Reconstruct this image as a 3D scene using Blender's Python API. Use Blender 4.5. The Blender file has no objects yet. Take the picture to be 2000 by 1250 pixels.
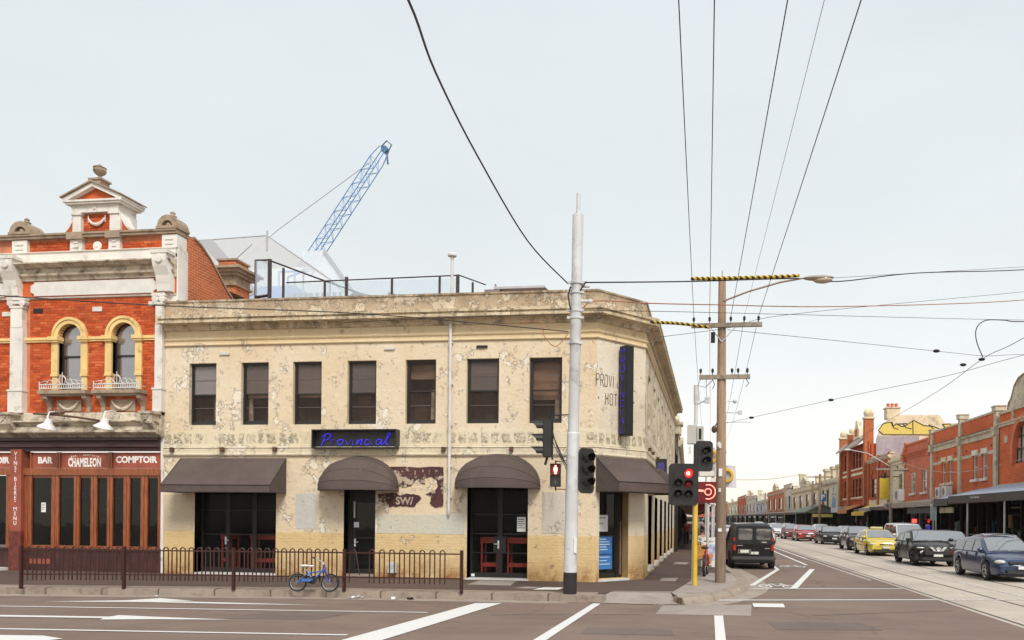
import bpy, bmesh, math, random
from mathutils import Vector, Matrix
from math import sin, cos, pi, atan2, sqrt, radians
random.seed(7)
S = bpy.context.scene
COL = S.collection

# ------------------------------------------------------------------ camera
YAW = math.atan((1389 - 1180) / 1550)
cam = bpy.data.cameras.new('camera'); camo = bpy.data.objects.new('camera', cam); COL.objects.link(camo)
camo.location = (0, 0, 2.0)
camo.rotation_euler = (radians(90), 0, YAW)
camo.rotation_euler = (Matrix.Rotation(YAW, 3, 'Z') @ Matrix.Rotation(radians(90), 3, 'X') @ Matrix.Rotation(0.010, 3, 'Z')).to_euler()
cam.sensor_width = 36; cam.sensor_fit = 'HORIZONTAL'; cam.lens = 1550 / 2000 * 36
cam.shift_x = -0.09; cam.shift_y = 0.1925
cam.clip_start = 0.1; cam.clip_end = 4000
S.camera = camo

# ------------------------------------------------------------------ sky and sun (overcast daylight)
SUN_EL, SUN_AZ = radians(46), radians(152)      # azimuth clockwise from +Y: behind the camera, to the right
w = bpy.data.worlds.new('World'); S.world = w; w.use_nodes = True
nt = w.node_tree; nt.nodes.clear()
def wn(t, **k):
    n = nt.nodes.new(t)
    for a, b in k.items(): setattr(n, a, b)
    return n
sky = wn('ShaderNodeTexSky', sky_type='NISHITA', sun_disc=False, sun_elevation=SUN_EL, sun_rotation=SUN_AZ)
bgs = wn('ShaderNodeBackground'); bgs.inputs[1].default_value = 0.05
nt.links.new(sky.outputs[0], bgs.inputs[0])
tc = wn('ShaderNodeTexCoord'); sx = wn('ShaderNodeSeparateXYZ'); nt.links.new(tc.outputs['Generated'], sx.inputs[0])
rp = wn('ShaderNodeValToRGB'); nt.links.new(sx.outputs[2], rp.inputs[0])
el = rp.color_ramp.elements
el[0].position = 0.0; el[0].color = (1.16, 1.04, .84, 1)
el[1].position = 1.0; el[1].color = (0.80, 0.86, 0.92, 1)
for p, c in ((0.05, (1.14, 1.08, .965)), (0.105, (1.03, 1.02, .985)), (0.19, (0.885, 0.915, 0.91)), (0.33, (0.79, 0.84, 0.852)), (0.5, (0.76, 0.815, 0.84))):
    e = el.new(p); e.color = (*c, 1)
mp = wn('ShaderNodeMapping'); mp.inputs['Scale'].default_value = (1, 1, 2.6); nt.links.new(tc.outputs['Generated'], mp.inputs[0])
nz = wn('ShaderNodeTexNoise'); nz.inputs['Scale'].default_value = 2.2; nz.inputs['Detail'].default_value = 5; nt.links.new(mp.outputs[0], nz.inputs[0])
mr = wn('ShaderNodeMapRange'); mr.inputs[1].default_value = .3; mr.inputs[2].default_value = .7; mr.inputs[3].default_value = .945; mr.inputs[4].default_value = 1.035
nt.links.new(nz.outputs[0], mr.inputs[0])
ml = wn('ShaderNodeMixRGB', blend_type='MULTIPLY'); ml.inputs[0].default_value = 1
nt.links.new(rp.outputs[0], ml.inputs[1]); nt.links.new(mr.outputs[0], ml.inputs[2])
bgc = wn('ShaderNodeBackground'); bgc.inputs[1].default_value = 0.508
nt.links.new(ml.outputs[0], bgc.inputs[0])
mx = wn('ShaderNodeMixShader'); mx.inputs[0].default_value = 0.93
nt.links.new(bgs.outputs[0], mx.inputs[1]); nt.links.new(bgc.outputs[0], mx.inputs[2])
wo = wn('ShaderNodeOutputWorld'); nt.links.new(mx.outputs[0], wo.inputs[0])

sl = bpy.data.lights.new('sun', 'SUN'); sl.energy = 1.5; sl.angle = radians(18); sl.color = (1.0, 0.95, 0.87)
so = bpy.data.objects.new('sun', sl); COL.objects.link(so)
sd = Vector((sin(SUN_AZ) * cos(SUN_EL), cos(SUN_AZ) * cos(SUN_EL), sin(SUN_EL)))
so.rotation_euler = sd.to_track_quat('Z', 'Y').to_euler(); so.location = (0, -20, 40)
S.view_settings.view_transform = 'Standard'; S.view_settings.look = 'None'
S.view_settings.gamma = 1.0; S.view_settings.exposure = 1.1
S.view_settings.use_curve_mapping = False
S.cycles.max_bounces = 6

# ------------------------------------------------------------------ material helpers
class NG:
    def __init__(s, name, rough=.6, metal=0.0, spec=.5):
        s.m = bpy.data.materials.new(name); s.m.use_nodes = True; s.nt = s.m.node_tree
        s.b = s.nt.nodes['Principled BSDF']
        s.b.inputs['Roughness'].default_value = rough; s.b.inputs['Metallic'].default_value = metal
        s.b.inputs['Specular IOR Level'].default_value = spec
        s._tc = None
    def n(s, t, ins=None, **at):
        n = s.nt.nodes.new(t)
        for k, v in at.items(): setattr(n, k, v)
        for k, v in (ins or {}).items(): s.set(n.inputs[k], v)
        return n
    def set(s, sock, v):
        if isinstance(v, bpy.types.NodeSocket): s.nt.links.new(v, sock)
        else:
            if hasattr(sock.default_value, '__len__') and len(sock.default_value) == 4 and len(v) == 3: v = (*v, 1)
            sock.default_value = v
    def co(s):
        if not s._tc: s._tc = s.n('ShaderNodeTexCoord')
        return s._tc.outputs['Object']
    def map(s, sc=(1, 1, 1), loc=(0, 0, 0), rot=(0, 0, 0)):
        return s.n('ShaderNodeMapping', {0: s.co(), 'Scale': sc, 'Location': loc, 'Rotation': rot}).outputs[0]
    def noise(s, sc, det=4, rough=.55, dist=0, vec=None):
        return s.n('ShaderNodeTexNoise', {'Vector': vec or s.co(), 'Scale': sc, 'Detail': det, 'Roughness': rough, 'Distortion': dist}).outputs['Fac']
    def vor(s, sc, vec=None, feature='F1'):
        return s.n('ShaderNodeTexVoronoi', {'Vector': vec or s.co(), 'Scale': sc}, feature=feature).outputs['Distance']
    def rng(s, f, a, b, c=0., d=1.):
        return s.n('ShaderNodeMapRange', {0: f, 1: a, 2: b, 3: c, 4: d}).outputs[0]
    def math(s, op, a, b=0.):
        return s.n('ShaderNodeMath', {0: a, 1: b}, operation=op).outputs[0]
    def mix(s, f, a, b, mode='MIX'):
        return s.n('ShaderNodeMixRGB', {0: f, 1: a, 2: b}, blend_type=mode).outputs[0]
    def ax(s, i):
        return s.n('ShaderNodeSeparateXYZ', {0: s.co()}).outputs[i]
    def col(s, c): s.set(s.b.inputs['Base Color'], c); return s
    def rough(s, r): s.set(s.b.inputs['Roughness'], r); return s
    def bump(s, h, strength=.3, dist=.02):
        b = s.n('ShaderNodeBump', {'Strength': strength, 'Distance': dist, 'Height': h})
        s.nt.links.new(b.outputs[0], s.b.inputs['Normal']); return s

def mat(name, c, rough=.6, metal=0., var=.12, sc=3., bump=0., spec=.5, coat=0.):
    g = NG(name, rough, metal, spec)
    f = g.noise(sc, 5)
    k = g.rng(f, .3, .7, 1 - var, 1 + var)
    g.col(g.mix(1., (*c, 1), k, 'MULTIPLY'))
    if bump: g.bump(g.noise(sc * 12, 4), bump, .01)
    g.rough(g.rng(f, .3, .7, max(.03, rough - .06), min(1, rough + .06)))
    if coat: g.b.inputs['Coat Weight'].default_value = coat; g.b.inputs['Coat Roughness'].default_value = .04
    return g.m
def weathered(name, c, dirt, amt=.5, rough=.8, sc=2.5, bump=.15, streak=True):
    "painted or bare stone with blotches of dirt and rain streaks"
    g = NG(name, rough)
    f = g.noise(sc, 8, .65, .4)
    a = g.mix(g.rng(g.noise(sc * .4, 4), .35, .65), (*[x * .88 for x in c], 1), (*[min(1, x * 1.08) for x in c], 1))
    m = g.rng(f, .62 - amt * .25, .78 - amt * .2)
    if streak:
        st = g.noise(3.2, 5, .6, .2, g.map((1, 1, .16)))
        m = g.math('MAXIMUM', m, g.rng(st, .60 - .1 * amt, .82 - .1 * amt, 0, .8))
    m = g.math('MULTIPLY', m, .85)
    g.col(g.mix(m, a, (*dirt, 1)))
    g.bump(g.noise(sc * 8, 6), bump, .015)
    return g.m
def emit(name, c, st=3.):
    g = NG(name, .4); g.col((*[x * .5 for x in c], 1))
    g.b.inputs['Emission Color'].default_value = (*c, 1); g.b.inputs['Emission Strength'].default_value = st
    return g.m
def plaster(name, c1, c2, under, peel=.5, dirt=(.16, .11, .07), damt=.3, zlo=None, zhi=None, stretch=1.):
    "old limewash flaking off in plates, with rain marks"
    g = NG(name, .85)
    base = g.mix(g.rng(g.noise(.55, 6, .6), .36, .64), (*c1, 1), (*c2, 1))
    base = g.mix(g.rng(g.noise(5, 6, .7), .35, .75, 0, .35), base, (*[x * .8 for x in c1], 1))
    v = g.map((1, 1, .9 * stretch))
    pn = g.noise(1.55, 11, .70, .12, v)
    t = .66 - .16 * peel
    pm = g.rng(pn, t, t + .012)
    col = g.mix(g.math('MULTIPLY', pm, .75), base, (*under, 1))
    pn2 = g.noise(4.6, 10, .72, .2, v)
    pm2 = g.rng(pn2, t + .03, t + .05)
    col = g.mix(g.math('MULTIPLY', pm2, .5), col, (*[min(1, x * 1.1) for x in under], 1))
    edge = g.math('SUBTRACT', g.rng(pn, t - .022, t - .004), g.rng(pn, t + .002, t + .018))
    edge2 = g.math('SUBTRACT', g.rng(pn2, t + .02, t + .042), g.rng(pn2, t + .048, t + .065))
    ed = g.math('MULTIPLY', g.math('MAXIMUM', edge, edge2), g.rng(g.noise(2.3, 4), .42, .64, .0, .45))
    col = g.mix(ed, col, (*dirt, 1))
    st = g.noise(3.0, 6, .65, .3, g.map((1, 1, .14)))
    sm = g.rng(st, .66 - .2 * damt, .9 - .2 * damt, 0, .75)
    sp = g.rng(g.noise(9, 8, .75, .5), .76 - .14 * damt, .86 - .1 * damt, 0, .7)
    d = g.math('MAXIMUM', sm, sp)
    z = g.ax(2)
    if zlo: d = g.math('MAXIMUM', d, g.math('MULTIPLY', g.rng(z, zlo[0], zlo[1], 1, 0), g.rng(g.noise(2.2, 7, .7), .35, .62)))
    if zhi: d = g.math('MAXIMUM', d, g.math('MULTIPLY', g.rng(z, zhi[0], zhi[1], 0, 1), g.rng(g.noise(2.6, 7, .7), .3, .6)))
    col = g.mix(d, col, (*dirt, 1))
    g.col(col)
    h = g.math('ADD', g.math('MULTIPLY', pm, -.5), g.math('MULTIPLY', pm2, -.35))
    h = g.math('ADD', h, g.math('MULTIPLY', g.noise(11, 8, .7), .7))
    g.bump(h, 1., .035)
    return g.m
def brickmat(name, c1, c2, mortar, sc=1.0, dirt=.3, axis='x'):
    "brick courses for walls too far away to tell brick from brick"
    g = NG(name, .9, 0., .12)
    xyz = g.n('ShaderNodeSeparateXYZ', {0: g.co()})
    u = g.math('ADD', xyz.outputs[0], xyz.outputs[1])
    vec = g.n('ShaderNodeCombineXYZ', {0: u, 1: xyz.outputs[2]}).outputs[0]
    b = g.n('ShaderNodeTexBrick', {'Vector': vec, 'Color1': (*c1, 1), 'Color2': (*c2, 1), 'Mortar': (*mortar, 1), 'Scale': 1.0,
            'Mortar Size': .009, 'Brick Width': .24 * sc, 'Row Height': .086 * sc, 'Bias': -.1})
    c = g.mix(g.rng(g.noise(1.2, 6, .6), .42, .72, 0, dirt * 1.4), b.outputs[0], (*[x * .5 for x in c1], 1))
    c = g.mix(g.rng(g.noise(.5, 3), .4, .7, 0, .35), c, (*[min(1, x * 1.25) for x in c2], 1))
    g.col(c); g.bump(b.outputs['Fac'], -.4, .01)
    return g.m
def glass(name, c, refl=.5, rough=.03, var=.3):
    g = NG(name, rough); f = g.noise(1.1, 3)
    g.col(g.mix(1., (*c, 1), g.rng(f, .3, .7, 1 - var, 1 + var), 'MULTIPLY'))
    g.b.inputs['IOR'].default_value = 1.5 + refl * 2.2
    g.bump(g.noise(1.7, 2), .06, .03)
    return g.m
def paint(name, c, metal=.0, rough=.32):
    g = NG(name, rough, metal)
    d = g.rng(g.noise(3.5, 5), .3, .7, .9, 1.08)
    g.col(g.mix(1., (*c, 1), d, 'MULTIPLY'))
    g.b.inputs['Coat Weight'].default_value = .8; g.b.inputs['Coat Roughness'].default_value = .06
    return g.m
def clearglass(name, tint, alpha, rough=.05):
    g = NG(name, rough); g.col((*tint, 1)); g.b.inputs['Alpha'].default_value = alpha
    return g.m
def roadmat(name, c, worn, crack=.5):
    g = NG(name, .88)
    a = g.mix(g.rng(g.noise(.30, 8, .68, .4), .36, .64), (*[x * .80 for x in c], 1), (*[x * 1.16 for x in c], 1))
    a = g.mix(g.rng(g.noise(1.1, 8, .68, .5, g.map((.22, 1.6, 1))), .46, .72, 0, .6), a, (*worn, 1))
    a = g.mix(g.rng(g.noise(60, 3, .8), .3, .7, 0, .3), a, (*[x * .5 for x in c], 1))
    a = g.mix(g.rng(g.noise(95, 2, .8), .62, .7, 0, .4), a, (*[min(1, x * 1.7) for x in c], 1))
    pv = g.n('ShaderNodeMixRGB', {0: .25, 1: g.co(), 2: g.n('ShaderNodeTexNoise', {'Vector': g.co(), 'Scale': 1.1, 'Detail': 6.}).outputs['Color']}).outputs[0]
    cr = g.vor(.38, pv, 'DISTANCE_TO_EDGE')
    cm = g.math('MULTIPLY', g.rng(cr, 0, .009, 1, 0), g.rng(g.noise(.35, 3), .47, .55))
    pt = g.n('ShaderNodeTexVoronoi', {'Vector': g.map((.16, .34, 1)), 'Scale': 1.}, distance='CHEBYCHEV').outputs['Color']
    a = g.mix(g.rng(g.n('ShaderNodeSeparateColor', {0: pt}).outputs[0], .80, .81, 0, .16), a, (*[x * .55 for x in c], 1))
    a = g.mix(g.rng(g.noise(2.2, 8, .75, 1.5), .68, .80, 0, .35), a, (*[x * .35 for x in c], 1))
    a = g.mix(g.math('MULTIPLY', cm, crack), a, (.03, .025, .022, 1))
    a = g.mix(g.rng(g.noise(1.4, 7, .7, 1.), .66, .74, 0, .35 * crack), a, (.05, .042, .038, 1))
    g.col(a); g.bump(g.noise(70, 3, .7), .5, .01)
    return g.m

# ------------------------------------------------------------------ mesh helpers
PW = {}                                    # world matrix of things whose parts are written in world metres
def tagit(o, label=None, cat=None, group=None, kind=None):
    if label: o['label'] = label
    if cat: o['category'] = cat
    if group: o['group'] = group
    if kind: o['kind'] = kind
    return o
def thing(name, label, cat, loc=(0, 0, 0), rz=0., group=None, world=True, rot=None):
    o = bpy.data.objects.new(name, None); COL.objects.link(o)
    o.empty_display_size = .2
    o.location = loc; o.rotation_euler = rot if rot else (0, 0, rz)
    tagit(o, label, cat, group)
    if world: PW[o] = Matrix.LocRotScale(Vector(loc), o.rotation_euler.copy(), None)
    return o
def adopt(o, parent):
    if parent is None: return
    o.parent = parent
    if parent in PW:
        o.matrix_parent_inverse = PW[parent].inverted(); PW[o] = Matrix.Identity(4)
class MB:
    def __init__(s, M=None): s.v = []; s.f = []; s.M = M
    def add(s, vs, fs):
        n = len(s.v)
        s.v += [(s.M @ Vector(p)) if s.M is not None else Vector(p) for p in vs]
        s.f += [tuple(i + n for i in f) for f in fs]; return s
    def box(s, x0, x1, y0, y1, z0, z1):
        return s.add([(x0, y0, z0), (x1, y0, z0), (x1, y1, z0), (x0, y1, z0), (x0, y0, z1), (x1, y0, z1), (x1, y1, z1), (x0, y1, z1)],
                     [(0, 3, 2, 1), (4, 5, 6, 7), (0, 1, 5, 4), (1, 2, 6, 5), (2, 3, 7, 6), (3, 0, 4, 7)])
    def cbox(s, c, d): return s.box(c[0] - d[0] / 2, c[0] + d[0] / 2, c[1] - d[1] / 2, c[1] + d[1] / 2, c[2] - d[2] / 2, c[2] + d[2] / 2)
    def poly(s, pts): return s.add(pts, [tuple(range(len(pts)))])
    def prism(s, poly, ax, a, b):
        def P(u, v, t): return {'y': (u, t, v), 'x': (t, u, v), 'z': (u, v, t)}[ax]
        n = len(poly)
        vs = [P(u, v, a) for u, v in poly] + [P(u, v, b) for u, v in poly]
        return s.add(vs, [tuple(range(n)), tuple(range(2 * n - 1, n - 1, -1))] + [(i, (i + 1) % n, n + (i + 1) % n, n + i) for i in range(n)])
    def tube(s, path, r, n=6, cap=True):
        path = [Vector(p) for p in path]; k = len(path)
        vs = []; fs = []; up = None
        for i, p in enumerate(path):
            t = (path[min(i + 1, k - 1)] - path[max(i - 1, 0)]).normalized()
            if up is None:
                up = Vector((0, 0, 1)) if abs(t.z) < .9 else Vector((1, 0, 0))
            a = t.cross(up).normalized(); b = a.cross(t).normalized(); up = b
            rr = r[i] if isinstance(r, (list, tuple)) else r
            vs += [p + a * (rr * cos(2 * pi * j / n)) + b * (rr * sin(2 * pi * j / n)) for j in range(n)]
        for i in range(k - 1):
            for j in range(n):
                fs.append((i * n + j, i * n + (j + 1) % n, (i + 1) * n + (j + 1) % n, (i + 1) * n + j))
        if cap: fs += [tuple(range(n - 1, -1, -1)), tuple(range((k - 1) * n, k * n))]
        return s.add(vs, fs)
    def cyl(s, a, b, r0, r1=None, n=12): return s.tube([a, b], [r0, r0 if r1 is None else r1], n)
    def lathe(s, prof, c=(0, 0, 0), n=16, ax='z', cap=True):
        vs = []; fs = []; k = len(prof)
        for r, z in prof:
            for j in range(n):
                a = 2 * pi * j / n; x, y = r * cos(a), r * sin(a)
                q = {'z': (x, y, z), 'y': (x, z, y), 'x': (z, x, y)}[ax]
                vs.append((c[0] + q[0], c[1] + q[1], c[2] + q[2]))
        for i in range(k - 1):
            for j in range(n): fs.append((i * n + j, i * n + (j + 1) % n, (i + 1) * n + (j + 1) % n, (i + 1) * n + j))
        if cap: fs += [tuple(range(n)), tuple(range((k - 1) * n, k * n))]
        else: fs += [((k - 1) * n + j, (k - 1) * n + (j + 1) % n, (j + 1) % n, j) for j in range(n)]
        return s.add(vs, fs)
    def ball(s, c, r, nu=12, nv=8, sc=(1, 1, 1)):
        prof = [(max(1e-3, sin(pi * i / nv)) * r, -cos(pi * i / nv) * r) for i in range(nv + 1)]
        vs = []; fs = []
        for q, z in prof:
            for j in range(nu):
                a = 2 * pi * j / nu; vs.append((c[0] + q * cos(a) * sc[0], c[1] + q * sin(a) * sc[1], c[2] + z * sc[2]))
        for i in range(nv):
            for j in range(nu): fs.append((i * nu + j, i * nu + (j + 1) % nu, (i + 1) * nu + (j + 1) % nu, (i + 1) * nu + j))
        return s.add(vs, fs)
    def sweep(s, path, prof, closed=False):
        "profile [(out, z)] run along a ground path; out is to the right of travel; mitred corners"
        path = [Vector((p[0], p[1])) for p in path]; k = len(path); m = len(prof); vs = []; fs = []
        for i, p in enumerate(path):
            d0 = (p - path[i - 1]).normalized() if i else None
            d1 = (path[i + 1] - p).normalized() if i < k - 1 else None
            d0 = d0 or d1; d1 = d1 or d0
            n0 = Vector((d0.y, -d0.x)); n1 = Vector((d1.y, -d1.x)); h = (n0 + n1).normalized(); h /= max(.3, h.dot(n0))
            vs += [(p.x + h.x * o, p.y + h.y * o, z) for o, z in prof]
        for i in range(k - 1):
            for j in range(m): fs.append((i * m + j, i * m + (j + 1) % m, (i + 1) * m + (j + 1) % m, (i + 1) * m + j))
        fs += [tuple(range(m)), tuple(range((k - 1) * m, k * m))]
        return s.add(vs, fs)
    def mesh(s, name, m, smooth=None, bevel=0.):
        me = bpy.data.meshes.new(name)
        me.from_pydata([tuple(p) for p in s.v], [], s.f)
        bm = bmesh.new(); bm.from_mesh(me)
        bmesh.ops.recalc_face_normals(bm, faces=bm.faces)
        if bevel:
            bmesh.ops.bevel(bm, geom=[e for e in bm.edges if len(e.link_faces) == 2 and e.calc_face_angle(0) > .6], offset=bevel, segments=2, affect='EDGES', clamp_overlap=True)
        bm.to_mesh(me); bm.free()
        if smooth is not None:
            me.shade_smooth(); me.set_sharp_from_angle(angle=radians(smooth))
        me.materials.append(m)
        return me
    def build(s, name, m, parent=None, label=None, cat=None, group=None, kind=None, smooth=None, bevel=0.):
        o = bpy.data.objects.new(name, s.mesh(name, m, smooth, bevel)); COL.objects.link(o)
        adopt(o, parent); tagit(o, label, cat, group, kind)
        return o
def inst(name, me, parent, loc=(0, 0, 0), rot=(0, 0, 0), sc=(1, 1, 1), **k):
    o = bpy.data.objects.new(name, me); COL.objects.link(o); adopt(o, parent)
    o.location = loc; o.rotation_euler = rot; o.scale = sc; tagit(o, **k); return o
def copy_tree(o, parent=None, loc=None, rz=None):
    c = o.copy(); COL.objects.link(c)
    if parent is not None: c.parent = parent
    if loc is not None: c.location = loc
    if rz is not None: c.rotation_euler = (0, 0, rz)
    for ch in list(o.children): copy_tree(ch, c)
    return c
def frame(p, d):
    "facade frame: local x along d, y into the wall, z up"
    d = Vector((d[0], d[1], 0)).normalized(); y = Vector((-d.y, d.x, 0))
    return Matrix(((d.x, y.x, 0, p[0]), (d.y, y.y, 0, p[1]), (0, 0, 1, 0), (0, 0, 0, 1)))
def textmesh(txt, size, M, name, m, parent, ext=.004, bold=0., spacing=1., align='CENTER', xs=1., kind=None, shear=0.):
    cu = bpy.data.curves.new(name, 'FONT'); cu.body = txt; cu.size = size; cu.extrude = ext; cu.offset = bold
    cu.align_x = align; cu.align_y = 'CENTER'; cu.space_character = spacing; cu.resolution_u = 3; cu.shear = shear
    t = bpy.data.objects.new(name, cu); COL.objects.link(t)
    bpy.context.view_layer.update()
    me = bpy.data.meshes.new_from_object(t.evaluated_get(bpy.context.evaluated_depsgraph_get()))
    bpy.data.objects.remove(t); bpy.data.curves.remove(cu)
    # text plane (x, y) -> facade (x, z), facing -y
    me.transform(M @ Matrix(((xs, 0, 0, 0), (0, 0, -1, 0), (0, 1, 0, 0), (0, 0, 0, 1))))
    me.materials.clear(); me.materials.append(m)
    o = bpy.data.objects.new(name, me); COL.objects.link(o); adopt(o, parent)
    return o
def T(x, y, z): return Matrix.Translation((x, y, z))
STROKE = {'P': [[(0, 0), (0, 1), (.5, 1), (.62, .9), (.62, .6), (.5, .5), (0, .5)]], 'R': [[(0, 0), (0, 1), (.5, 1), (.62, .9), (.62, .6), (.5, .5), (0, .5)], [(.3, .5), (.64, 0)]],
 'O': [[(.12, 0), (0, .12), (0, .88), (.12, 1), (.5, 1), (.62, .88), (.62, .12), (.5, 0), (.12, 0)]], 'V': [[(0, 1), (.31, 0), (.62, 1)]], 'I': [[(.05, 0), (.05, 1)]],
 'N': [[(0, 0), (0, 1), (.6, 0), (.6, 1)]], 'C': [[(.6, .85), (.48, 1), (.12, 1), (0, .88), (0, .12), (.12, 0), (.48, 0), (.6, .15)]], 'A': [[(0, 0), (.31, 1), (.62, 0)], [(.1, .36), (.52, .36)]],
 'L': [[(0, 1), (0, 0), (.5, 0)]], 'H': [[(0, 0), (0, 1)], [(.6, 0), (.6, 1)], [(0, .5), (.6, .5)]], 'T': [[(0, 1), (.62, 1)], [(.31, 1), (.31, 0)]], 'E': [[(.52, 0), (0, 0), (0, 1), (.52, 1)], [(0, .52), (.42, .52)]]}
def strokes(b, ch, x, z, h, y, r, wd=1., n=4):
    for pl in STROKE[ch]: b.tube([(x + u * h * wd, y, z + v * h) for u, v in pl], r, n)
def spl(pts, n=6):
    "smooth polyline through points"
    P = [Vector(p) for p in pts]; out = []
    for i in range(len(P) - 1):
        a, b, c, d = P[max(0, i - 1)], P[i], P[i + 1], P[min(len(P) - 1, i + 2)]
        for k in range(n):
            t = k / n
            out.append(.5 * ((2 * b) + (c - a) * t + (2 * a - 5 * b + 4 * c - d) * t * t + (3 * b - a - 3 * c + d) * t ** 3))
    out.append(P[-1]); return out
# ------------------------------------------------------------------ materials
m_asph = roadmat('asphalt', (.195, .134, .105), (.25, .178, .142))
m_foot = roadmat('footpath_asphalt', (.095, .060, .047), (.13, .086, .07), .3)
m_conc = roadmat('tram_bed_concrete', (.50, .43, .36), (.41, .345, .29), .35)
m_kerb = weathered('kerb_stone', (.31, .25, .20), (.17, .125, .095), .45, .85, 3.5, .25)
m_gutter = weathered('gutter_concrete', (.33, .27, .225), (.19, .145, .12), .4, .85, 2.5)
m_edge = weathered('edging_concrete', (.29, .22, .175), (.17, .125, .10), .45, .85, 2.2)
m_patch = weathered('patch_concrete', (.32, .27, .235), (.23, .18, .15), .35, .85, 1.6)
m_rail = mat('rail_steel', (.10, .085, .075), .45, .5)
def linepaint(name, c, wear):
    g = NG(name, .7)
    f = g.noise(7, 8, .75, .3)
    g.col(g.mix(g.rng(f, .62 - wear * .25, .72 - wear * .2), (*c, 1), (.25, .2, .175, 1))); return g.m
m_line = linepaint('road_paint', (.66, .65, .63), .05)
m_linew = linepaint('worn_road_paint', (.62, .58, .53), .62)
m_white = mat('white_paint', (.78, .76, .72), .55)
m_black = mat('black_paint', (.018, .016, .016), .45)
m_dark = mat('dark_interior', (.012, .010, .009), .6)
m_soot = mat('dark_metal', (.017, .016, .016), .5, .1, spec=.35)
m_steel = weathered('galvanised_steel', (.58, .585, .59), (.30, .29, .30), .35, .5, 3., .05)
m_timber = None
m_red_l = emit('lit_red_lens', (1.0, .008, .006), 5.); m_hot = emit('lamp_core', (1.0, .62, .55), 1.6)
m_red_d = mat('dim_red_lens', (.28, .02, .02), .25)
m_lens = mat('dark_lens', (.02, .02, .022), .12)

# ------------------------------------------------------------------ the setting: ground, road, tram bed, footpaths, kerbs
MB().box(-145, 145, -70, 456, -.30, -.06).build('ground', m_asph, kind='structure')
MB().box(-140, 140, -60, 450, -.055, 0).build('road', m_asph, kind='structure')
def LX(x0, Y, k=-.028): return x0 + k * (Y - 15.7)
def strip(name, m, xa, xb, ya, yb, z, k=-.028, kind='structure'):
    return MB().poly([(LX(xa, ya, k), ya, z), (LX(xb, ya, k), ya, z), (LX(xb, yb, k), yb, z), (LX(xa, yb, k), yb, z)]).build(name, m, kind=kind)
strip('tram_bed', m_conc, 5.8, 11.9, -30, 420, .004)
for x in (5.93, 7.36, 9.45, 10.88):
    strip('tram_rail', m_rail, x, x + .075, -30, 300, .009)
KERB = [(-60, 11.9), (-40, 14.3), (-17, 17.0), (-9.7, 18.05), (-3.3, 18.42), (-2.3, 18.34), (-1.3, 18.22), (-.65, 18.42), (-.1, 19.1), (.45, 20.4), (.9, 22.2), (1.08, 24.4), (.95, 27.5), (.62, 31), (.42, 35), (.30, 60), (-.9, 140), (-3.2, 260)]
FOOT = KERB[:4] + [(-3.3, 18.42), (-2.75, 18.42), (-2.45, 19.55), (-.98, 19.75), (-.75, 18.42), (-.65, 18.42)] + KERB[8:]
MB().prism(FOOT + [(-12, 260), (-60, 260)], 'z', -.05, .15).build('footpath', m_foot, kind='structure')
MB().poly([(-2.80, 18.30, .012), (-1.6, 18.16, .012), (-.70, 18.36, .012), (-.98, 19.75, .148), (-2.45, 19.55, .148)]).build('kerb_ramp', m_patch, kind='structure')
MB().sweep([(-60, 12.2), (-40, 14.6), (-17, 17.3), (-9.7, 18.36), (-3.3, 18.73), (-2.7, 18.75)], [(0, .150), (0, .1555), (-.52, .1555), (-.52, .150)]).build('footpath_edging', m_edge, kind='structure')
kb = thing('kerb', None, None, (-3.3, 18.4, 0)); kb['kind'] = 'structure'
def resample(path, step):
    out = [Vector(path[0])]; acc = 0
    pts = [Vector(p) for p in path]
    for a, b in zip(pts, pts[1:]):
        L = (b - a).length; t = step - acc
        while t <= L: out.append(a + (b - a) * (t / L)); t += step
        acc = (acc + L) % step
    return out
def kerbrun(path, step, z1, w=.30):
    pts = resample(path, step)
    for a, b in zip(pts, pts[1:]):
        d = (b - a).normalized(); n = Vector((-d.y, d.x)); a2 = a + d * .012; b2 = b - d * .012
        q = [a2 - n * .03, b2 - n * .03, b2 + n * w, a2 + n * w]
        dz = random.uniform(-.006, .006)
        MB().prism([(p.x, p.y) for p in q], 'z', -.04, z1 + dz).build('kerbstone', m_kerb, kb, bevel=.018)
kerbrun(KERB[1:6], 1.35, .162)
kerbrun(KERB[5:8], .55, .014, .12)
KC = [(p.x, p.y) for p in spl([(x, y, 0) for x, y in KERB[7:14]], 5)]
MB().sweep(KC, [(.10, -.04), (.09, .02), (.035, .125), (.0, .153), (-.28, .160), (-.30, -.04)]).build('corner_kerb', m_kerb, kb, smooth=30)
kerbrun(KERB[13:16], 2.0, .162)
MB().sweep(KERB[:5], [(.03, .001), (.42, .001), (.42, .006), (.03, .006)]).build('gutter', m_gutter, kind='structure')
MB().sweep(KC + KERB[14:16], [(.03, .001), (.62, .001), (.62, .006), (.03, .006)]).build('gutter', m_gutter, kind='structure')
def RK(Y): return 13.6 - .032 * (Y - 25)             # far side kerb
fk = [(RK(y), y) for y in (-40, 30, 60, 100, 160, 260)]
MB().prism(fk + [(45, 260), (45, -40)], 'z', -.05, .13).build('footpath', m_foot, kind='structure')
MB().sweep(fk[::-1], [(.0, -.04), (.02, .145), (-.3, .145), (-.3, -.04)]).build('kerb', m_kerb, kind='structure')
def flat(name, pts, m, z=.010): return MB().poly([(x, y, z) for x, y in pts]).build(name, m, kind='structure')
def line(name, a, b, w, m, z=.010):
    a = Vector(a); b = Vector(b); d = (b - a).normalized(); n = Vector((-d.y, d.x)) * w / 2
    return flat(name, [tuple(a - n), tuple(b - n), tuple(b + n), tuple(a + n)], m, z)
flat('asphalt_patch', [(-1.12, 16.4), (-1.08, 18.05), (.95, 18.7), (.83, 16.55)], m_patch, .005)
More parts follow.
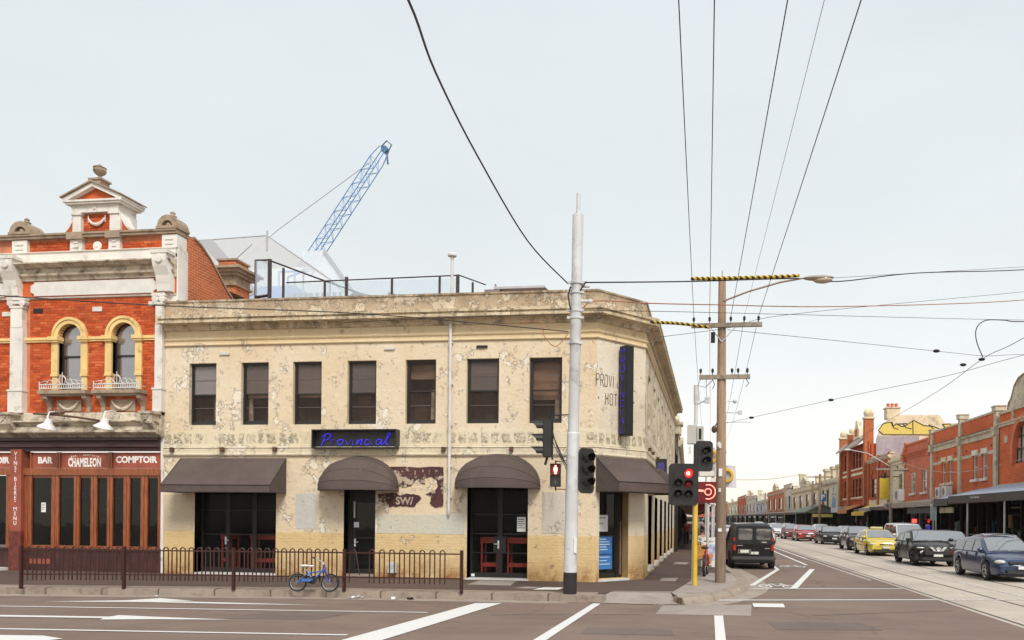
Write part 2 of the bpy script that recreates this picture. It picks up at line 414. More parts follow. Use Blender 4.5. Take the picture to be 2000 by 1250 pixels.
flat('ramp_slab', [(-2.42, 19.58), (-2.38, 19.75), (-.95, 19.95), (-.95, 19.78)], m_patch, .1545)
flat('corner_paving', [(-.96, 19.70)] + [(x - .04, y + .03) for x, y in KC if y < 27] + [(.90, 27), (-.3, 27), (-.75, 21.5)], m_patch, .1525)
flat('footpath_patch', [(-6.48, 20.61), (-6.56, 22.05), (-5.49, 22.09), (-5.27, 20.59)], m_patch, .1545)
flat('pit_cover', [(-4.45, 19.6), (-4.3, 20.3), (-3.78, 20.33), (-3.8, 19.65)], m_white, .1585)
flat('pit_cover', [(-5.0, 19.8), (-4.8, 20.35), (-4.38, 20.36), (-4.5, 19.8)], m_patch, .1585)
flat('pit_cover', [(-1.48, 23.1), (-1.46, 24.3), (-.98, 24.48), (-1.02, 23.1)], m_patch, .1585)
flat('pit_cover', [(-1.5, 31.5), (-1.45, 33.2), (-.9, 33.2), (-.95, 31.5)], m_patch, .1585)
m_asphd = roadmat('patched_asphalt', (.155, .113, .097), (.20, .15, .13), .3)
flat('road_repair', [(-9.2, 14.0), (-7.4, 14.2), (-7.2, 15.3), (-9.0, 15.1)], m_asphd, .004)
flat('road_repair', [(1.2, 14.6), (3.1, 14.9), (2.9, 15.9), (1.1, 15.7)], m_asphd, .004)
flat('road_repair', [(-2.2, 13.4), (-.6, 13.5), (-.7, 14.3), (-2.2, 14.2)], m_asphd, .004)
line('road_repair', (-4.4, 15.6), (-1.4, 16.3), .10, m_asphd, .0045)
line('road_repair', (2.1, 16.9), (5.3, 18.5), .07, m_asphd, .0045)
# painted markings
flat('stop_band', [(-5.31, 17.55), (-4.73, 17.7), (-5.25, 11.0), (-5.88, 10.9)], m_line)
flat('crossing_line', [(-2.68, 18.1), (-2.50, 18.1), (-2.64, 11.4), (-2.85, 11.4)], m_line)
flat('crossing_line', [(.08, 16.4), (.26, 16.44), (.26, 12.2), (.09, 12.2)], m_line)
line('lane_line', (-26, 13.72), (-5.75, 15.66), .10, m_line)
line('lane_line', (-22, 11.1), (-5.95, 12.45), .11, m_line)
flat('turn_arrow', [(-14.6, 15.75), (-13.1, 16.35), (-12.7, 16.95), (-11.6, 16.58), (-12.2, 16.42), (-10.3, 16.42), (-8.5, 16.40), (-10.4, 16.2), (-12.4, 16.14)], m_line)
flat('straight_arrow', [(-18, 13.1), (-11.35, 13.74), (-11.35, 13.98), (-10.6, 13.9), (-8.9, 13.80), (-10.4, 13.55), (-11.2, 13.32), (-11.3, 13.52), (-18, 12.85)], m_line)
flat('turn_arrow', [(-12.2, 11.25), (-10.6, 11.42), (-10.05, 11.2), (-10.4, 10.6), (-12.6, 10.4)], m_line)
line('stop_line', (.08, 19.48), (5.62, 20.86), .16, m_line)
line('stop_line', (5.8, 20.9), (9.0, 21.7), .16, m_linew)
line('stop_line', (1.2, 22.95), (5.5, 23.95), .14, m_line)
flat('lane_dash', [(.98, 18.97), (1.70, 19.04), (1.67, 18.24), (.97, 18.18)], m_line)
line('bike_box_line', (2.62, 35.9), (2.62, 31.9), .14, m_line)
line('bike_box_line', (2.62, 31.9), (1.22, 24.0), .16, m_line)
line('bike_box_line', (4.02, 32.5), (2.36, 23.26), .20, m_line)
line('bike_lane_line', (3.60, 62), (4.12, 35.2), .13, m_line)
line('bike_lane_line', (4.25, 62), (4.75, 40.7), .12, m_line)
line('bike_lane_line', (4.75, 40.7), (5.2, 27), .10, m_linew)
strip('lane_edge_line', m_linew, 8.32, 8.46, 20, 130, .010)
line('bay_line', (.95, 30.6), (2.4, 30.9), .08, m_linew)
for k in range(6): strip('lane_dash', m_linew, 3.1, 3.22, 66 + k * 9, 69 + k * 9, .010)
def bikesym(cx, cy, s, name='bicycle_marking'):
    b = MB()
    def ring(x, y, r):
        for i in range(14):
            a, c = 2 * pi * i / 14, 2 * pi * (i + 1) / 14
            b.poly([(cx + s * (x + r * cos(a)), cy + s * 2.6 * (y + r * sin(a)), .0105), (cx + s * (x + r * cos(c)), cy + s * 2.6 * (y + r * sin(c)), .0105),
                    (cx + s * (x + (r - .1) * cos(c)), cy + s * 2.6 * (y + (r - .1) * sin(c)), .0105), (cx + s * (x + (r - .1) * cos(a)), cy + s * 2.6 * (y + (r - .1) * sin(a)), .0105)])
    ring(-.55, 0, .33); ring(.55, 0, .33)
    def seg(p, q, wd=.09):
        p = Vector((cx + s * p[0], cy + s * 2.6 * p[1])); q = Vector((cx + s * q[0], cy + s * 2.6 * q[1])); d = (q - p).normalized(); n = Vector((-d.y, d.x)) * wd * s / 2
        b.poly([(*(p - n), .0115), (*(q - n), .0115), (*(q + n), .0115), (*(p + n), .0115)])
    for p, q in (((-.55, 0), (-.2, .5)), ((-.2, .5), (.35, .5)), ((.35, .5), (.05, 0)), ((.05, 0), (-.2, .5)), ((.3, .65), (.55, 0)), ((-.55, 0), (.05, 0)), ((-.3, .6), (-.1, .6)), ((.2, .66), (.42, .66))): seg(p, q)
    b.build(name, m_line, kind='structure')
bikesym(1.95, 23.9, .62); bikesym(3.4, 34.0, .60)
# ------------------------------------------------------------------ shared building materials and builders
m_cream = plaster('cream_limewash', (.70, .555, .375), (.745, .64, .485), (.80, .73, .62), .50, dirt=(.27, .17, .09), damt=.22)
m_pale = plaster('pale_limewash', (.72, .64, .52), (.68, .58, .43), (.64, .52, .34), .35, damt=.12)
m_sidep = plaster('flaking_side_limewash', (.72, .63, .49), (.66, .55, .39), (.44, .35, .22), .75, damt=.35)
m_parap = plaster('parapet_render', (.46, .34, .22), (.60, .47, .33), (.74, .63, .48), .8, (.10, .068, .042), .55, zhi=(7.95, 8.7))
m_corn = plaster('cornice_render', (.60, .48, .31), (.68, .56, .39), (.74, .65, .48), .75, (.085, .055, .032), .95)
m_ghost = plaster('ghost_lettering_band', (.70, .59, .40), (.74, .65, .49), (.72, .66, .54), .35, (.24, .20, .13), .2)
def ghost(m):
    "faded painted letters: upright blotchy blocks in one row"
    nt_ = m.node_tree; b = nt_.nodes['Principled BSDF']; src = b.inputs['Base Color'].links[0].from_socket
    g = NG.__new__(NG); g.m = m; g.nt = nt_; g.b = b; g._tc = None
    xyz = g.n('ShaderNodeSeparateXYZ', {0: g.co()}); u = g.math('ADD', g.math('ADD', xyz.outputs[0], g.math('MULTIPLY', xyz.outputs[1], .8)), g.math('MULTIPLY', g.noise(1.7, 3), .5))
    cell = g.math('FRACT', g.math('MULTIPLY', u, 2.9)); word = g.rng(g.n('ShaderNodeTexNoise', {'Vector': g.n('ShaderNodeCombineXYZ', {0: u}).outputs[0], 'Scale': .75, 'Detail': 1.}).outputs['Fac'], .40, .47)
    stem = g.math('MULTIPLY', g.rng(cell, .12, .2), g.rng(cell, .8, .9, 1, 0)); zz = xyz.outputs[2]
    row = g.math('MULTIPLY', g.rng(zz, 4.09, 4.12), g.rng(zz, 4.38, 4.43, 1, 0))
    f = g.math('MULTIPLY', g.math('MULTIPLY', stem, row), g.math('MULTIPLY', word, g.rng(g.noise(7, 7, .75, 1.4), .43, .56)))
    g.col(g.mix(g.math('MULTIPLY', f, .85), src, (.22, .19, .13, 1)))
ghost(m_ghost)
m_frieze = plaster('frieze_limewash', (.70, .545, .32), (.74, .61, .41), (.72, .64, .50), .35, damt=.1)
m_band = plaster('stained_band', (.66, .56, .39), (.70, .63, .49), (.72, .66, .54), .6, (.22, .19, .13), .62)
m_dado = plaster('ochre_dado', (.66, .47, .225), (.69, .53, .30), (.72, .61, .42), .28, (.30, .13, .035), .22, zlo=(.25, .85))
m_jointd = mat('dado_joint', (.63, .45, .21), .9)
m_grey_p = plaster('grey_patch', (.52, .50, .47), (.56, .53, .48), (.60, .57, .50), .3, damt=.15)
m_pipe = mat('pale_pipe', (.60, .58, .56), .5)
m_frame = mat('window_paint', (.022, .017, .015), .4)
m_gbrown = glass('brown_window_glass', (.078, .043, .028), -.07, .05, .5)
m_gbrown2 = glass('pale_brown_window_glass', (.105, .070, .052), .06, .05, .6)
m_gb = clearglass('tinted_pane', (.06, .04, .03), .20, .03); m_blind = mat('roller_blind', (.34, .195, .12), .8, var=.3, sc=2.); m_blind2 = mat('faded_curtain', (.50, .37, .27), .85, var=.5, sc=5.); m_gloom = mat('room_gloom', (.105, .057, .034), .9, var=.6, sc=1.4)
m_bar = mat('glazing_bar_paint', (.12, .09, .08), .4)
m_gshop = glass('shop_window_glass', (.008, .008, .008), -.08, .03)
m_awn = None
g = NG('awning_canvas', .8)
c = g.mix(g.rng(g.noise(1.1, 6, .6), .3, .7), (.074, .052, .045, 1), (.102, .073, .063, 1)); c = g.mix(g.rng(g.noise(2.2, 5, .6, .2, g.map((1, 1, .2))), .55, .8, 0, .5), c, (.12, .10, .09, 1))
g.col(g.mix(g.rng(g.noise(13, 2, .5), .775, .80), c, (.5, .5, .48, 1))); g.bump(g.noise(2.6, 5, .6, .8), .5, .06); m_awn = g.m
m_seam = mat('awning_seam', (.045, .036, .034), .8)
m_sill = weathered('sill_stone', (.48, .42, .33), (.16, .12, .09), .5)
m_redwood = mat('red_furniture', (.38, .045, .026), .5)
m_paper = mat('paper', (.74, .74, .74), .8, var=.05)
m_print = mat('print_ink', (.05, .05, .05), .8)
m_poster = mat('blue_poster', (.035, .16, .42), .55, var=.2)

def wall(b, x0, x1, z0, z1, holes, depth, back=False):
    "front faces round rectangular holes plus their reveals, in the facade frame of b"
    xs = sorted({x0, x1, *[h[0] for h in holes], *[h[1] for h in holes]}); xs = [x for x in xs if x0 <= x <= x1]
    zs = sorted({z0, z1, *[h[2] for h in holes], *[h[3] for h in holes]}); zs = [z for z in zs if z0 <= z <= z1]
    for i in range(len(xs) - 1):
        for j in range(len(zs) - 1):
            cx, cz = (xs[i] + xs[i + 1]) / 2, (zs[j] + zs[j + 1]) / 2
            if any(h[0] < cx < h[1] and h[2] < cz < h[3] for h in holes): continue
            b.poly([(xs[i], 0, zs[j]), (xs[i + 1], 0, zs[j]), (xs[i + 1], 0, zs[j + 1]), (xs[i], 0, zs[j + 1])])
    for a, c, d, e in holes:
        b.poly([(a, 0, d), (a, depth, d), (a, depth, e), (a, 0, e)]); b.poly([(c, 0, d), (c, 0, e), (c, depth, e), (c, depth, d)])
        b.poly([(a, 0, e), (a, depth, e), (c, depth, e), (c, 0, e)])
        if d > z0 + .01: b.poly([(a, 0, d), (c, 0, d), (c, depth, d), (a, depth, d)])
    return b
def frame_ring(b, x0, x1, z0, z1, y0, y1, w, wb=None, wt=None):
    wb = wb or w; wt = wt or w
    b.box(x0, x0 + w, y0, y1, z0, z1); b.box(x1 - w, x1, y0, y1, z0, z1)
    b.box(x0 + w, x1 - w, y0 + .002, y1, z0, z0 + wb); b.box(x0 + w, x1 - w, y0 + .002, y1, z1 - wt, z1)
m_hz = [clearglass('painted_sky_reflection_pane', (.30, .27, .26), .55, .04), clearglass('painted_street_reflection_pane', (.16, .125, .11), .5, .04)]  # upper panes: sky and street reflections painted in as a lighter glass colour
def sash(parent, M, x0, x1, z0, z1, dep, mf, mg, bars=2, sill=None, name='window', off=0., mtop=None):
    f = MB(M); frame_ring(f, x0, x1, z0, z1, dep - .07, dep, .055, .08)
    zm = (z0 + z1) / 2 + off
    frame_ring(f, x0 + .055, x1 - .055, zm - .01, z1 - .055, dep - .055, dep - .02, .03, .04)
    frame_ring(f, x0 + .055, x1 - .055, z0 + .08, zm + .03, dep - .03, dep, .035, .06, .04)
    o = f.build(name, mf, parent)
    if bars:
        for a, c in ((zm + .03, z1 - .085), (z0 + .14, zm - .01)):
            MB(M).box(x0 + .09, x1 - .09, dep - .045, dep - .02, (a + c) / 2 - .009, (a + c) / 2 + .009).build('glazing_bar', m_bar, o)
    MB(M).box(x0 + .05, x1 - .05, dep - .036, dep - .03, zm, z1 - .05).build('pane', mtop or mg, o)
    MB(M).box(x0 + .05, x1 - .05, dep - .016, dep - .010, z0 + .08, zm + .01).build('pane', mg, o)
    if sill: MB(M).box(x0 - .06, x1 + .06, -.06, dep - .08, z0 - .09, z0 - .001).build('sill', sill, o)
    return o
def backing(parent, M, x0, x1, z0, z1, dep, k):
    "dim room, blind and curtain edges behind an upper window"
    MB(M).box(x0, x1, dep + .55, dep + .57, z0, z1).build('room_back', m_gloom, parent)
    b = MB(M); b.box(x0 - .02, x0, dep, dep + .57, z0, z1); b.box(x1, x1 + .02, dep, dep + .57, z0, z1); b.box(x0, x1, dep, dep + .57, z0 - .02, z0); b.box(x0, x1, dep, dep + .57, z1, z1 + .02); b.build('room_reveal', m_gloom, parent)
    r = random.Random(k * 7 + 3); h = z1 - z0
    zb = z1 - h * r.choice((.28, .5, .62, .40, .55, .2, .45))
    MB(M).box(x0 + .05, x1 - .05, dep + .10, dep + .11, zb, z1 - .02).build('blind', m_blind, parent)
    if k in (0, 1, 4, 6): w = (x1 - x0) * r.uniform(.16, .34); q = x0 + .05 if k % 2 else x1 - .05 - w; MB(M).prism([(q, z0 + .06), (q + w, z0 + .06), (q + w * .7, z0 + h * .55), (q + w * .1, z0 + h * .55)], 'y', dep + .14, dep + .16).build('curtain', m_blind2, parent)
    if k in (3, 5): MB(M).lathe([(.02, -.05), (.22, -.05), (.22, .05), (.02, .05)], ((x0 + x1) / 2 + .1, dep + .3, z0 + .1), 16, 'y').build('chair_back', m_gloom, parent)
def poster(parent, M, x0, x1, z0, z1, y, m, lines=4, name='notice', mi=None):
    o = MB(M).box(x0, x1, y - .004, y, z0, z1).build(name, m, parent)
    b = MB(M); h = z1 - z0; w = x1 - x0
    for k in range(lines):
        zz = z1 - h * (.16 + .72 * k / max(1, lines)); ww = w * random.uniform(.45, .78)
        b.box(x0 + w * .12, x0 + w * .12 + ww, y - .006, y - .0035, zz - h * .028, zz + h * .018)
    b.build('lettering', mi or m_print, o); return o
# ------------------------------------------------------------------ the corner hotel
hotel = thing('corner_hotel', 'two storey cream corner hotel with flaking paint and seven front sash windows', 'hotel', (-9.9, 22.3, .15))
A, B = (-3.25, 22.3), (-2.0, 23.8)
MF = T(0, 22.3, 0); MC = frame(A, (B[0] - A[0], B[1] - A[1])); MS = frame(B, (0, 1))
XL, ZD, ZB, YE = -16.62, 1.45, 3.72, 43.4
LC = sqrt((B[0] - A[0]) ** 2 + (B[1] - A[1]) ** 2); LS = YE - B[1]
wins = [(-15.82, -14.93), (-14.12, -13.23), (-12.45, -11.54), (-10.73, -9.83), (-8.93, -8.0), (-7.08, -6.11), (-5.22, -4.26)]
doors = [(-15.6, -12.95, .17, 2.72), (-10.8, -9.82, .22, 2.80), (-7.02, -5.22, .18, 2.95)]
holes = [(a, c, 4.68, 6.56) for a, c in wins]
wall(MB(MF), XL, -3.25, 3.70, 7.2, holes, .2).build('upper_wall', m_cream, hotel)
wall(MB(MF), XL, -3.25, ZD, 3.70, doors, .45).build('ground_floor_wall', m_cream, hotel)
wall(MB(MF), XL, -3.25, .10, ZD, doors, .45).build('dado', m_jointd, hotel)
def bricks_stuff(name, M, segs, z0, z1, m, bw=.234, bh=.078, g=.007, pr=.005, parent=None):
    b = MB(M); row = 0; z = z0
    while z + bh <= z1 + .001:
        for a, c in segs:
            x = a + (-(bw + g) / 2 if row % 2 else 0)
            while x < c - .02:
                u, v = max(a, x), min(c, x + bw)
                if v - u > .03:
                    p = pr + random.uniform(-.0015, .0015)
                    b.box(u, v, -p, .003, z, z + bh)
                x += bw + g
        z += bh + g; row += 1
    return b.build(name, m, parent, kind='stuff')
bricks_stuff('dado_bricks', MF, [(XL, -15.6), (-12.95, -10.8), (-9.82, -7.02), (-5.22, -3.27)], .16, ZD, m_dado, parent=hotel)
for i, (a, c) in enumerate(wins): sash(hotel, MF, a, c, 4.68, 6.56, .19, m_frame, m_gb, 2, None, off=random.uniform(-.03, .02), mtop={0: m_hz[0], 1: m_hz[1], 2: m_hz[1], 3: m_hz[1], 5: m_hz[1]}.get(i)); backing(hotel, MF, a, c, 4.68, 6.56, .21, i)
# chamfer
cd = [(.14, 1.30, .22, 2.75)]
wall(MB(MC), 0, LC, 3.70, 7.2, [], .2).build('corner_wall', m_pale, hotel)
wall(MB(MC), 0, LC, ZD, 3.70, cd, .4).build('corner_wall', m_pale, hotel)
wall(MB(MC), 0, LC, .10, ZD, cd, .4).build('dado', m_jointd, hotel)
bricks_stuff('dado_bricks', MC, [(.005, .14), (1.30, LC - .005)], .16, ZD, m_dado, parent=hotel)
# side street elevation
sw = [(1.1 + 2.25 * k, 2.0 + 2.25 * k, 4.68, 6.5) for k in range(8)]
so_ = [(1.55 + 2.9 * k, 3.05 + 2.9 * k, .42, 2.72) for k in range(6)]
wall(MB(MS), 0, LS, 3.70, 7.2, sw, .22).build('side_wall', m_sidep, hotel)
wall(MB(MS), 0, LS, ZD, 3.70, so_, .3).build('side_wall', m_pale, hotel)
wall(MB(MS), 0, LS, .10, ZD, so_, .3).build('dado', m_jointd, hotel)
sg = [(.005, 1.55)] + [(3.05 + 2.9 * k, 4.45 + 2.9 * k) for k in range(5)]
bricks_stuff('dado_bricks', MS, sg, .16, ZD, m_dado, parent=hotel)
for a, c, d, e in sw: sash(hotel, MS, a, c, d, e, .2, m_frame, m_gbrown, 2)
for a, c, d, e in so_:
    o = MB(MS); frame_ring(o, a, c, d, e, .2, .27, .06, .1); o.box((a + c) / 2 - .03, (a + c) / 2 + .03, .2, .27, d, e); o.box(a + .06, c - .06, .205, .265, 2.0, 2.06)
    o = o.build('window', m_frame, hotel); MB(MS).box(a + .05, c - .05, .235, .245, d + .05, e - .05).build('pane', m_gshop, o)
    MB(MS).box(a - .05, c + .05, -.08, .2, d - .14, d - .005).build('sill', m_pipe, o)
# mouldings that run round the corner
path = [(XL, 22.3), A, B, (-2.0, YE)]
def mould(name, prof, m): return MB().sweep(path, prof).build(name, m, hotel)
mould('string_course', [(0, 3.74), (.055, 3.74), (.075, 3.77), (.075, 3.80), (.05, 3.82), (.05, 3.96), (.075, 3.985), (.06, 4.01), (0, 4.03)], m_band)
MB().sweep(path, [(0, 4.032), (.012, 4.034), (.012, 4.50), (0, 4.502)]).build('lettering_band', m_ghost, hotel)
mould('string_course', [(0, 7.08), (.04, 7.08), (.06, 7.10), (.06, 7.13), (.02, 7.15), (.02, 7.23), (.055, 7.25), (.07, 7.28), (.07, 7.30), (0, 7.31)], m_frieze)
mould('frieze', [(0, 7.311), (.015, 7.311), (.015, 7.54), (0, 7.54)], m_frieze)
mould('cornice', [(0, 7.541), (.06, 7.541), (.08, 7.57), (.10, 7.60), (.10, 7.64), (.14, 7.66), (.14, 7.70), (.40, 7.705), (.40, 7.78), (.36, 7.79), (.36, 7.83), (.42, 7.84), (.42, 7.92), (.10, 7.968), (0, 7.97)], m_corn)
mould('parapet', [(-.02, 7.971), (.015, 7.971), (.02, 8.40), (.05, 8.42), (.05, 8.47), (-.25, 8.50), (-.28, 8.0)], m_parap)
MB().poly([(XL, 22.45, 8.15), (-3.35, 22.45, 8.15), (-2.2, 23.9, 8.15), (-2.2, YE, 8.15), (XL, YE, 8.15)]).build('roof', m_asph, hotel)
MB().box(XL, -2.02, YE - .25, YE, .1, 8.2).build('rear_wall', m_cream, hotel)
MB().box(XL - .02, XL + .2, 22.31, YE, .1, 8.1).build('party_wall', m_cream, hotel)
# repaired and repainted patches
def patch(M, x0, x1, z0, z1, m, y=-.008, name='render_patch'): return MB(M).box(x0, x1, y, .02, z0, z1).build(name, m, hotel)
m_blp = plaster('pale_blue_patch', (.60, .54, .42), (.55, .55, .48), (.64, .55, .38), .2, damt=.1)
m_beige = plaster('beige_patch', (.58, .47, .32), (.60, .50, .35), (.62, .53, .38), .1, damt=.08)
patch(MF, -12.32, -11.66, 1.56, 2.62, m_grey_p)
patch(MF, -4.80, -4.06, 1.52, 2.70, plaster('spotted_patch', (.58, .52, .44), (.54, .47, .38), (.64, .58, .5), .4, damt=.55))
patch(MF, -16.62, -15.66, 1.46, 2.55, m_beige)
patch(MF, -9.76, -7.1, 1.46, 2.02, m_blp)
# the torn poster with its last letters
m_brown = plaster('torn_poster', (.060, .022, .026), (.15, .055, .045), (.60, .48, .36), .62, dirt=(.03, .012, .014), damt=.6)
post = thing('torn_wall_poster', 'torn dark maroon poster remnant on cream wall between the two domed awnings', 'poster', (-8.7, 22.29, 2.6))
def PC(cx, cy): return (-11.96 + cx * .004032, 4.117 - .003686 * cy)
def ragged(pts, amp=.018, n=5):
    out = []
    for i, p in enumerate(pts):
        q = pts[(i + 1) % len(pts)]
        for k in range(n):
            t = k / n; j = amp if k else 0
            out.append((p[0] + (q[0] - p[0]) * t + random.uniform(-j, j), p[1] + (q[1] - p[1]) * t + random.uniform(-j, j)))
    return out
for k, pl in enumerate(([(585, 192), (1044, 190), (1044, 320), (1005, 345), (1000, 300), (950, 268), (905, 280), (905, 330), (870, 318), (850, 285), (800, 345), (740, 355), (690, 335), (640, 330), (580, 260)],
           [(1044, 322), (1044, 500), (985, 512), (945, 482), (955, 425), (915, 405), (985, 372), (1003, 347)],
           [(550, 405), (690, 400), (720, 418), (760, 402), (860, 415), (880, 440), (855, 470), (830, 508), (720, 500), (640, 512), (600, 500), (585, 470), (560, 470)])):
    rp_ = ragged([PC(*p) for p in pl])
    MB().prism(rp_, 'y', 22.282 - .001 * k, 22.2965).build('poster_scrap', m_brown, post)
m_scrap = mat('poster_letter_paint', (.42, .31, .24), .8, var=.35, sc=9)
textmesh('SW/', .30, T(-8.92, 22.279, 2.41), 'lettering', m_scrap, post, .003, .008)
for k in range(7):
    x, z = PC(680 + 52 * k, 232); MB().box(x - random.uniform(.0, .03), x + random.uniform(.0, .05), 22.277, 22.2815, z - random.uniform(-.03, .10), z + random.uniform(.035, .08)).build('lettering', m_scrap, post)
# pipes, brackets, vents
pp = MB(); pp.tube([(-7.54, 22.2, 2.12), (-7.54, 22.2, 7.56)], .045, 10)
for z in (2.5, 3.4, 4.6, 5.8, 7.0): pp.box(-7.60, -7.48, 22.17, 22.3, z, z + .035)
pp.lathe([(.02, 2.0), (.05, 2.1), (.05, 2.14)], (-7.54, 22.2, 0), 10)
pp.build('vent_pipe', m_pipe, hotel, smooth=40)
pp = MB(); pp.tube([(-7.70, 22.75, 8.1), (-7.70, 22.75, 9.62)], .042, 10); pp.lathe([(.05, 9.60), (.055, 9.68), (.13, 9.70), (.135, 9.75), (.10, 9.79), (.02, 9.80)], (-7.70, 22.75, 0), 12)
pp.build('vent_cowl', m_pipe, hotel, smooth=25)
m_rust = mat('rusty_iron', (.10, .045, .025), .8, var=.3, sc=8)
for x in (-16.3, -14.65, -12.95, -7.72, -5.7): MB(MF).box(x - .05, x + .05, -.16, -.01, 3.86, 3.99).build('bracket', m_rust, hotel)
for x, z, m in ((-14.65, 6.80, m_pipe), (-9.42, 6.86, m_pipe), (-6.62, 6.86, m_dark)): MB(MF).box(x - .16, x + .16, -.05, .02, z, z + .07).build('air_vent', m, hotel)
# painted name on the corner
m_sign = mat('sign_paint', (.085, .045, .04), .8, var=.3, sc=7)
b = MB(MC)
for k, ch in enumerate('PROVINCIAL'): strokes(b, ch, -.03 + .163 * k, 5.75, .33, -.006, .011, .52)
for k, ch in enumerate('HOTEL'): strokes(b, ch, .33 + .175 * k, 5.24, .32, -.006, .011, .52)
for x in (.06, 1.46): b.lathe([(.022, -.012), (.022, 0)], (x, 0, 5.40), 10, 'y')
b.build('painted_name', m_sign, hotel)
# door sets
m_clear = clearglass('door_glass', (.01, .01, .01), .16, .03); m_clear.node_tree.nodes['Principled BSDF'].inputs['Specular IOR Level'].default_value = .25
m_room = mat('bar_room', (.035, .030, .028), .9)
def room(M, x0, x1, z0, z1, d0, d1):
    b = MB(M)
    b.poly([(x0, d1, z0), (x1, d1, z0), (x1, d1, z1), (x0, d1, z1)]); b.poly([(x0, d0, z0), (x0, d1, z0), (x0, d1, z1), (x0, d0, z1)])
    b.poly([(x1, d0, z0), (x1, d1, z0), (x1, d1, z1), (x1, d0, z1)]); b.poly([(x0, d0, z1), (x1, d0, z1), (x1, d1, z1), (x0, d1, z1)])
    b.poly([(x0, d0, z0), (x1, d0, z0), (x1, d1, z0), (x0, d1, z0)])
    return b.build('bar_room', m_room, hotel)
def leaf(M, x0, x1, z0, z1, y, rails, handle=None, mg=None, st=.07):
    b = MB(M); frame_ring(b, x0, x1, z0, z1, y, y + .05, st, .14, .09)
    for r in rails: b.box(x0 + st, x1 - st, y + .004, y + .046, r - .018, r + .018)
    o = b.build('door', m_soot, hotel)
    MB(M).box(x0 + st - .01, x1 - st + .01, y + .022, y + .028, z0 + .1, z1 - .07).build('pane', mg or m_clear, o)
    if handle:
        h = MB(M); h.box(handle - .025, handle + .025, y - .012, y, 1.05, 1.28); h.tube([(handle, y - .05, 1.18), (handle + (.12 if handle < (x0 + x1) / 2 else -.12), y - .05, 1.18)], .012); h.cyl((handle, y, 1.18), (handle, y - .05, 1.18), .012)
        h.build('handle', m_steel, o)
    return o
d1 = .33
for k, (a, c) in enumerate(((-15.6, -14.72), (-14.72, -13.84), (-13.84, -12.95))): leaf(MF, a, c, .2, 2.72, d1, (1.36, 2.1), [None, -14.78, None][k])
room(MF, -15.6, -12.95, .2, 2.72, .46, 3.2)
leaf(MF, -10.66, -9.82, .24, 2.45, .30, (1.3,), -10.58, m_gshop, .1)
MB(MF).box(-10.8, -10.66, .28, .40, .22, 2.8).build('door_frame', m_soot, hotel); MB(MF).box(-10.66, -9.82, .28, .40, 2.45, 2.8).build('transom', m_soot, hotel)
MB(MF).box(-10.62, -10.46, .29, .298, 1.62, 1.78).build('notice', m_paper, hotel)
MB(MF).box(-10.63, -10.58, .288, .2995, 1.9, 2.4).build('hinge', m_steel, hotel)
leaf(MF, -7.02, -6.12, .2, 2.95, d1, (.92, 1.48, 2.05), -6.17); leaf(MF, -6.12, -5.22, .2, 2.95, d1, (.92, 1.48, 2.05), None)
MB(MF).box(-6.32, -5.94, .322, .3285, .92, 1.40).build('lock_panel', m_soot, hotel)
room(MF, -7.02, -5.22, .2, 2.95, .46, 3.0)
poster(hotel, MF, -5.62, -5.36, 1.55, 1.98, d1 + .018, m_paper, 5)
MB(MF).box(-6.98, -6.88, .315, .3285, .22, .30).build('notice', m_paper, hotel)
for a, c in ((-15.62, -12.93), (-7.06, -5.18)): MB(MF).box(a, c, -.04, .42, .152, .196).build('threshold', m_pipe, hotel)
MB(MF).box(-10.82, -9.8, -.02, .42, .152, .235).build('threshold', m_kerb, hotel)
leaf(MC, .14, 1.06, .24, 2.75, .28, (1.45,), None, m_gshop, .05)
MB(MC).box(1.06, 1.30, .26, .36, .22, 2.75).build('door_frame', m_soot, hotel)
m_orn = mat('ornamental_strip', (.20, .10, .06), .7, var=.5, sc=20)
MB(MC).box(1.19, 1.25, .245, .2595, .3, 1.9).build('ornamental_strip', m_orn, hotel)
MB(MC).box(.10, 1.34, -.03, .36, .152, .215).build('threshold', m_pipe, hotel)
poster(hotel, MC, .34, .74, 1.58, 2.06, .296, m_paper, 2)
poster(hotel, MC, .36, .92, .92, 1.44, .294, m_poster, 5, 'blue_poster', mat('poster_print', (.55, .68, .82), .7))
poster(hotel, MC, .36, .92, .48, .90, .294, m_poster, 3, 'blue_poster', bpy.data.materials['poster_print'])
# red tables just inside the glass
def redtable(x0, x1, label, y):
    t = thing('red_table', label, 'table', ((x0 + x1) / 2, 22.3 + y, .16))
    MB(MF).box(x0, x1, y, y + .5, 1.20, 1.37).build('tabletop', m_redwood, t)
    for x in (x0 + .04, x1 - .04):
        for yy in (y + .05, y + .45): MB(MF).box(x - .025, x + .025, yy - .025, yy + .025, .20, 1.198).build('leg', m_redwood, t)
    MB(MF).box(x0 + .07, x1 - .07, y + .03, y + .07, .50, .62).build('stretcher', m_redwood, t)
redtable(-6.78, -6.24, 'red high table inside the left leaf of the glass double doors', .55)
redtable(-5.98, -5.26, 'red high table inside the right leaf of the glass double doors', .55)
redtable(-15.1, -14.74, 'narrow red high table behind the left panel of the triple doors', .55)
redtable(-14.15, -13.02, 'long red high table behind the right panels of the triple doors', .60)
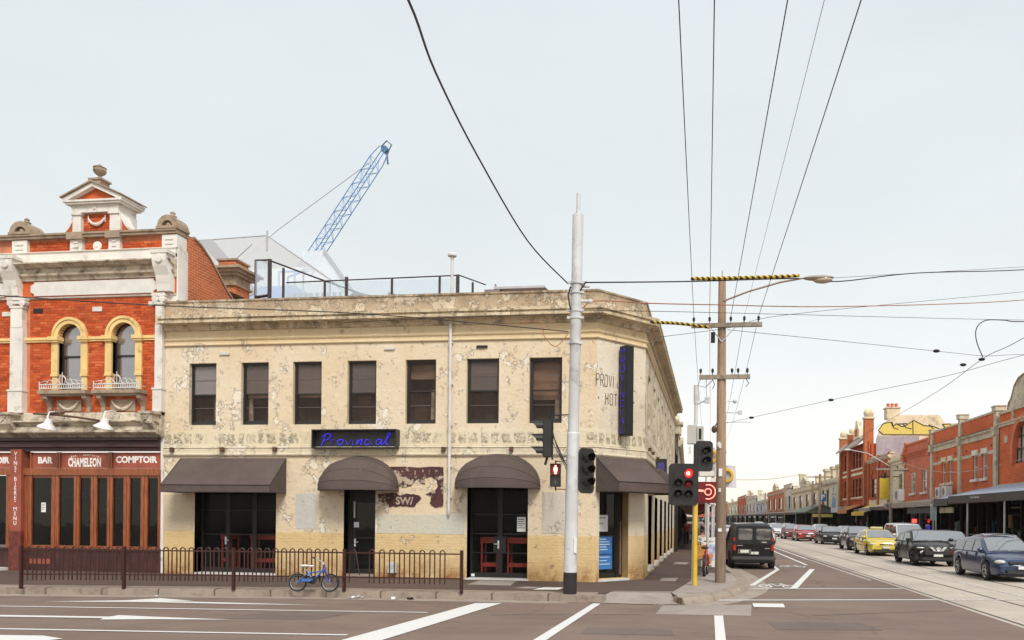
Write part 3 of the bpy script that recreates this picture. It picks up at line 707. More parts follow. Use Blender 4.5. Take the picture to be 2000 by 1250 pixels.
# ------------------------------------------------------------------ awnings (parts of the hotel)
def wedge(M, x0, x1, ztop, out, zf, zv, name='awning'):
    "sloping canvas with closed ends and a short valance"
    pr = [(-.02, ztop), (-out, zf), (-out, zv), (-out + .02, zv), (-.02, zv + .001)]
    o = MB(M).prism(pr, 'x', x0, x1).build(name, m_awn, hotel)
    b = MB(M)
    b.tube([(x0, -out - .004, zf), (x1, -out - .004, zf)], .014); b.tube([(x0, -out - .004, zv), (x1, -out - .004, zv)], .012)
    for x in (x0, x1): b.tube([(x, -.03, ztop), (x, -out, zf), (x, -out, zv), (x, -.03, zv)], .012)
    b.build('seam', m_seam, o); return o
wedge(MF, -16.05, -12.62, 3.67, .92, 2.83, 2.62)
wedge(MC, -.02, 2.0, 3.70, .95, 2.99, 2.72)
def dome(M, cx, hw, z0, h, out, name='domed_awning'):
    ph = [0, .30, .62, .86, 1.0]; nb = 20; b = MB(M); sb = MB(M); rows = []
    for p in ph:
        a = p * pi / 2
        rows.append([(cx - hw * cos(pi * j / nb), -out * sin(a) * sin(pi * j / nb) ** .8 - .005, z0 + h * cos(a) * sin(pi * j / nb) ** .9) for j in range(nb + 1)])
    for r, q in zip(rows, rows[1:]):
        n = len(b.v)
        b.add(r + q, [(j, j + 1, nb + 2 + j, nb + 1 + j) for j in range(nb)])
    fr = rows[-1]; b.add(fr + [(x, y, z - .07) for x, y, z in fr], [(j, j + 1, nb + 2 + j, nb + 1 + j) for j in range(nb)])
    o = b.build(name, m_awn, hotel, smooth=14)
    for r in rows[1:4]: sb.tube(r, .007, 4)
    sb.tube([(x, y, z - .07) for x, y, z in fr], .012, 4)
    sb.build('seam', m_seam, o); return o
dome(MF, -10.3, 1.20, 2.78, .95, .95)
dome(MF, -6.10, 1.24, 2.86, .95, .95)
o = dome(MS, 2.5, 1.25, 2.86, .82, .85)
# boxes for signs
neon = thing('neon_sign_box', 'black box sign with blue neon script reading Provincial above the first domed awning', 'sign', (-10.35, 22.2, 3.97))
b = MB(MF); b.box(-11.68, -9.10, -.06, -.012, 3.98, 4.47); b.box(-11.70, -9.08, -.28, -.012, 4.47, 4.50); b.box(-11.70, -9.08, -.28, -.012, 3.94, 3.98); b.box(-11.70, -11.67, -.28, -.012, 3.9801, 4.4699); b.box(-9.11, -9.08, -.28, -.012, 3.9801, 4.4699)
b.build('case', m_black, neon)
m_neon = emit('neon_blue', (.05, .03, .9), .42); m_neond = emit('dim_neon', (.03, .02, .4), .35)
lit = {'P': [(0, -.1), (.18, .55), (.3, .95), (.45, 1.08), (.62, .98), (.62, .75), (.42, .52), (.18, .42)], 'P2': [(.05, .72), (.28, 1.06)],
 'r': [(.62, 0), (.72, .48), (.8, .5), (.92, .46)], 'o': [(1.25, .5), (1.12, .42), (1.1, .15), (1.22, 0), (1.38, .08), (1.45, .4), (1.3, .52), (1.2, .4)],
 'v': [(1.62, .45), (1.72, .05), (1.78, .0), (1.98, .48)], 'i': [(2.1, .45), (2.08, .08), (2.18, 0)],
 'n': [(2.32, 0), (2.46, .5), (2.4, .1), (2.62, .5), (2.7, .42), (2.62, .08), (2.72, 0)], 'c': [(3.15, .42), (3.02, .5), (2.9, .3), (2.9, .08), (3.05, 0), (3.2, .12)],
 'i2': [(3.36, .48), (3.32, .08), (3.42, 0)], 'a': [(3.98, .44), (3.8, .52), (3.64, .3), (3.66, .05), (3.8, .02), (3.95, .3), (4.02, .5), (3.96, .1), (4.06, 0)],
 'l': [(4.06, .02), (4.35, .55), (4.55, 1.0), (4.5, 1.1), (4.4, .98), (4.28, .3), (4.34, .02), (4.45, .04)], '.': [(4.66, .02), (4.68, .05)]}
dimset = ('r', 'v', 'i', 'i2')
for k, p in lit.items():
    b = MB(MF); b.tube([(-11.48 + u[0] * .47, -.10, 4.06 + u[1] * .31) for u in spl([(x, y, 0) for x, y in p], 5)], .0105, 5)
    b.build('neon_letter', m_neond if k in dimset else m_neon, neon, label='dim letter of the blue neon script' if k in dimset else None)
blade = thing('blade_sign', 'tall black vertical sign with blue neon capitals on the hotel corner', 'sign', (-2.4, 23.2, 4.35))
MB(MC).box(.80, 1.08, -.38, -.08, 4.36, 6.95).build('case', m_soot, blade)
MB(MC).box(.792, .7995, -.36, -.10, 4.40, 6.91).build('face', m_black, blade)
for z in (4.75, 6.5): MB(MC).box(.86, 1.02, -.08, -.001, z, z + .16).build('bracket', m_black, blade)
MQ = MC @ T(.785, 0, 0) @ Matrix(((0, 1, 0, 0), (-1, 0, 0, 0), (0, 0, 1, 0), (0, 0, 0, 1)))
m_neon2 = emit('neon_violet', (.05, .03, .75), .2)
for k, ch in enumerate('PROVINCIAL'):
    z = 6.70 - k * .25; b = MB(MC @ T(.786, 0, 0))
    for pl in STROKE[ch]: b.tube([(0, -.15 - (.62 - u) * .0 - u * .24, z + v * .17) for u, v in pl], .009, 4)
    b.build('neon_letter', m_neon2, blade)
sm = thing('small_box_sign', 'small black box sign with violet face on the side wall of the hotel', 'sign', (-1.8, 28.2, 3.4))
MB(MS).box(4.0, 4.22, -.44, -.02, 3.40, 4.06).build('case', m_black, sm); MB(MS).box(3.990, 3.9985, -.36, -.12, 3.54, 3.93).build('face', emit('violet_face', (.09, .07, .28), .12), sm)
for s_ in (1.2, 2.6, 4.9, 6.4): MB(MS).box(s_ - .03, s_ + .03, -.12, -.001, 4.09, 4.2).build('bracket', m_rust, hotel)
# ------------------------------------------------------------------ the brick terrace with the bar
m_bricki = None
def brickm(name, island):
    g = NG(name, .9, 0., .12)
    r = g.n('ShaderNodeNewGeometry').outputs['Random Per Island'] if island else g.n('ShaderNodeObjectInfo').outputs['Random']
    rp_ = g.n('ShaderNodeValToRGB', {0: r}); e = rp_.color_ramp.elements
    e[0].color = (.34, .055, .018, 1); e[1].color = (.56, .12, .038, 1)
    for p, c in ((.2, (.48, .082, .025)), (.55, (.60, .115, .036)), (.85, (.40, .068, .022)), (.95, (.66, .17, .06))):
        q = e.new(p); q.color = (*c, 1)
    c = g.mix(g.rng(g.noise(1.3, 6, .6), .45, .75, 0, .5), rp_.outputs[0], (.22, .05, .028, 1))
    g.col(g.mix(g.rng(g.noise(9, 4), .5, .8, 0, .35), c, (.58, .24, .13, 1))); g.bump(g.noise(30, 4), .4, .008); return g.m
m_bricki, m_bricks_ = brickm('red_brick', False), brickm('red_brick_run', True)
m_mortar = mat('mortar', (.54, .20, .10), .95, var=.2, sc=4)
m_trim = weathered('painted_stone_trim', (.735, .70, .645), (.26, .20, .14), .22, .8, 2.6, .2)
m_trimd = weathered('dirty_stone_trim', (.58, .50, .39), (.10, .07, .045), .66, .85, 3, .3)
m_stone = weathered('bare_stone', (.36, .27, .19), (.14, .10, .075), .5, .9, 3.5, .35)
m_yel = weathered('ochre_trim', (.78, .56, .23), (.30, .16, .05), .3, .75, 3, .12)
m_gsky = glass('upper_window_glass', (.11, .085, .088), .75, .04, .2)
m_wood = None
g = NG('orange_stained_wood', .42); f = g.noise(5, 6, .6, .4, g.map((7, 7, .5)))
g.col(g.mix(g.rng(f, .3, .7), (.11, .022, .007, 1), (.42, .11, .027, 1))); g.b.inputs['Coat Weight'].default_value = .3; m_wood = g.m
m_signred = mat('sign_red', (.31, .075, .042), .6, var=.2)
m_maroon = mat('maroon_cornice', (.055, .022, .022), .55, var=.25)
m_darkwood = mat('dark_red_stall', (.055, .016, .013), .6, var=.4, sc=5)
m_lett = mat('white_lettering', (.78, .74, .70), .6)
m_iron = mat('white_cast_iron', (.62, .60, .57), .55)
YB = 22.32
bar = thing('brick_terrace', 'red brick terrace with cream pilasters, pediment and arched windows over a wooden bar front', 'building', (-19.2, YB, .15))
MT = T(0, YB, 0)
W1, W2 = (-20.27, -19.47), (-18.42, -17.62)          # arched windows
SPR = 7.46                                           # springing
def arcpts(cx, r, n=14): return [(cx + r * cos(pi - pi * j / n), SPR + r * sin(pi - pi * j / n)) for j in range(n + 1)]
wall(MB(MT @ T(0, .004, 0)), -25.5, -16.28, 5.08, 8.70, [(W1[0], W1[1], 5.75, 7.9), (W2[0], W2[1], 5.75, 7.9)], .2).build('upper_wall', m_mortar, bar)
b = MB(MT)
for a, c in (W1, W2):
    cx, r = (a + c) / 2, .40
    ar = arcpts(cx, r)
    b.prism([(a - .02, SPR)] + ar[:8] + [(cx, 7.92), (a - .02, 7.92)], 'y', .0045, .16); b.prism([(cx, 7.92)] + ar[7:] + [(c + .02, SPR), (c + .02, 7.92)], 'y', .0045, .16)
b.build('spandrel', m_mortar, bar)
# individual bricks on the front
bw, bh, gp = .226, .072, .012
def gaps(z):
    out = []
    for a, c in (W1, W2):
        cx = (a + c) / 2
        if z > 5.70 and z + bh / 2 < SPR: out.append((a - .21, c + .21))
        elif z >= SPR - bh / 2 and abs(z + bh / 2 - SPR) < .59: q = sqrt(.59 ** 2 - (z + bh / 2 - SPR) ** 2); out.append((cx - q, cx + q))
    return out
def courses(x0, x1, z0, z1, test=None):
    z = z0; row = 0; out = []
    while z + bh <= z1 + .004:
        runs = [(x0, x1)]
        for a, c in (test(z) if test else ()): runs = [q for u, v in runs for q in ((u, min(v, a)), (max(u, c), v)) if q[1] - q[0] > .04]
        for r0, r1 in runs:
            x = x0 - (bw / 2 if row % 2 else 0)
            while x < r1 - .03:
                u, v = max(x, r0), min(x + bw, r1)
                if v - u > .03: out.append((u, v, z))
                x += bw + gp
        z += bh + gp; row += 1
    return out
main = courses(-21.28, -16.84, 5.10, 8.66, gaps)
par = courses(-21.30, -19.87, 10.115, 10.44) + courses(-19.39, -18.55, 10.115, 10.40) + courses(-18.11, -16.74, 10.115, 10.43)
aed = courses(-19.45, -18.48, 10.74, 11.26)
side_ = courses(-25.4, -21.96, 5.10, 8.66)
full = [c for c in main if abs(c[1] - c[0] - bw) < 1e-6]
keep = set(full[:300]); bmesh_ = []
for k in range(4):
    b = MB(); b.box(-bw / 2, bw / 2, -.007 - .0015 * (k % 3), .02, 0, bh); bmesh_.append(b.mesh('brick', m_bricki, bevel=.004))
for i, (u, v, z) in enumerate(full[:300]):
    inst('brick', bmesh_[i % 4], bar, ((u + v) / 2, YB + random.uniform(-.002, .002), z), (0, random.uniform(-.006, .006), 0))
b = MB(MT)
for u, v, z in [c for c in main if c not in keep] + par + aed + side_: b.box(u, v, -.007 - random.uniform(0, .004), .02, z, z + bh)
b.build('bricks', m_bricks_, bar, kind='stuff')
# arched windows with ochre surrounds
def arch_window(a, c):
    cx = (a + c) / 2; r = .40
    fr = MB(MT)
    fr.box(a, a + .05, .12, .19, 5.75, SPR); fr.box(c - .05, c, .12, .19, 5.75, SPR); fr.box(a + .05, c - .05, .122, .19, 5.75, 5.83)
    fr.box(a + .05, c - .05, .125, .185, 6.83, 6.89)
    o_, i_ = arcpts(cx, r), arcpts(cx, r - .06)
    for j in range(14): fr.prism([o_[j], o_[j + 1], i_[j + 1], i_[j]], 'y', .12, .19)
    o = fr.build('arched_window', m_frame, bar)
    MB(MT).box(a + .04, c - .04, .165, .175, 5.8, 6.85).build('pane', m_gsky, o)
    MB(MT).prism([(a + .04, 6.86), (c - .04, 6.86)] + [(x, z) for x, z in arcpts(cx, r - .05)][::-1], 'y', .145, .155).build('pane', m_gsky, o)
    y = MB(MT)
    o_, i_ = arcpts(cx, r + .20, 20), arcpts(cx, r - .001, 20); m_ = arcpts(cx, r + .12, 20)
    for j in range(20): y.prism([m_[j], m_[j + 1], i_[j + 1], i_[j]], 'y', -.07, .12); y.prism([o_[j], o_[j + 1], m_[j + 1], m_[j]], 'y', -.10, .02)
    for s, x in ((-1, a), (1, c)):
        x0, x1 = sorted((x, x + s * .22))
        y.box(x0, x1, -.06, .12, 6.27, 7.28); y.box(x0 + .02, x1 - .02, -.04, .12, 5.75, 6.269); y.box(x0 - .01, x1 + .01, -.075, .1, 6.22, 6.30)
        y.box(x0 - .04, x1 + .04, -.12, .12, 7.281, 7.34); y.box(x0 - .06, x1 + .06, -.15, .12, 7.341, 7.455); y.box(x0 + .05, x1 - .05, -.068, -.05, 6.4, 7.2)
    y.build('window_surround', m_yel, bar)
    # sill on consoles with a garland panel, and the cast iron guard
    s = MB(MT); s.box(cx - .84, cx + .80, -.34, .0, 5.64, 5.75); s.box(cx - .79, cx + .75, -.28, .0, 5.58, 5.639)
    s.build('sill', m_stone, bar)
    k = MB(MT)
    for x in (cx - .72, cx + .62):
        k.prism([(0, 5.08), (-.08, 5.10), (-.07, 5.25), (-.14, 5.40), (-.26, 5.50), (-.27, 5.579), (0, 5.579)], 'x', x, x + .14)
    k.build('console', m_stone, bar)
    p = MB(MT); p.box(cx - .42, cx + .42, -.05, .0, 5.12, 5.48)
    p = p.build('garland_panel', m_stone, bar)
    gl = MB(MT); gl.tube([(x, -.07, z) for x, _, z in spl([(cx - .36, 0, 5.44), (cx - .22, 0, 5.27), (cx, 0, 5.18), (cx + .22, 0, 5.27), (cx + .36, 0, 5.44)], 4)], [.02, .025, .03, .035, .04, .045, .05, .05, .05, .05, .05, .045, .04, .035, .03, .025, .02], 6)
    gl.build('garland', m_trimd, p, smooth=50)
    ir = MB(MT)
    for x0, x1, yy in ((cx - .78, cx + .74, -.31),):
        ir.tube([(x0, yy, 5.80), (x1, yy, 5.80)], .018, 5); ir.tube([(x0, yy, 5.92), (x1, yy, 5.92)], .018, 5)
        n = 20
        for j in range(n + 1): x = x0 + (x1 - x0) * j / n; ir.tube([(x, yy, 5.78), (x, yy, 5.92)], .012, 4)
        for s in (-1, 1):
            for q, amp in ((.60, .09), (.42, .12), (.24, .15)):
                x = cx + s * q; ir.tube([(x + .1 * cos(t) * s, yy, 5.94 + amp * .5 + amp * .5 * sin(t)) for t in [k * .7 for k in range(8)]], .012, 4)
            ir.tube([(cx - .02 + s * .76, yy, 5.75), (cx - .02 + s * .76, yy, 6.02)], .016, 5)
            ir.tube([(cx - .02 + s * .76, yy, 5.86), (cx - .02 + s * .76, -.02, 5.86)], .013, 5)
        ir.tube([(cx + .11 * cos(t), yy, 6.06 + .14 * sin(t)) for t in [k * pi / 6 for k in range(13)]], .014, 4)
        ir.tube([(cx, yy, 5.92), (cx, yy, 6.30)], .014, 4)
        for q in (.07, .14): ir.tube([(cx - q, yy, 6.20 - q * .8), (cx, yy, 6.24 - q * .3), (cx + q, yy, 6.20 - q * .8)], .012, 4)
    ir.build('cast_iron_guard', m_iron, bar)
arch_window(*W1); arch_window(*W2)
b = MB(MT)
for x0, x1 in ((-25.5, -21.86), (-21.40, W1[0] - .27), (W1[1] + .27, W2[0] - .27), (W2[1] + .27, -16.87)):
    b = MB(MT); b.box(x0, x1, -.05, .02, 7.30, 7.36); b.box(x0, x1, -.08, .02, 7.36, 7.44); b.build('impost_band', m_yel, bar)
pass
for x, z, m in ((-22.1, 8.22, m_trim), (-18.95, 8.30, m_trim), (-17.05, 8.42, m_trim), (-21.0, 8.30, m_dark)): MB(MT).box(x - .16, x + .16, -.03, .02, z - .07, z + .07).build('air_vent', m, bar)
# pilasters
def pilaster(x0, x1):
    b = MB(MT); cx = (x0 + x1) / 2
    b.box(x0, x1, -.16, .05, 5.08, 7.75); b.box(x0 - .03, x1 + .03, -.20, .05, 5.081, 5.75); b.box(x0 - .05, x1 + .05, -.22, .05, 5.751, 5.81)
    b.box(x0 + .02, x1 - .02, -.17, .05, 7.751, 8.36); b.box(x0 - .02, x1 + .02, -.19, .05, 8.361, 8.42)
    for x in (x0 + .01, x1 - .01): b.lathe([(.03, -.20), (.11, -.19), (.11, -.02), (.03, 0)], (x, 0, 8.53), 12, 'y')
    b.box(x0 - .06, x1 + .06, -.17, .05, 8.50, 8.60); b.box(x0 - .10, x1 + .10, -.20, .05, 8.601, 8.70)
    return b.build('pilaster', m_trim, bar)
pilaster(-21.84, -21.40); pilaster(-16.88, -16.635)
# entablature
pth = [(-25.5, YB), (-16.26, YB)]
def ent(name, prof, m): return MB().sweep(pth, prof).build(name, m, bar)
ent('name_board_bed', [(0, 8.701), (.04, 8.701), (.04, 9.20), (0, 9.20)], m_bricki)
b = MB(MT)
for x0, x1 in ((-21.20, -16.88), (-25.4, -22.02)):
    b.prism([(x0 + .12, 8.74), (x1 - .12, 8.74), (x1 - .12, 8.80), (x1, 8.86), (x1, 9.06), (x1 - .12, 9.12), (x1 - .12, 9.17), (x0 + .12, 9.17), (x0 + .12, 9.12), (x0, 9.06), (x0, 8.86), (x0 + .12, 8.80)], 'y', -.09, -.041)
b.build('name_panel', mat('white_panel', (.68, .66, .62), .7, var=.1), bar)
ent('architrave', [(0, 8.66), (.06, 8.66), (.08, 8.70), (0, 8.7005)], m_trim)
ent('cornice', [(0, 9.201), (.10, 9.21), (.12, 9.30), (.20, 9.34), (.22, 9.40), (.14, 9.41), (.14, 9.55), (.26, 9.58), (.34, 9.64), (.40, 9.66), (.40, 9.70), (.12, 9.74), (0, 9.74)], m_trimd)
ent('blocking_course', [(0, 9.741), (.10, 9.741), (.10, 10.06), (.14, 10.08), (.14, 10.10), (0, 10.11)], m_trim)
MB(MT).box(-25.5, -16.26, .013, .35, 10.0, 10.52).build('parapet', m_mortar, bar)
for x0, x1 in ((-21.86, -21.34), (-19.84, -19.42), (-18.52, -18.14), (-16.72, -16.22)):
    b = MB(MT); b.box(x0, x1, -.10, .36, 10.101, 10.50); b.box(x0 + .12, x1 - .12, -.125, -.09, 10.2, 10.26); b.box(x0 + .12, x1 - .12, -.125, -.09, 10.34, 10.40); b.build('parapet_pier', m_trim, bar)
b = MB(MT); b.box(-25.5, -16.20, -.14, .40, 10.52, 10.60); b.box(-25.5, -16.20, -.18, .42, 10.601, 10.66)
for x0, x1 in ((-19.90, -19.36), (-18.58, -18.08)): b.box(x0, x1, -.19, .3, 10.45, 10.665)
b.build('coping', m_stone, bar)
b = MB(MT); b.lathe([(.13, -.045), (.15, -.02), (.15, .0)], (-18.97, 0, 10.26), 14, 'y'); b.lathe([(.05, -.07), (.07, -.04)], (-18.97, 0, 10.26), 10, 'y'); b.build('rosette', m_trim, bar)
for x0, x1 in ((-22.06, -21.44), (-16.86, -16.24)):          # big scroll brackets under the cornice
    b = MB(MT); b.prism([(0, 8.72), (-.22, 8.74), (-.24, 8.95), (-.30, 9.2), (-.42, 9.45), (-.46, 9.6), (-.46, 9.82), (0, 9.82)], 'x', x0 + .08, x1 - .08)
    b.lathe([(.02, -.50), (.12, -.49), (.14, -.46)], ((x0 + x1) / 2, 0, 9.66), 12, 'y'); b.box(x0 + .02, x1 - .02, -.48, 0, 9.821, 9.92)
    b.build('scroll_bracket', m_trim, bar)
def shell_block(x0, x1):
    cx = (x0 + x1) / 2; h = (x1 - x0) / 2; b = MB(MT)
    b.box(x0, x1, -.20, .42, 10.661, 10.74)
    n = 16; o_ = [(cx + h * .95 * cos(pi - pi * j / n), 10.741 + .34 * sin(pi - pi * j / n)) for j in range(n + 1)]
    i_ = [(cx + h * .5 * cos(pi - pi * j / n), 10.741 + .17 * sin(pi - pi * j / n)) for j in range(n + 1)]
    for j in range(n): b.prism([o_[j], o_[j + 1], i_[j + 1], i_[j]], 'y', -.17, .40)
    b.prism(i_, 'y', -.06, .38); b.lathe([(.02, -.13), (.08, -.1), (.08, -.05)], (cx, 0, 10.80), 10, 'y')
    b.lathe([(.10, 11.07), (.12, 11.12), (.06, 11.17), (.08, 11.22), (.01, 11.28)], (cx, .1, 0), 10)
    b.build('acroterion', m_stone, bar, smooth=30)
shell_block(-21.92, -21.14); shell_block(-16.86, -16.16)
# the pedimented centrepiece
b = MB(MT); b.box(-19.72, -18.20, .013, .62, 10.661, 11.3); b.build('gablet', m_mortar, bar)
b = MB(MT)
for x0, x1 in ((-19.74, -19.46), (-18.47, -18.19)):
    b.box(x0, x1, -.12, .05, 10.671, 11.20); b.box(x0 - .04, x1 + .04, -.16, .05, 11.201, 11.27); b.box(x0 + .08, x0 + .12, -.13, -.10, 10.75, 11.15); b.box(x1 - .12, x1 - .08, -.13, -.10, 10.75, 11.15)
b.box(-18.19, -18.13, -.1, .62, 10.68, 11.27)
b.box(-19.76, -18.17, -.14, .64, 11.271, 11.50); b.box(-19.90, -18.03, -.24, .70, 11.501, 11.56); b.box(-19.96, -17.97, -.28, .74, 11.561, 11.62)
b.lathe([(.03, -.17), (.06, -.14)], (-18.97, 0, 11.38), 8, 'y')
for s in (-1, 1):
    c = -18.965; b.prism([(c + s * 1.02, 11.621), (c + s * 1.02, 11.69), (c, 12.15), (c, 12.02), (c + s * .82, 11.64), (c + s * .80, 11.621)], 'y', -.26, .74)
b.build('pediment', m_trim, bar)
MB(MT).prism([(-19.75, 11.622), (-18.18, 11.622), (-18.965, 12.01)], 'y', -.10, .7).build('tympanum', m_bricki, bar)
b = MB(MT)
for s in (-1, 1):
    c = -18.965; b.prism([(c + s * 1.06, 11.691), (c + s * 1.06, 11.73), (c, 12.20), (c, 12.151)], 'y', -.32, .78)
b.build('pediment_coping', m_stone, bar)
b = MB(MT); b.tube([(x, -.06, z) for x, _, z in spl([(-19.26, 0, 11.13), (-19.14, 0, 10.97), (-18.97, 0, 10.91), (-18.8, 0, 10.98), (-18.68, 0, 11.13)], 4)], [.015, .02, .03, .035, .04, .045, .05, .05, .05, .05, .05, .045, .04, .035, .03, .02, .015], 6)
for x in (-19.26, -18.68): b.tube([(x, -.05, 11.2), (x, -.05, 10.98)], .014, 5)
b.build('garland', m_trim, bar, smooth=50)
for s, x in ((-1, -19.74), (1, -18.19)):
    pr = [(x, 10.665)] + [(x + s * .36 * (1 - t), 10.665 + .02 + .50 * t ** 1.8) for t in (0, .15, .3, .45, .6, .75, .9, 1)] + [(x, 11.15)]
    MB(MT).prism(pr, 'y', -.02, .25).build('volute_wing', m_bricki, bar)
    cp = [(x + s * (.38 * (1 - t)), 10.69 + .50 * t ** 1.8) for t in (0, .15, .3, .45, .6, .75, .9, 1)]
    b = MB(MT)
    for p, q in zip(cp, cp[1:]): b.prism([p, q, (q[0] + s * .07, q[1] + .03), (p[0] + s * .07, p[1] + .03)], 'y', -.05, .28)
    b.build('volute_coping', m_trim, bar)
b = MB(MT); b.box(-19.13, -18.77, -.15, .22, 12.14, 12.26); b.box(-19.18, -18.72, -.18, .25, 12.261, 12.32)
b.lathe([(.13, 12.32), (.06, 12.38), (.05, 12.44), (.07, 12.46), (.15, 12.52), (.19, 12.60), (.17, 12.68), (.19, 12.70), (.10, 12.74), (.05, 12.79), (.01, 12.82)], (-18.95, .03, 0), 14)
b.build('urn_finial', m_stone, bar, smooth=35)
# party wall sweeping down behind the parapet, gutter and chimney
m_bfar = brickmat('red_brickwork', (.40, .095, .036), (.52, .15, .06), (.56, .34, .22))
MB().box(-16.25, -16.203, YB - .05, YB + .399, 8.5, 10.09).build('quoin', m_trim, bar)
sw_ = [(YB + .40, 8.0), (YB + .40, 10.62), (22.95, 10.60), (23.3, 10.48), (23.75, 10.22), (24.2, 9.85), (24.7, 9.42), (25.3, 9.06), (26.0, 8.82), (26.0, 8.0)]
MB().prism(sw_, 'x', -16.62, -16.18).build('party_wall', m_bfar, bar)
b = MB()
for p, q in zip(sw_[2:8], sw_[3:9]): b.prism([(p[0], p[1] + .002), (q[0], q[1] + .002), (q[0], q[1] + .07), (p[0], p[1] + .07)], 'x', -16.66, -16.14)
b.build('wall_coping', m_stone, bar)
ch = thing('brick_chimney', 'stubby red brick chimney with a heavy moulded cap behind the hotel parapet', 'chimney', (-17.6, 27, 8))
MB().box(-18.02, -17.30, 26.9, 27.8, 8.0, 10.62).build('stack', m_bfar, ch)
MB().prism([(-17.30, 8.0), (-17.30, 10.0), (-16.2, 9.3), (-16.2, 8.0)], 'y', 26.95, 27.75).build('shoulder', m_bfar, ch)
b = MB(); b.box(-18.10, -17.22, 26.82, 27.88, 10.32, 10.40); b.box(-18.03, -17.29, 26.89, 27.81, 10.401, 10.68); b.box(-18.15, -17.17, 26.77, 27.93, 10.681, 10.78); b.box(-18.27, -17.05, 26.65, 28.05, 10.781, 10.88); b.box(-18.38, -16.94, 26.54, 28.16, 10.881, 10.97)
b.build('cap', m_stone, ch); MB().box(-18.0, -17.32, 26.95, 27.75, 10.971, 11.26).build('pot_base', m_bfar, ch); MB().box(-18.05, -17.27, 26.9, 27.8, 11.261, 11.33).build('pot_rim', m_stone, ch)
MB().poly([(-25.5, YB + .3, 9.6), (-16.5, YB + .3, 9.6), (-16.5, 40, 9.9), (-25.5, 40, 9.9)]).build('roof', m_stone, bar)
MB().box(-16.9, -16.7, YB + .3, 40, .15, 9.5).build('party_wall', m_bfar, bar)
# shop front
MB(MT).box(-16.64, -16.26, -.03, .05, 8.43, 8.70).build('capital_block', m_trim, bar)
ent_end = (-16.64, YB)
MB().sweep([(-25.5, YB), ent_end], [(0, 4.30), (.14, 4.30), (.20, 4.36), (.34, 4.40), (.40, 4.44), (.40, 4.50), (.30, 4.52), (.28, 4.62), (.22, 4.66), (.26, 4.72), (.42, 4.76), (.42, 4.80), (.16, 4.84), (.14, 5.04), (.10, 5.08), (0, 5.08)]).build('shop_cornice', m_trimd, bar)
b = MB(MT); b.sweep([(-25.5, 0), (-16.74, 0)], [(0, 3.88), (.08, 3.88), (.08, 3.98), (.16, 4.01), (.16, 4.09), (.10, 4.10), (.10, 4.18), (.20, 4.21), (.20, 4.296), (0, 4.296)]); b.build('fascia_moulding', m_maroon, bar)
for x0, x1 in ((-21.98, -21.42), (-17.12, -16.64)):
    b = MB(MT); b.prism([(0, 4.35), (-.3, 4.38), (-.34, 4.5), (-.50, 4.7), (-.50, 4.98), (0, 4.98)], 'x', x0 + .05, x1 - .05); b.box(x0, x1, -.54, 0, 4.981, 5.06)
    cx = (x0 + x1) / 2
    for s in (-1, 1): b.tube([(cx - .1, -.51, 4.84 - s * .1), (cx + .1, -.51, 4.84 + s * .1)], .02, 4)
    b.lathe([(.03, -.54), (.05, -.5)], (cx, 0, 4.84), 8, 'y'); b.build('bracket_block', m_trimd, bar)
MB(MT).box(-16.74, -16.635, -.03, .2, .15, 4.30).build('end_pier', m_trim, bar)
MB(MT).box(-21.80, -21.42, -.14, .2, 1.38, 3.94).build('menu_pilaster', m_signred, bar)
MB(MT).box(-21.82, -21.40, -.16, .2, .15, 1.379).build('plinth', mat('chipped_red_plinth', (.14, .028, .02), .6, var=.5, sc=6), bar)
zz = 3.80
for ch_ in 'VINS\u00b7BI\u00c8RE\u00b7MENU':
    if ch_ == '\u00b7': zz -= .03; MB(MT).box(-21.64, -21.60, -.146, -.139, zz + .05, zz + .09).build('lettering', m_lett, bar); zz -= .17; continue
    textmesh(ch_, .17, T(-21.62, YB - .141, zz), 'lettering', m_lett, bar, .002, .002); zz -= .148
def board(x0, x1):
    b = MB(MT); b.box(x0, x1, .02, .06, 3.37, 3.85); b.build('sign_board', m_signred, bar)
    for q in (x0 - .05, x1): MB(MT).box(q, q + .05, -.02, .08, 3.362, 3.86).build('board_frame', m_wood, bar)
board(-21.18, -20.31); board(-20.18, -18.52); board(-18.40, -16.78); board(-24.0, -21.9)
textmesh('BAR', .27, T(-20.74, YB + .017, 3.60), 'lettering', m_lett, bar, .003, .012)
textmesh('COMPTOIR', .27, T(-17.60, YB + .017, 3.62), 'lettering', m_lett, bar, .003, .012)
textmesh('COMPTOIR', .27, T(-22.70, YB + .017, 3.60), 'lettering', m_lett, bar, .003, .012)
textmesh('CHAMELEON', .36, T(-19.36, YB + .017, 3.53), 'lettering', m_lett, bar, .003, .016, 1.08, xs=.50)
for k, ch_ in enumerate('BAR \u00b7 COMPTOIR'):
    a = (k - 6.5) * .068; textmesh(ch_, .075, T(-19.35 + a * 1.05, YB + .017, 3.775 - a * a * .30), 'lettering', m_lett, bar, .002, .001)
b = MB(MT); b.box(-25.5, -16.74, -.06, .1, 3.14, 3.36); b.build('transom_rail', m_wood, bar)
muls = [(-21.40, -21.16), (-20.46, -20.21), (-19.68, -19.50), (-19.10, -18.90), (-18.54, -18.36), (-17.98, -17.78), (-17.40, -17.18), (-16.82, -16.74)]
for a, c in muls:
    m_ = (a + c) / 2; b = MB(MT)
    b.box(a, m_ - .006, -.03, .07, .85, 3.139); b.box(m_ + .006, c, -.025, .07, .85, 3.139); b.build('door_stile', m_wood, bar)
for (a, c), (d, e) in zip(muls, muls[1:]):
    MB(MT).box(c, d, .0, .05, .861, .95).build('door_rail', m_wood, bar); MB(MT).box(c, d, .0, .05, 3.06, 3.139).build('door_rail', m_wood, bar)
    MB(MT).box(c, d, .03, .036, .94, 3.07).build('pane', m_gshop, bar)
MB(MT).box(-25.5, -16.74, -.02, .1, .15, .849).build('stall_riser', m_darkwood, bar)
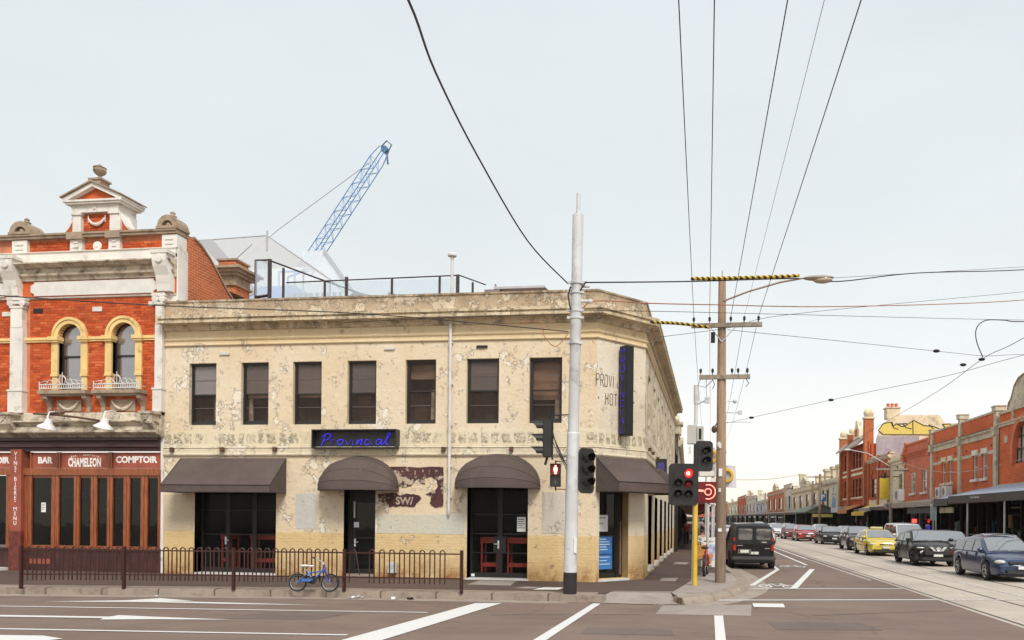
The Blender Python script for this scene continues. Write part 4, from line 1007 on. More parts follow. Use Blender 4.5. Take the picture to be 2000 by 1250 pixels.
MB(MT).box(-25.5, -16.74, -.06, .1, .80, .86).build('stall_sill', m_darkwood, bar)
MB(MT).box(-21.2, -20.46, -.03, .0, .36, .52).build('painted_panel', m_signred, bar)
MB(MT).box(-25.4, -21.86, -.55, -.1, .152, .24).build('doorstep', m_trim, bar)
MB(MT).box(-25.4, -21.84, .03, .036, .94, 3.12).build('pane', m_gshop, bar)
for x in (-22.05, -23.2): MB(MT).box(x, x + .16, -.03, .07, .85, 3.139).build('door_stile', m_wood, bar)
poster(bar, MT, -20.86, -20.70, 1.98, 2.28, .028, m_paper, 4)
MB(MT).box(-16.745, -16.725, -.05, -.03, .2, 3.3).build('corner_bead', m_signred, bar)
# two gooseneck lamps on a rusty bar
m_enam = mat('white_enamel', (.72, .71, .70), .35)
def lamp(x, label):
    t = thing('gooseneck_lamp', label, 'lamp', (x, YB - .2, 4.9), group='white gooseneck lamps over the bar fascia')
    b = MB(); b.tube([(x + .02, YB - .12, 4.80), (x + .02, YB - .16, 5.0), (x + .0, YB - .45, 5.07), (x - .02, YB - .72, 5.02), (x - .02, YB - .78, 4.87), (x, YB - .80, 4.78)], .022, 6); b.build('arm', m_enam, t, smooth=50)
    b = MB(T(x, YB - .80, 4.57) @ Matrix.Rotation(radians(14), 4, 'Y')); b.lathe([(.02, .24), (.10, .22), (.105, .12), (.13, .08), (.26, -.02), (.27, -.06), (.24, -.05), (.1, .05)], n=18); b.build('shade', m_enam, t, smooth=40)
lamp(-19.90, 'white gooseneck lamp over the BAR sign, beside the left brick pilaster'); lamp(-18.03, 'white gooseneck lamp over the COMPTOIR and CHAMELEON boards')
t = thing('rusty_bar', 'rusty iron bar slanting across the shop cornice between the two lamps', 'bar', (-20, YB - .5, 5))
b = MB(); b.tube([(-20.65, YB - .52, 5.00), (-19.8, YB - .54, 4.95), (-19.1, YB - .55, 4.87), (-18.4, YB - .56, 4.77)], [.03, .035, .035, .04], 6); b.build('pipe', m_rust, t)
b = MB()
for k in range(9): b.tube([(-20.05 + .05 * k, YB - .53, 4.95), (-20.07 + .05 * k, YB - .56, 5.10 + .02 * (k % 3))], .012, 4)
b.box(-20.1, -19.6, YB - .58, YB - .5, 4.98, 5.03); b.build('spikes', m_rust, t)
# ------------------------------------------------------------------ pedestrian fence
g = NG('chipped_maroon_paint', .5); f = g.noise(7, 8, .7, .4)
g.col(g.mix(g.rng(f, .66, .70), (.040, .009, .007, 1), (.30, .24, .21, 1))); m_fence = g.m
m_fence2 = mat('maroon_rail_paint', (.042, .009, .007), .5, var=.3, sc=6)
fence = thing('pedestrian_fence', 'low maroon hoop topped fence along the kerb in front of the bar and hotel', 'fence', (-11.1, 17.8, .15))
FP = [(-16.32, 16.93), (-14.02, 17.42), (-11.39, 17.76), (-8.73, 18.08), (-5.86, 18.22)]
ZT, ZR, ZL, ZB0 = 1.165, 1.085, .50, .36
hoops = {}
def hoop_mesh(h, w, name):
    b = MB(); b.tube([(-w, 0, 0), (-w, 0, h - w)] + [(-w * cos(a), 0, h - w + w * sin(a)) for a in [pi * k / 6 for k in range(1, 6)]] + [(w, 0, h - w), (w, 0, 0)], .0155, 6)
    return b.mesh(name, m_fence2, smooth=50)
hoop = hoop_mesh(ZT - ZB0, .058, 'hoop_bar')
for i, (x, y) in enumerate(FP):
    b = MB(); b.box(x - .035, x + .035, y - .035, y + .035, .15, 1.16); b.box(x - .04, x + .04, y - .04, y + .04, 1.16, 1.175); b.build('post', m_fence, fence, bevel=.006)
for i in range(4):
    p, q = Vector(FP[i]), Vector(FP[i + 1]); d = (q - p); L = d.length; d /= L; az = atan2(d.y, d.x)
    for z in (ZR, ZL):
        b = MB(frame(p, d)); b.box(.036, L - .036, -.012, .012, z - .016, z + .016); b.build('rail', m_fence2, fence)
    if i < 3: xs = [.20 + k * .2035 for k in range(int((L - .25) / .2035) + 1)]
    else: xs = [.62 + .06 + k * .247 for k in range(8)]
    for x in xs:
        c = p + d * x; inst('hoop_bar', hoop, fence, (c.x, c.y, ZB0), (0, 0, az))
    if i == 3:
        b = MB(frame(p, d)); b.tube([(.12, 0, ZB0), (.14, 0, 1.0), (.17, 0, 1.13), (.23, 0, 1.165), (.28, 0, 1.11), (.33, -.02, .85), (.40, -.04, .55)], .0125, 6); b.build('hoop_bar', m_fence, fence, label='bent hoop with paint scraped off', smooth=50)
# ------------------------------------------------------------------ child's bicycle leaning on the fence
m_tyre = mat('tyre_rubber', (.018, .016, .016), .8)
m_rimw = mat('pale_rim', (.30, .28, .27), .4, .6)
m_blue = paint('bicycle_blue', (.02, .11, .36)); m_dkblue = paint('bicycle_dark_blue', (.03, .03, .26))
m_whitep = mat('white_plastic', (.68, .66, .62), .5); m_chrome = mat('chrome', (.5, .48, .46), .2, .9)
def bicycle(label, loc, rz, paintA, paintB, seatm, r=.20, wb=.72, lean=.10, scale=1., barh=.62, tallseat=.56, name='bicycle'):
    t = thing(name, label, 'bicycle', loc, world=False, rot=(lean, 0, rz))
    t.scale = (scale,) * 3
    for x in (-wb / 2, wb / 2):
        b = MB(); b.lathe([(r - .038, -.018), (r - .006, -.026), (r, 0), (r - .006, .026), (r - .038, .018), (r - .040, 0)], (x, 0, r), 28, 'y', False)
        wobj = b.build('wheel', m_tyre, t, smooth=40)
        b = MB(); b.lathe([(r - .045, -.012), (r - .034, -.016), (r - .034, .016), (r - .045, .012)], (x, 0, r), 28, 'y', False); b.build('rim', m_rimw, wobj)
        b = MB()
        for k in range(14): a = 2 * pi * k / 14; b.tube([(x, (.02 if k % 2 else -.02), r), (x + (r - .04) * cos(a), 0, r + (r - .04) * sin(a))], .002, 3)
        b.cyl((x, -.035, r), (x, .035, r), .014, n=8); b.build('spokes', m_chrome, wobj)
    bb = (-.02, 0, r + .05); hd = (wb / 2 - .14, 0, r + .32); st = (-.16, 0, r + .20)
    b = MB(); b.tube([hd, bb], .022, 8); b.tube([(hd[0] - .01, 0, hd[2] - .06), st], .016, 8); b.tube([bb, (st[0] - .03, 0, tallseat - .08)], .018, 8)
    for s in (-1, 1): b.tube([bb, (-wb / 2, s * .045, r)], .010, 6); b.tube([st, (-wb / 2, s * .045, r)], .009, 6)
    b.build('frame', paintA, t, smooth=50)
    b = MB(); b.tube([(hd[0] - .03, 0, hd[2] + .08), (hd[0] + .02, 0, hd[2] - .10)], .024, 8)
    for s in (-1, 1): b.tube([(hd[0] + .02, s * .02, hd[2] - .10), (hd[0] + .04, s * .045, hd[2] - .16), (wb / 2, s * .045, r)], .013, 6)
    b.build('fork', paintB, t, smooth=50)
    b = MB()
    b.tube([(hd[0] - .03, 0, hd[2] + .08), (hd[0] - .06, 0, barh)], .013, 6)
    for s in (-1, 1): b.tube([(hd[0] - .06, 0, barh), (hd[0] - .08, s * .10, barh + .05), (hd[0] - .13, s * .24, barh + .09)], .011, 6)
    b.build('handlebar', m_chrome if name != 'bicycle' else m_whitep, t, smooth=50)
    b = MB()
    for s in (-1, 1): b.tube([(hd[0] - .13, s * .24, barh + .09), (hd[0] - .16, s * .30, barh + .095)], .016, 6)
    b.build('grip', m_tyre, t)
    b = MB(); b.ball((st[0] - .07, 0, tallseat), .1, 12, 6, (1.25, .75, .32)); b.ball((st[0] + .06, 0, tallseat), .06, 10, 6, (1.4, .5, .4)); b.build('saddle', seatm, t, smooth=60)
    b = MB(); b.lathe([(.02, -.03), (.085, -.028), (.085, -.022), (.02, -.02)], (bb[0], 0, bb[2]), 16, 'y')
    for s, a in ((1, .6), (-1, .6 + pi)):
        e = (bb[0] + .10 * cos(a), s * .05, bb[2] + .10 * sin(a)); b.tube([(bb[0], s * .05, bb[2]), e], .009, 5); b.cbox((e[0], s * .09, e[2]), (.07, .07, .02))
    b.build('crank', m_soot, t)
    b = MB(); b.box(-wb / 2 + .1, bb[0], -.04, -.03, r + .02, r + .08); b.build('chain_guard', paintA, t)
    b = MB()
    for k in range(7):
        a0, a1 = 1.0 + k * .24, 1.0 + (k + 1) * .24; rr = r + .018
        b.add([(-wb / 2 + rr * cos(a0), -.03, r + rr * sin(a0)), (-wb / 2 + rr * cos(a0), .03, r + rr * sin(a0)), (-wb / 2 + rr * cos(a1), .03, r + rr * sin(a1)), (-wb / 2 + rr * cos(a1), -.03, r + rr * sin(a1))], [(0, 1, 2, 3)])
    b.build('mudguard', seatm, t)
    return t
bicycle("small blue child's bicycle with a white saddle leaning on the maroon fence", (-9.37, 17.80, .15), radians(4), m_blue, m_dkblue, m_whitep, lean=-.16, scale=1.1)
# ------------------------------------------------------------------ litter and the meter box
def litter(name, label, x, y, m, n=6, s=.10):
    b = MB(); random.seed(int(abs(x * 100)))
    for k in range(n):
        c = Vector((x + random.uniform(-s, s), y + random.uniform(-s, s) * .5, .01)); a = random.uniform(0, 6)
        e = Vector((cos(a), sin(a), 0)) * s * .7; f_ = Vector((-sin(a), cos(a), random.uniform(.2, .9))) * s * .6
        b.add([c - e, c + e * .6, c + e * .4 + f_, c - e * .7 + f_], [(0, 1, 2, 3)])
    tagit(b.build(name, m), label, 'litter')
litter('crumpled_paper', 'crumpled white paper in the gutter below the bent fence hoop', -8.36, 17.98, m_paper, 8, .13)
litter('flattened_cup', 'flattened white cup in the gutter between the wide stop band and bent fence bay', -7.35, 18.02, m_paper, 5, .10)
litter('dark_rag', 'dark rag lying in the gutter left of the fence end post', -7.05, 18.02, m_dark, 6, .09)
litter('bottle_scrap', 'white and brown scrap in the gutter in front of the left awning', -13.1, 17.38, m_paper, 4, .07)
tagit(MB().box(-9.35, -9.12, 22.1, 22.28, .3, .62).build('meter_box', m_steel, bevel=.015), 'small grey meter box at the foot of the wall behind the last fence bay', 'box')
# ------------------------------------------------------------------ the big steel pole at the kerb
pole = thing('steel_pole', 'thick galvanised steel pole with black painted base at the street corner', 'pole', (-3.32, 18.63, .15))
PT = Matrix.Translation((-3.32, 18.63, .15)) @ Matrix.Rotation(.0122, 4, 'Y')
b = MB(PT); b.lathe([(.158, .52), (.155, 2.2), (.15, 3.80), (.15, 3.83), (.128, 3.86), (.128, 6.4), (.136, 6.42), (.136, 6.9), (.126, 7.3), (.132, 9.0), (.128, 9.04), (.03, 9.06)], n=24); b.build('shaft', m_steel, pole, smooth=35)
b = MB(PT); b.lathe([(.163, 0), (.163, .525), (.158, .53)], n=24); b.build('black_base', m_black, pole, smooth=35)
b = MB(PT); b.lathe([(.05, 9.05), (.05, 9.52), (.045, 9.55)], n=12); b.build('top_spigot', m_steel, pole, smooth=35)
for z in (5.95, 6.55, 6.72, 7.15, 7.38):
    b = MB(PT); b.lathe([(.13, z), (.155, z + .005), (.155, z + .055), (.13, z + .06)], n=20)
    for s in (-1, 1): b.box(s * .15 - .05, s * .15 + .05, -.09, -.04, z, z + .06)
    b.build('clamp_band', m_steel, pole)
b = MB(PT); b.cyl((.1, 0, 7.33), (.32, 0, 7.33), .03); b.cyl((.1, 0, 6.98), (.34, 0, 6.98), .04); b.lathe([(.05, 6.94), (.06, 6.98), (.05, 7.02)], (.34, 0, 0), 10); b.cyl((.1, 0, 7.42), (.2, 0, 7.42), .04); b.build('cable_bracket', m_pipe, pole)
b = MB(PT); b.tube([(-.12, -.12, 7.30), (-.17, -.15, 7.1), (-.13, -.15, 6.85), (-.10, -.14, 6.75)], .02, 6); b.tube([(.1, -.1, 7.2), (.25, -.1, 7.42)], .018, 6); b.build('cable_tail', m_soot, pole)
MB(PT).box(.10, .165, -.15, -.09, 1.0, 1.35).build('sticker', m_paper, pole)
# ------------------------------------------------------------------ traffic signals
m_sig = mat('signal_black', (.016, .014, .014), .42, var=.3)
def visor(b, c, r, L, M, n=12, cut=.35):
    "open hood round a lens, along local -y"
    vs = []; fs = []
    ang = [-cut + (pi + 2 * cut) * k / n for k in range(n + 1)]
    for yy, s in ((0, 1), (-L, 1)):
        for a in ang:
            l = yy * (1 if yy == 0 else (.55 + .45 * max(0, sin(a))))
            vs.append(M @ Vector((c[0] + r * cos(a), c[1] + l, c[2] + r * sin(a))))
    m_ = n + 1
    for j in range(n): fs.append((j, j + 1, m_ + j + 1, m_ + j))
    vs += [v + (M.to_3x3() @ Vector((0, 0, 0))) for v in vs[:0]]
    b.add(vs, fs)
def signal(name, label, loc, rz, lamps, w, h, plate=None, group=None, depth=.2, vis=.24, rl=.1):
    "lamps: (x, z, lit material or None)"
    t = thing(name, label, 'traffic light', loc, world=False, rz=rz, group=group)
    xs = sorted({l[0] for l in lamps})
    b = MB()
    for x in xs:
        zs = [l[1] for l in lamps if l[0] == x]
        b.box(x - rl - .035, x + rl + .035, 0, depth, min(zs) - rl - .04, max(zs) + rl + .04)
    b.build('housing', m_sig, t, bevel=.02)
    if plate:
        x0, x1, z0, z1, r = plate; pts = []
        for cx, cz, a0 in ((x1 - r, z1 - r, 0), (x0 + r, z1 - r, pi / 2), (x0 + r, z0 + r, pi), (x1 - r, z0 + r, 1.5 * pi)):
            pts += [(cx + r * cos(a0 + k * pi / 8), cz + r * sin(a0 + k * pi / 8)) for k in range(5)]
        MB().prism(pts, 'y', .015, .03).build('target_board', m_sig, t)
    for x, z, m in lamps:
        b = MB(); b.lathe([(.01, -.035), (rl * .6, -.028), (rl * .95, -.008), (rl, 0)], (x, 0, z), 18, 'y'); o = b.build('lens', m or m_lens, t, smooth=60)
        if m is m_red_l: b = MB(); b.lathe([(.005, -.045), (rl * .45, -.040), (rl * .5, -.036)], (x - .012, 0, z), 14, 'y'); b.build('lamp_core', m_hot, o, smooth=60)
        b = MB(); visor(b, (x, 0, z), rl + .018, vis, Matrix.Identity(4)); b.build('visor', m_sig, t, smooth=50)
    return t
s1 = signal('traffic_signal', 'black three lamp traffic signal facing left on the left side of the steel pole', (-3.98, 18.52, 3.85), radians(-82), [(0, .30, None), (0, 0, None), (0, -.30, None)], .3, .95, None, vis=.30, rl=.10)
b = MB(); b.box(-.02, .02, .2, .24, -.5, .6); b.tube([(0, .14, .42), (0, .18, .62)], .018); b.tube([(0, .15, .55), (.02, .62, .58)], .016); b.tube([(0, .1, -.45), (.02, .05, -.62)], .03); b.build('bracket', m_soot, s1)
s1c = MB(); s1c.tube(spl([(0, .2, .3), (.02, .3, -.1), (.03, .45, -.45), (.02, .66, -.75)], 4), .012, 5); s1c.tube(spl([(.02, .22, .1), (.02, .36, -.2), (.03, .5, -.5), (.02, .68, -.9)], 4), .014, 5); s1c.tube(spl([(.0, .2, 0), (.0, .34, -.3), (.0, .55, -.7), (.02, .68, -1.2)], 4), .010, 5); s1c.build('cable', m_soot, s1)
# pedestrian lantern
s2 = thing('pedestrian_signal', 'small pedestrian signal with a lit red standing figure beside the steel pole', 'traffic light', (-3.67, 18.5, 2.98), world=False, rz=radians(8))
b = MB(); b.box(-.125, .125, 0, .16, .005, .27); b.box(-.125, .125, 0, .16, -.27, -.005); b.build('housing', m_sig, s2, bevel=.01)
MB().box(-.105, .105, -.004, 0, .02, .25).build('lens', mat('pedestrian_red_field', (.25, .012, .01), .3), s2); MB().box(-.105, .105, -.004, 0, -.25, -.02).build('lens', m_lens, s2)
m_man = emit('lit_red_figure', (1.0, .16, .10), 7.)
b = MB(); b.lathe([(.02, -.01), (.022, -.004)], (0, 0, .215), 10, 'y'); b.box(-.028, .028, -.010, -.004, .11, .188); b.box(-.042, -.03, -.010, -.004, .10, .185); b.box(.03, .042, -.010, -.004, .10, .185); b.box(-.026, -.004, -.010, -.004, .035, .109); b.box(.004, .026, -.010, -.004, .035, .109); b.build('red_figure', m_man, s2)
b = MB(); b.lathe([(.016, -.01), (.02, -.004)], (0, 0, -.075), 8, 'y'); b.box(-.02, .02, -.008, -.004, -.2, -.1); b.build('dark_figure', mat('dark_figure', (.07, .085, .08), .4), s2)
b = MB()
for z0, z1 in ((.01, .265), (-.265, -.01)): b.box(-.125, -.115, -.10, 0, z0, z1); b.box(.115, .125, -.10, 0, z0, z1); b.box(-.125, .125, -.10, 0, z1, z1 + .008)
b.build('visor', m_sig, s2); b = MB(); b.tube([(0, .08, .27), (0, .08, .36)], .02); b.tube([(0, .08, -.27), (0, .08, -.36)], .02); b.tube([(0, .08, .33), (.25, .1, .36)], .012); b.tube([(0, .08, -.32), (.25, .1, -.33)], .012); b.build('bracket', m_soot, s2)
s3 = signal('traffic_signal', 'black three lamp traffic signal turned away on the right side of the steel pole', (-2.95, 18.66, 3.10), radians(40), [(.02, .29, None), (.02, 0, None), (.02, -.29, None)], .3, .9, (-.20, .22, -.54, .54, .10), vis=.26, rl=.105)
m_yelp = paint('yellow_pole_paint', (.62, .40, .025), rough=.5)
yp = thing('yellow_signal_pole', 'yellow steel post standing at the kerb ramp under the red traffic signals', 'pole', (-.43, 21.83, .15))
b = MB(); b.lathe([(.07, .151), (.068, 2.5), (.02, 2.52)], (-.43, 21.83, 0), 16); b.build('shaft', m_yelp, yp, smooth=40); b = MB(); b.tube([(-.43, 21.83, 2.5), (-.43, 21.83, 4.0)], .055, 12); b.build('upper_tube', m_sig, yp, smooth=40)
s4 = signal('traffic_signal', 'black six lamp traffic signal with its top red lamp lit on the yellow post', (-.75, 21.68, 2.92), radians(6), [(.13, .29, m_red_l), (-.15, .02, None), (.13, .0, m_red_d), (-.15, -.27, None), (.13, -.28, None), (-.15, .29, None)], .5, 1., (-.41, .40, -.58, .56, .12), vis=.2, rl=.10)
for o in list(s4.children):
    if o.name.startswith('lens') or o.name.startswith('visor'):
        c = sum((Vector(v) for v in o.bound_box), Vector()) / 8
        if c.x < 0 and c.z > .2: bpy.data.objects.remove(o)
s4['label'] = 'black five lamp traffic signal with its top red lamp lit on the yellow post'
s5 = signal('traffic_signal', 'black two lamp signal with rounded board above and behind the lit red signal', (-.20, 21.92, 3.70), radians(20), [(.04, .14, None), (.04, -.13, None)], .3, .6, (-.25, .25, -.42, .42, .10), vis=.18, rl=.095)
# grey pole with antenna box behind them
gp = thing('grey_equipment_pole', 'slim grey pole with a pale cabinet behind the yellow signal post', 'pole', (-.46, 23.02, .15))
b = MB(); b.tube([(-.50, 23.02, .15), (-.46, 23.02, 5.3)], .055, 10); b.tube([(-.46, 23.02, 5.3), (-.46, 23.02, 5.83)], .075, 10); b.build('shaft', m_steel, gp, smooth=40)
b = MB(); b.tube([(-.46, 23.0, 5.25), (-.32, 22.98, 5.34), (-.18, 22.96, 5.36)], .03, 6); b.box(-.22, -.08, 22.9, 23.02, 5.30, 5.46); b.tube([(-.16, 22.96, 5.46), (-.18, 22.96, 6.0)], .014, 5); b.build('camera_arm', m_steel, gp)
MB().box(-.70, -.44, 22.8, 23.0, 4.12, 4.66).build('cabinet', mat('pale_cabinet', (.46, .45, .40), .6), gp, bevel=.01); MB().box(-.43, -.24, 22.8, 22.98, 4.14, 4.62).build('cabinet', bpy.data.materials['pale_cabinet'], gp, bevel=.01)
MB().box(-.37, -.30, 22.79, 22.799, 4.25, 4.55).build('sign_plate', m_soot, gp)
MB().box(-.66, -.60, 22.85, 22.95, 3.85, 4.05).build('sensor', m_pipe, gp)
# ------------------------------------------------------------------ timber power pole
g = NG('weathered_timber', .85); f = g.noise(3, 7, .65, .6, g.map((9, 9, .5))); f2 = g.noise(1.2, 4, .6, 0, g.map((1, 1, .35)))
c = g.mix(g.rng(f, .3, .7), (.22, .142, .093, 1), (.45, .315, .21, 1)); c = g.mix(g.rng(f2, .45, .7, 0, .5), c, (.13, .08, .06, 1))
c = g.mix(g.rng(g.ax(2), 2.6, 3.4, .55, 0), c, (.105, .077, .064, 1)); g.col(c); g.bump(f, .7, .02); m_timber = g.m
m_arm = weathered('crossarm_timber', (.30, .25, .19), (.13, .10, .08), .5, .85, 5)
tp = thing('timber_power_pole', 'tall timber power pole with two crossarms and a street light arm', 'power pole', (.27, 23.05, .15))
b = MB(); b.tube([(.275, 23.05, .10), (.27, 23.05, 3), (.255, 23.05, 6), (.245, 23.05, 8.9)], [.155, .145, .125, .105], 16); b.tube([(.245, 23.05, 8.9), (.245, 23.05, 9.12)], .012, 5); b.build('shaft', m_timber, tp, smooth=50)
def arm(x0, x1, y, z, pins, wbrace=True):
    b = MB(); b.box(x0, x1, y - .17, y - .07, z - .06, z + .06); o = b.build('crossarm', m_arm, tp)
    for x in pins:
        b = MB(); b.tube([(x, y - .12, z + .06), (x, y - .12, z + .14)], .012, 5); b.lathe([(.02, z + .12), (.04, z + .14), (.03, z + .17), (.045, z + .19), (.03, z + .23), (.01, z + .25)], (x, y - .12, 0), 8); b.build('insulator', m_soot, o)
    if wbrace:
        b = MB()
        for x in (x0 + .55, x1 - .75): b.tube([(x, y - .14, z - .06), (.25, y - .13, z - .48)], .016, 5)
        b.build('brace', m_steel, o)
arm(-.62, 1.38, 23.05, 7.52, (-.55, -.10, .50, .88, 1.28))
arm(-.38, 1.06, 23.05, 6.04, (-.34, .0, .55, .72, .98), False)
MB().box(-.06, .06, 22.8, 22.95, 7.02, 7.30).build('fuse_box', m_soot, tp)
b = MB(); b.tube([(-.34, 22.93, 5.98), (-.42, 22.92, 5.8), (-.2, 22.92, 5.75), (0, 22.93, 5.95)], .008, 4); b.tube([(0, 22.93, 5.98), (.06, 22.9, 5.82), (0, 22.9, 5.7)], .01, 4); b.tube([(.95, 22.93, 5.98), (1.02, 22.9, 5.85), (.94, 22.9, 5.75)], .012, 4); b.build('jumper_cable', m_soot, tp)
b = MB(); b.tube([(.30, 22.95, 8.22), (1.0, 23.05, 8.50), (1.9, 23.2, 8.78), (2.5, 23.3, 8.90)], .028, 6); b.build('light_arm', mat('brown_pipe', (.28, .19, .14), .6), tp)
b = MB(); b.ball((2.98, 23.36, 8.92), .1, 16, 8, (4.4, 1.6, .75)); o = b.build('lamp_head', weathered('lamp_housing', (.40, .36, .32), (.2, .17, .14), .4, .6), tp, smooth=50)
b = MB(); b.ball((3.10, 23.36, 8.86), .1, 14, 8, (2.8, 1.4, 1.05)); b.build('lamp_glass', mat('lamp_glass', (.45, .36, .27), .2), o, smooth=50)
for z, w_ in ((4.0, .07), (2.75, .07)): MB().box(.20, .20 + w_, 22.88, 22.895, z, z + .14 if z > 3 else z + .11).build('number_plate', m_pipe, tp)
MB().box(.16, .24, 22.885, 22.90, 4.05, 4.18).build('number_plate', m_pipe, tp); MB().box(.20, .30, 22.88, 22.90, 3.2, 3.42).build('notice', m_paper, tp); MB().box(.20, .30, 22.885, 22.905, 1.62, 1.71).build('notice', m_paper, tp)
b = MB(); b.ball((.06, 22.98, 4.55), .1, 10, 6, (.8, .8, 1.1)); b.tube([(.06, 22.98, 4.6), (.15, 23, 4.75)], .02, 5); b.build('splice_box', m_rust, tp)
b = MB(); b.tube([(.42, 23.0, 5.35), (.6, 23.0, 5.35)], .012, 5); b.ball((.64, 23, 5.35), .06); b.tube([(.4, 23, 5.03), (.72, 23, 5.02)], .014, 5); b.box(.72, .84, 22.95, 23.05, 4.98, 5.08); b.tube([(.4, 23, 4.75), (1.1, 23, 4.76)], .012, 5); b.build('side_arm', m_steel, tp)
# ------------------------------------------------------------------ overhead wires
m_wire = mat('wire_black', (.02, .018, .018), .6); m_orange = mat('orange_cable', (.36, .14, .075), .7, var=.3, sc=4)
g = NG('hazard_sleeve', .5)
xyz = g.n('ShaderNodeSeparateXYZ', {0: g.co()})
sw2 = g.math('ADD', g.math('ADD', xyz.outputs[0], g.math('MULTIPLY', xyz.outputs[1], .9)), g.math('MULTIPLY', xyz.outputs[2], 1.4))
st = g.math('GREATER_THAN', g.math('FRACT', g.math('MULTIPLY', sw2, 3.1)), .5); g.col(g.mix(st, (.62, .42, .03, 1), (.02, .015, .012, 1))); m_tape = g.m
def wire(label, pts, r, m=None, name='overhead_wire', smooth=True, group=None, cat='wire'):
    P = spl(pts, 6) if smooth and len(pts) > 2 else [Vector(p) for p in pts]
    b = MB(); b.tube(P, r, 5); return tagit(b.build(name, m or m_wire), label, cat, group)
def sag(a, c, s, n=10):
    a, c = Vector(a), Vector(c); return [a.lerp(c, k / n) - Vector((0, 0, s * 4 * (k / n) * (1 - k / n))) for k in range(n + 1)]
wire('thick black cable sweeping down from the upper left to the top of the steel pole', [(-2.6, 2.0, 6.9), (-3.2, 6.3, 7.5), (-3.46, 8.61, 7.84), (-3.85, 10.58, 8.15), (-4.17, 13.56, 8.39), (-3.96, 16.62, 7.91), (-3.43, 18.55, 7.54)], .016)
wire('thick black cable from the steel pole across the street past the lamp head', [(-3.0, 18.66, 7.58), (-.58, 20.91, 8.2), (2.45, 23.30, 8.90), (3.78, 24.73, 9.20), (6.84, 28.17, 10.41), (11.63, 31.84, 11.51), (17, 36, 13)], .018)
wire('thin wire strung just above the thick cable past the street lamp', [(3.5, 24.7, 9.3), (11.63, 31.84, 11.62), (17, 36, 13.2)], .007, smooth=False)
wire('black and yellow striped sleeve round the cable crossing the pole top', [(-.56, 20.75, 8.22), (.5, 21.8, 8.52), (1.6, 22.60, 8.76), (2.4, 23.1, 8.92)], .050, m_tape, 'cable_sleeve', cat='cable sleeve')
wire('black and yellow striped sleeve reaching from the hotel cornice to the upper crossarm', [(-1.62, 20.97, 7.17), (-.88, 22.0, 7.36), (-.11, 22.80, 7.43)], .046, m_tape, 'cable_sleeve', cat='cable sleeve')
wire('orange cable running across the street below the striped cable', [(-3.1, 18.67, 6.95), (-2.8, 19.0, 7.23), (-1.58, 19.97, 7.4), (.1, 22.0, 7.86), (3.17, 24.65, 8.43), (7.71, 28.28, 9.36), (11.25, 30.78, 10.09), (17, 35, 11.5)], .015, m_orange)
wire('thin wire from the steel pole rightwards under the orange cable', [(-3.18, 18.64, 6.91), (-1.57, 19.97, 7.2), (1.28, 23.3, 7.92), (11.45, 31.82, 9.61), (17, 36.2, 10.6)], .008)
wire('thin wire rising from behind the upper crossarm to the right edge', [(-1.38, 21.0, 6.78), (.54, 22.86, 7.44), (2.41, 24.54, 8.2), (11.25, 30.78, 10.39), (17, 35, 11.9)], .007)
wire('thin span wire from the upper crossarm down to the tram wire hanger', [(.4, 22.9, 7.38), (4.28, 26.81, 7.83), (8.49, 30.41, 8.15), (10.22, 31.65, 8.24), (12.05, 32.9, 8.52), (17, 36.5, 9.2)], .008)
wire('long span wire with small insulators crossing low over the street', [(.45, 40.9, 6.78), (.75, 40.46, 6.81), (6.16, 35.14, 7.37), (8.98, 32.49, 7.63), (10.88, 29.72, 7.87), (15, 24, 8.3)], .009)
wire('tram contact wire running diagonally up to the right edge', [(13.5, 78, 9.6), (12.63, 62.25, 9.18), (11.22, 41.87, 8.49), (10.13, 31.64, 8.14), (10.1, 27.6, 8.01), (10.0, 15, 8.0)], .012)
wire('black feeder cable looping down to the tram wire', [(10.12, 31.64, 8.18), (9.87, 31.6, 8.82), (9.88, 31.6, 9.3), (10.21, 31.65, 9.58), (10.88, 31.74, 9.6), (12.03, 32.9, 9.8), (17, 37, 10.8)], .020)
for k, (x, y, z, lab) in enumerate(((10.1, 31.7, 8.12, 'wire hanger where the feeder loop meets the tram wire'), (9.55, 32.1, 8.0, 'dark clamp on the tram wire left of the feeder loop'), (8.0, 30.0, 8.12, 'small insulator on the span wire left of the feeder loop'), (5.2, 36.1, 7.28, 'small insulator midway along the low span wire'), (1.9, 39.3, 6.92, 'small insulator on the low span wire beside the power pole'))):
    b = MB(); b.ball((x, y, z), .07, 8, 6, (1.8, 1.2, .9)); tagit(b.build('wire_insulator', m_soot, smooth=50), lab, 'insulator')
wire('thin dark wire crossing the brick terrace and hotel parapet to the steel pole', [(-15.4, 11.6, 5.9), (-13.36, 13.33, 6.07), (-11.22, 15.14, 6.3), (-7.74, 17.12, 6.55), (-3.42, 18.61, 6.41)], .012)
wire('thin black wire along the hotel cornice to the steel pole', [(-10.5, 21.6, 7.52), (-7, 20.5, 7.3), (-3.45, 18.7, 6.85)], .010)
wire('orange cable hanging in a loop on the left of the steel pole', [(-4.6, 18.6, 6.66), (-4.02, 18.5, 6.60), (-3.97, 18.43, 6.29), (-3.69, 18.47, 6.03), (-3.42, 18.55, 6.33)], .011, m_orange)
for k, (xa, xb, lab) in enumerate(((-.55, -.41, 'first street wire from the left'), (-.10, -.02, 'second street wire from the left'), (.50, .78, 'third street wire from the left'), (.88, 1.18, 'faint fourth street wire'), (1.28, 1.58, 'rightmost street wire'))):
    kx = (xb - xa) / (8.7 - 22.9)
    wire(lab + ' running overhead from the upper crossarm towards the viewer', sag((xa, 22.93, 7.76), (xa + kx * (-12 - 22.9), -12, 7.9), .12), .0075 if k != 3 else .0035, smooth=False)
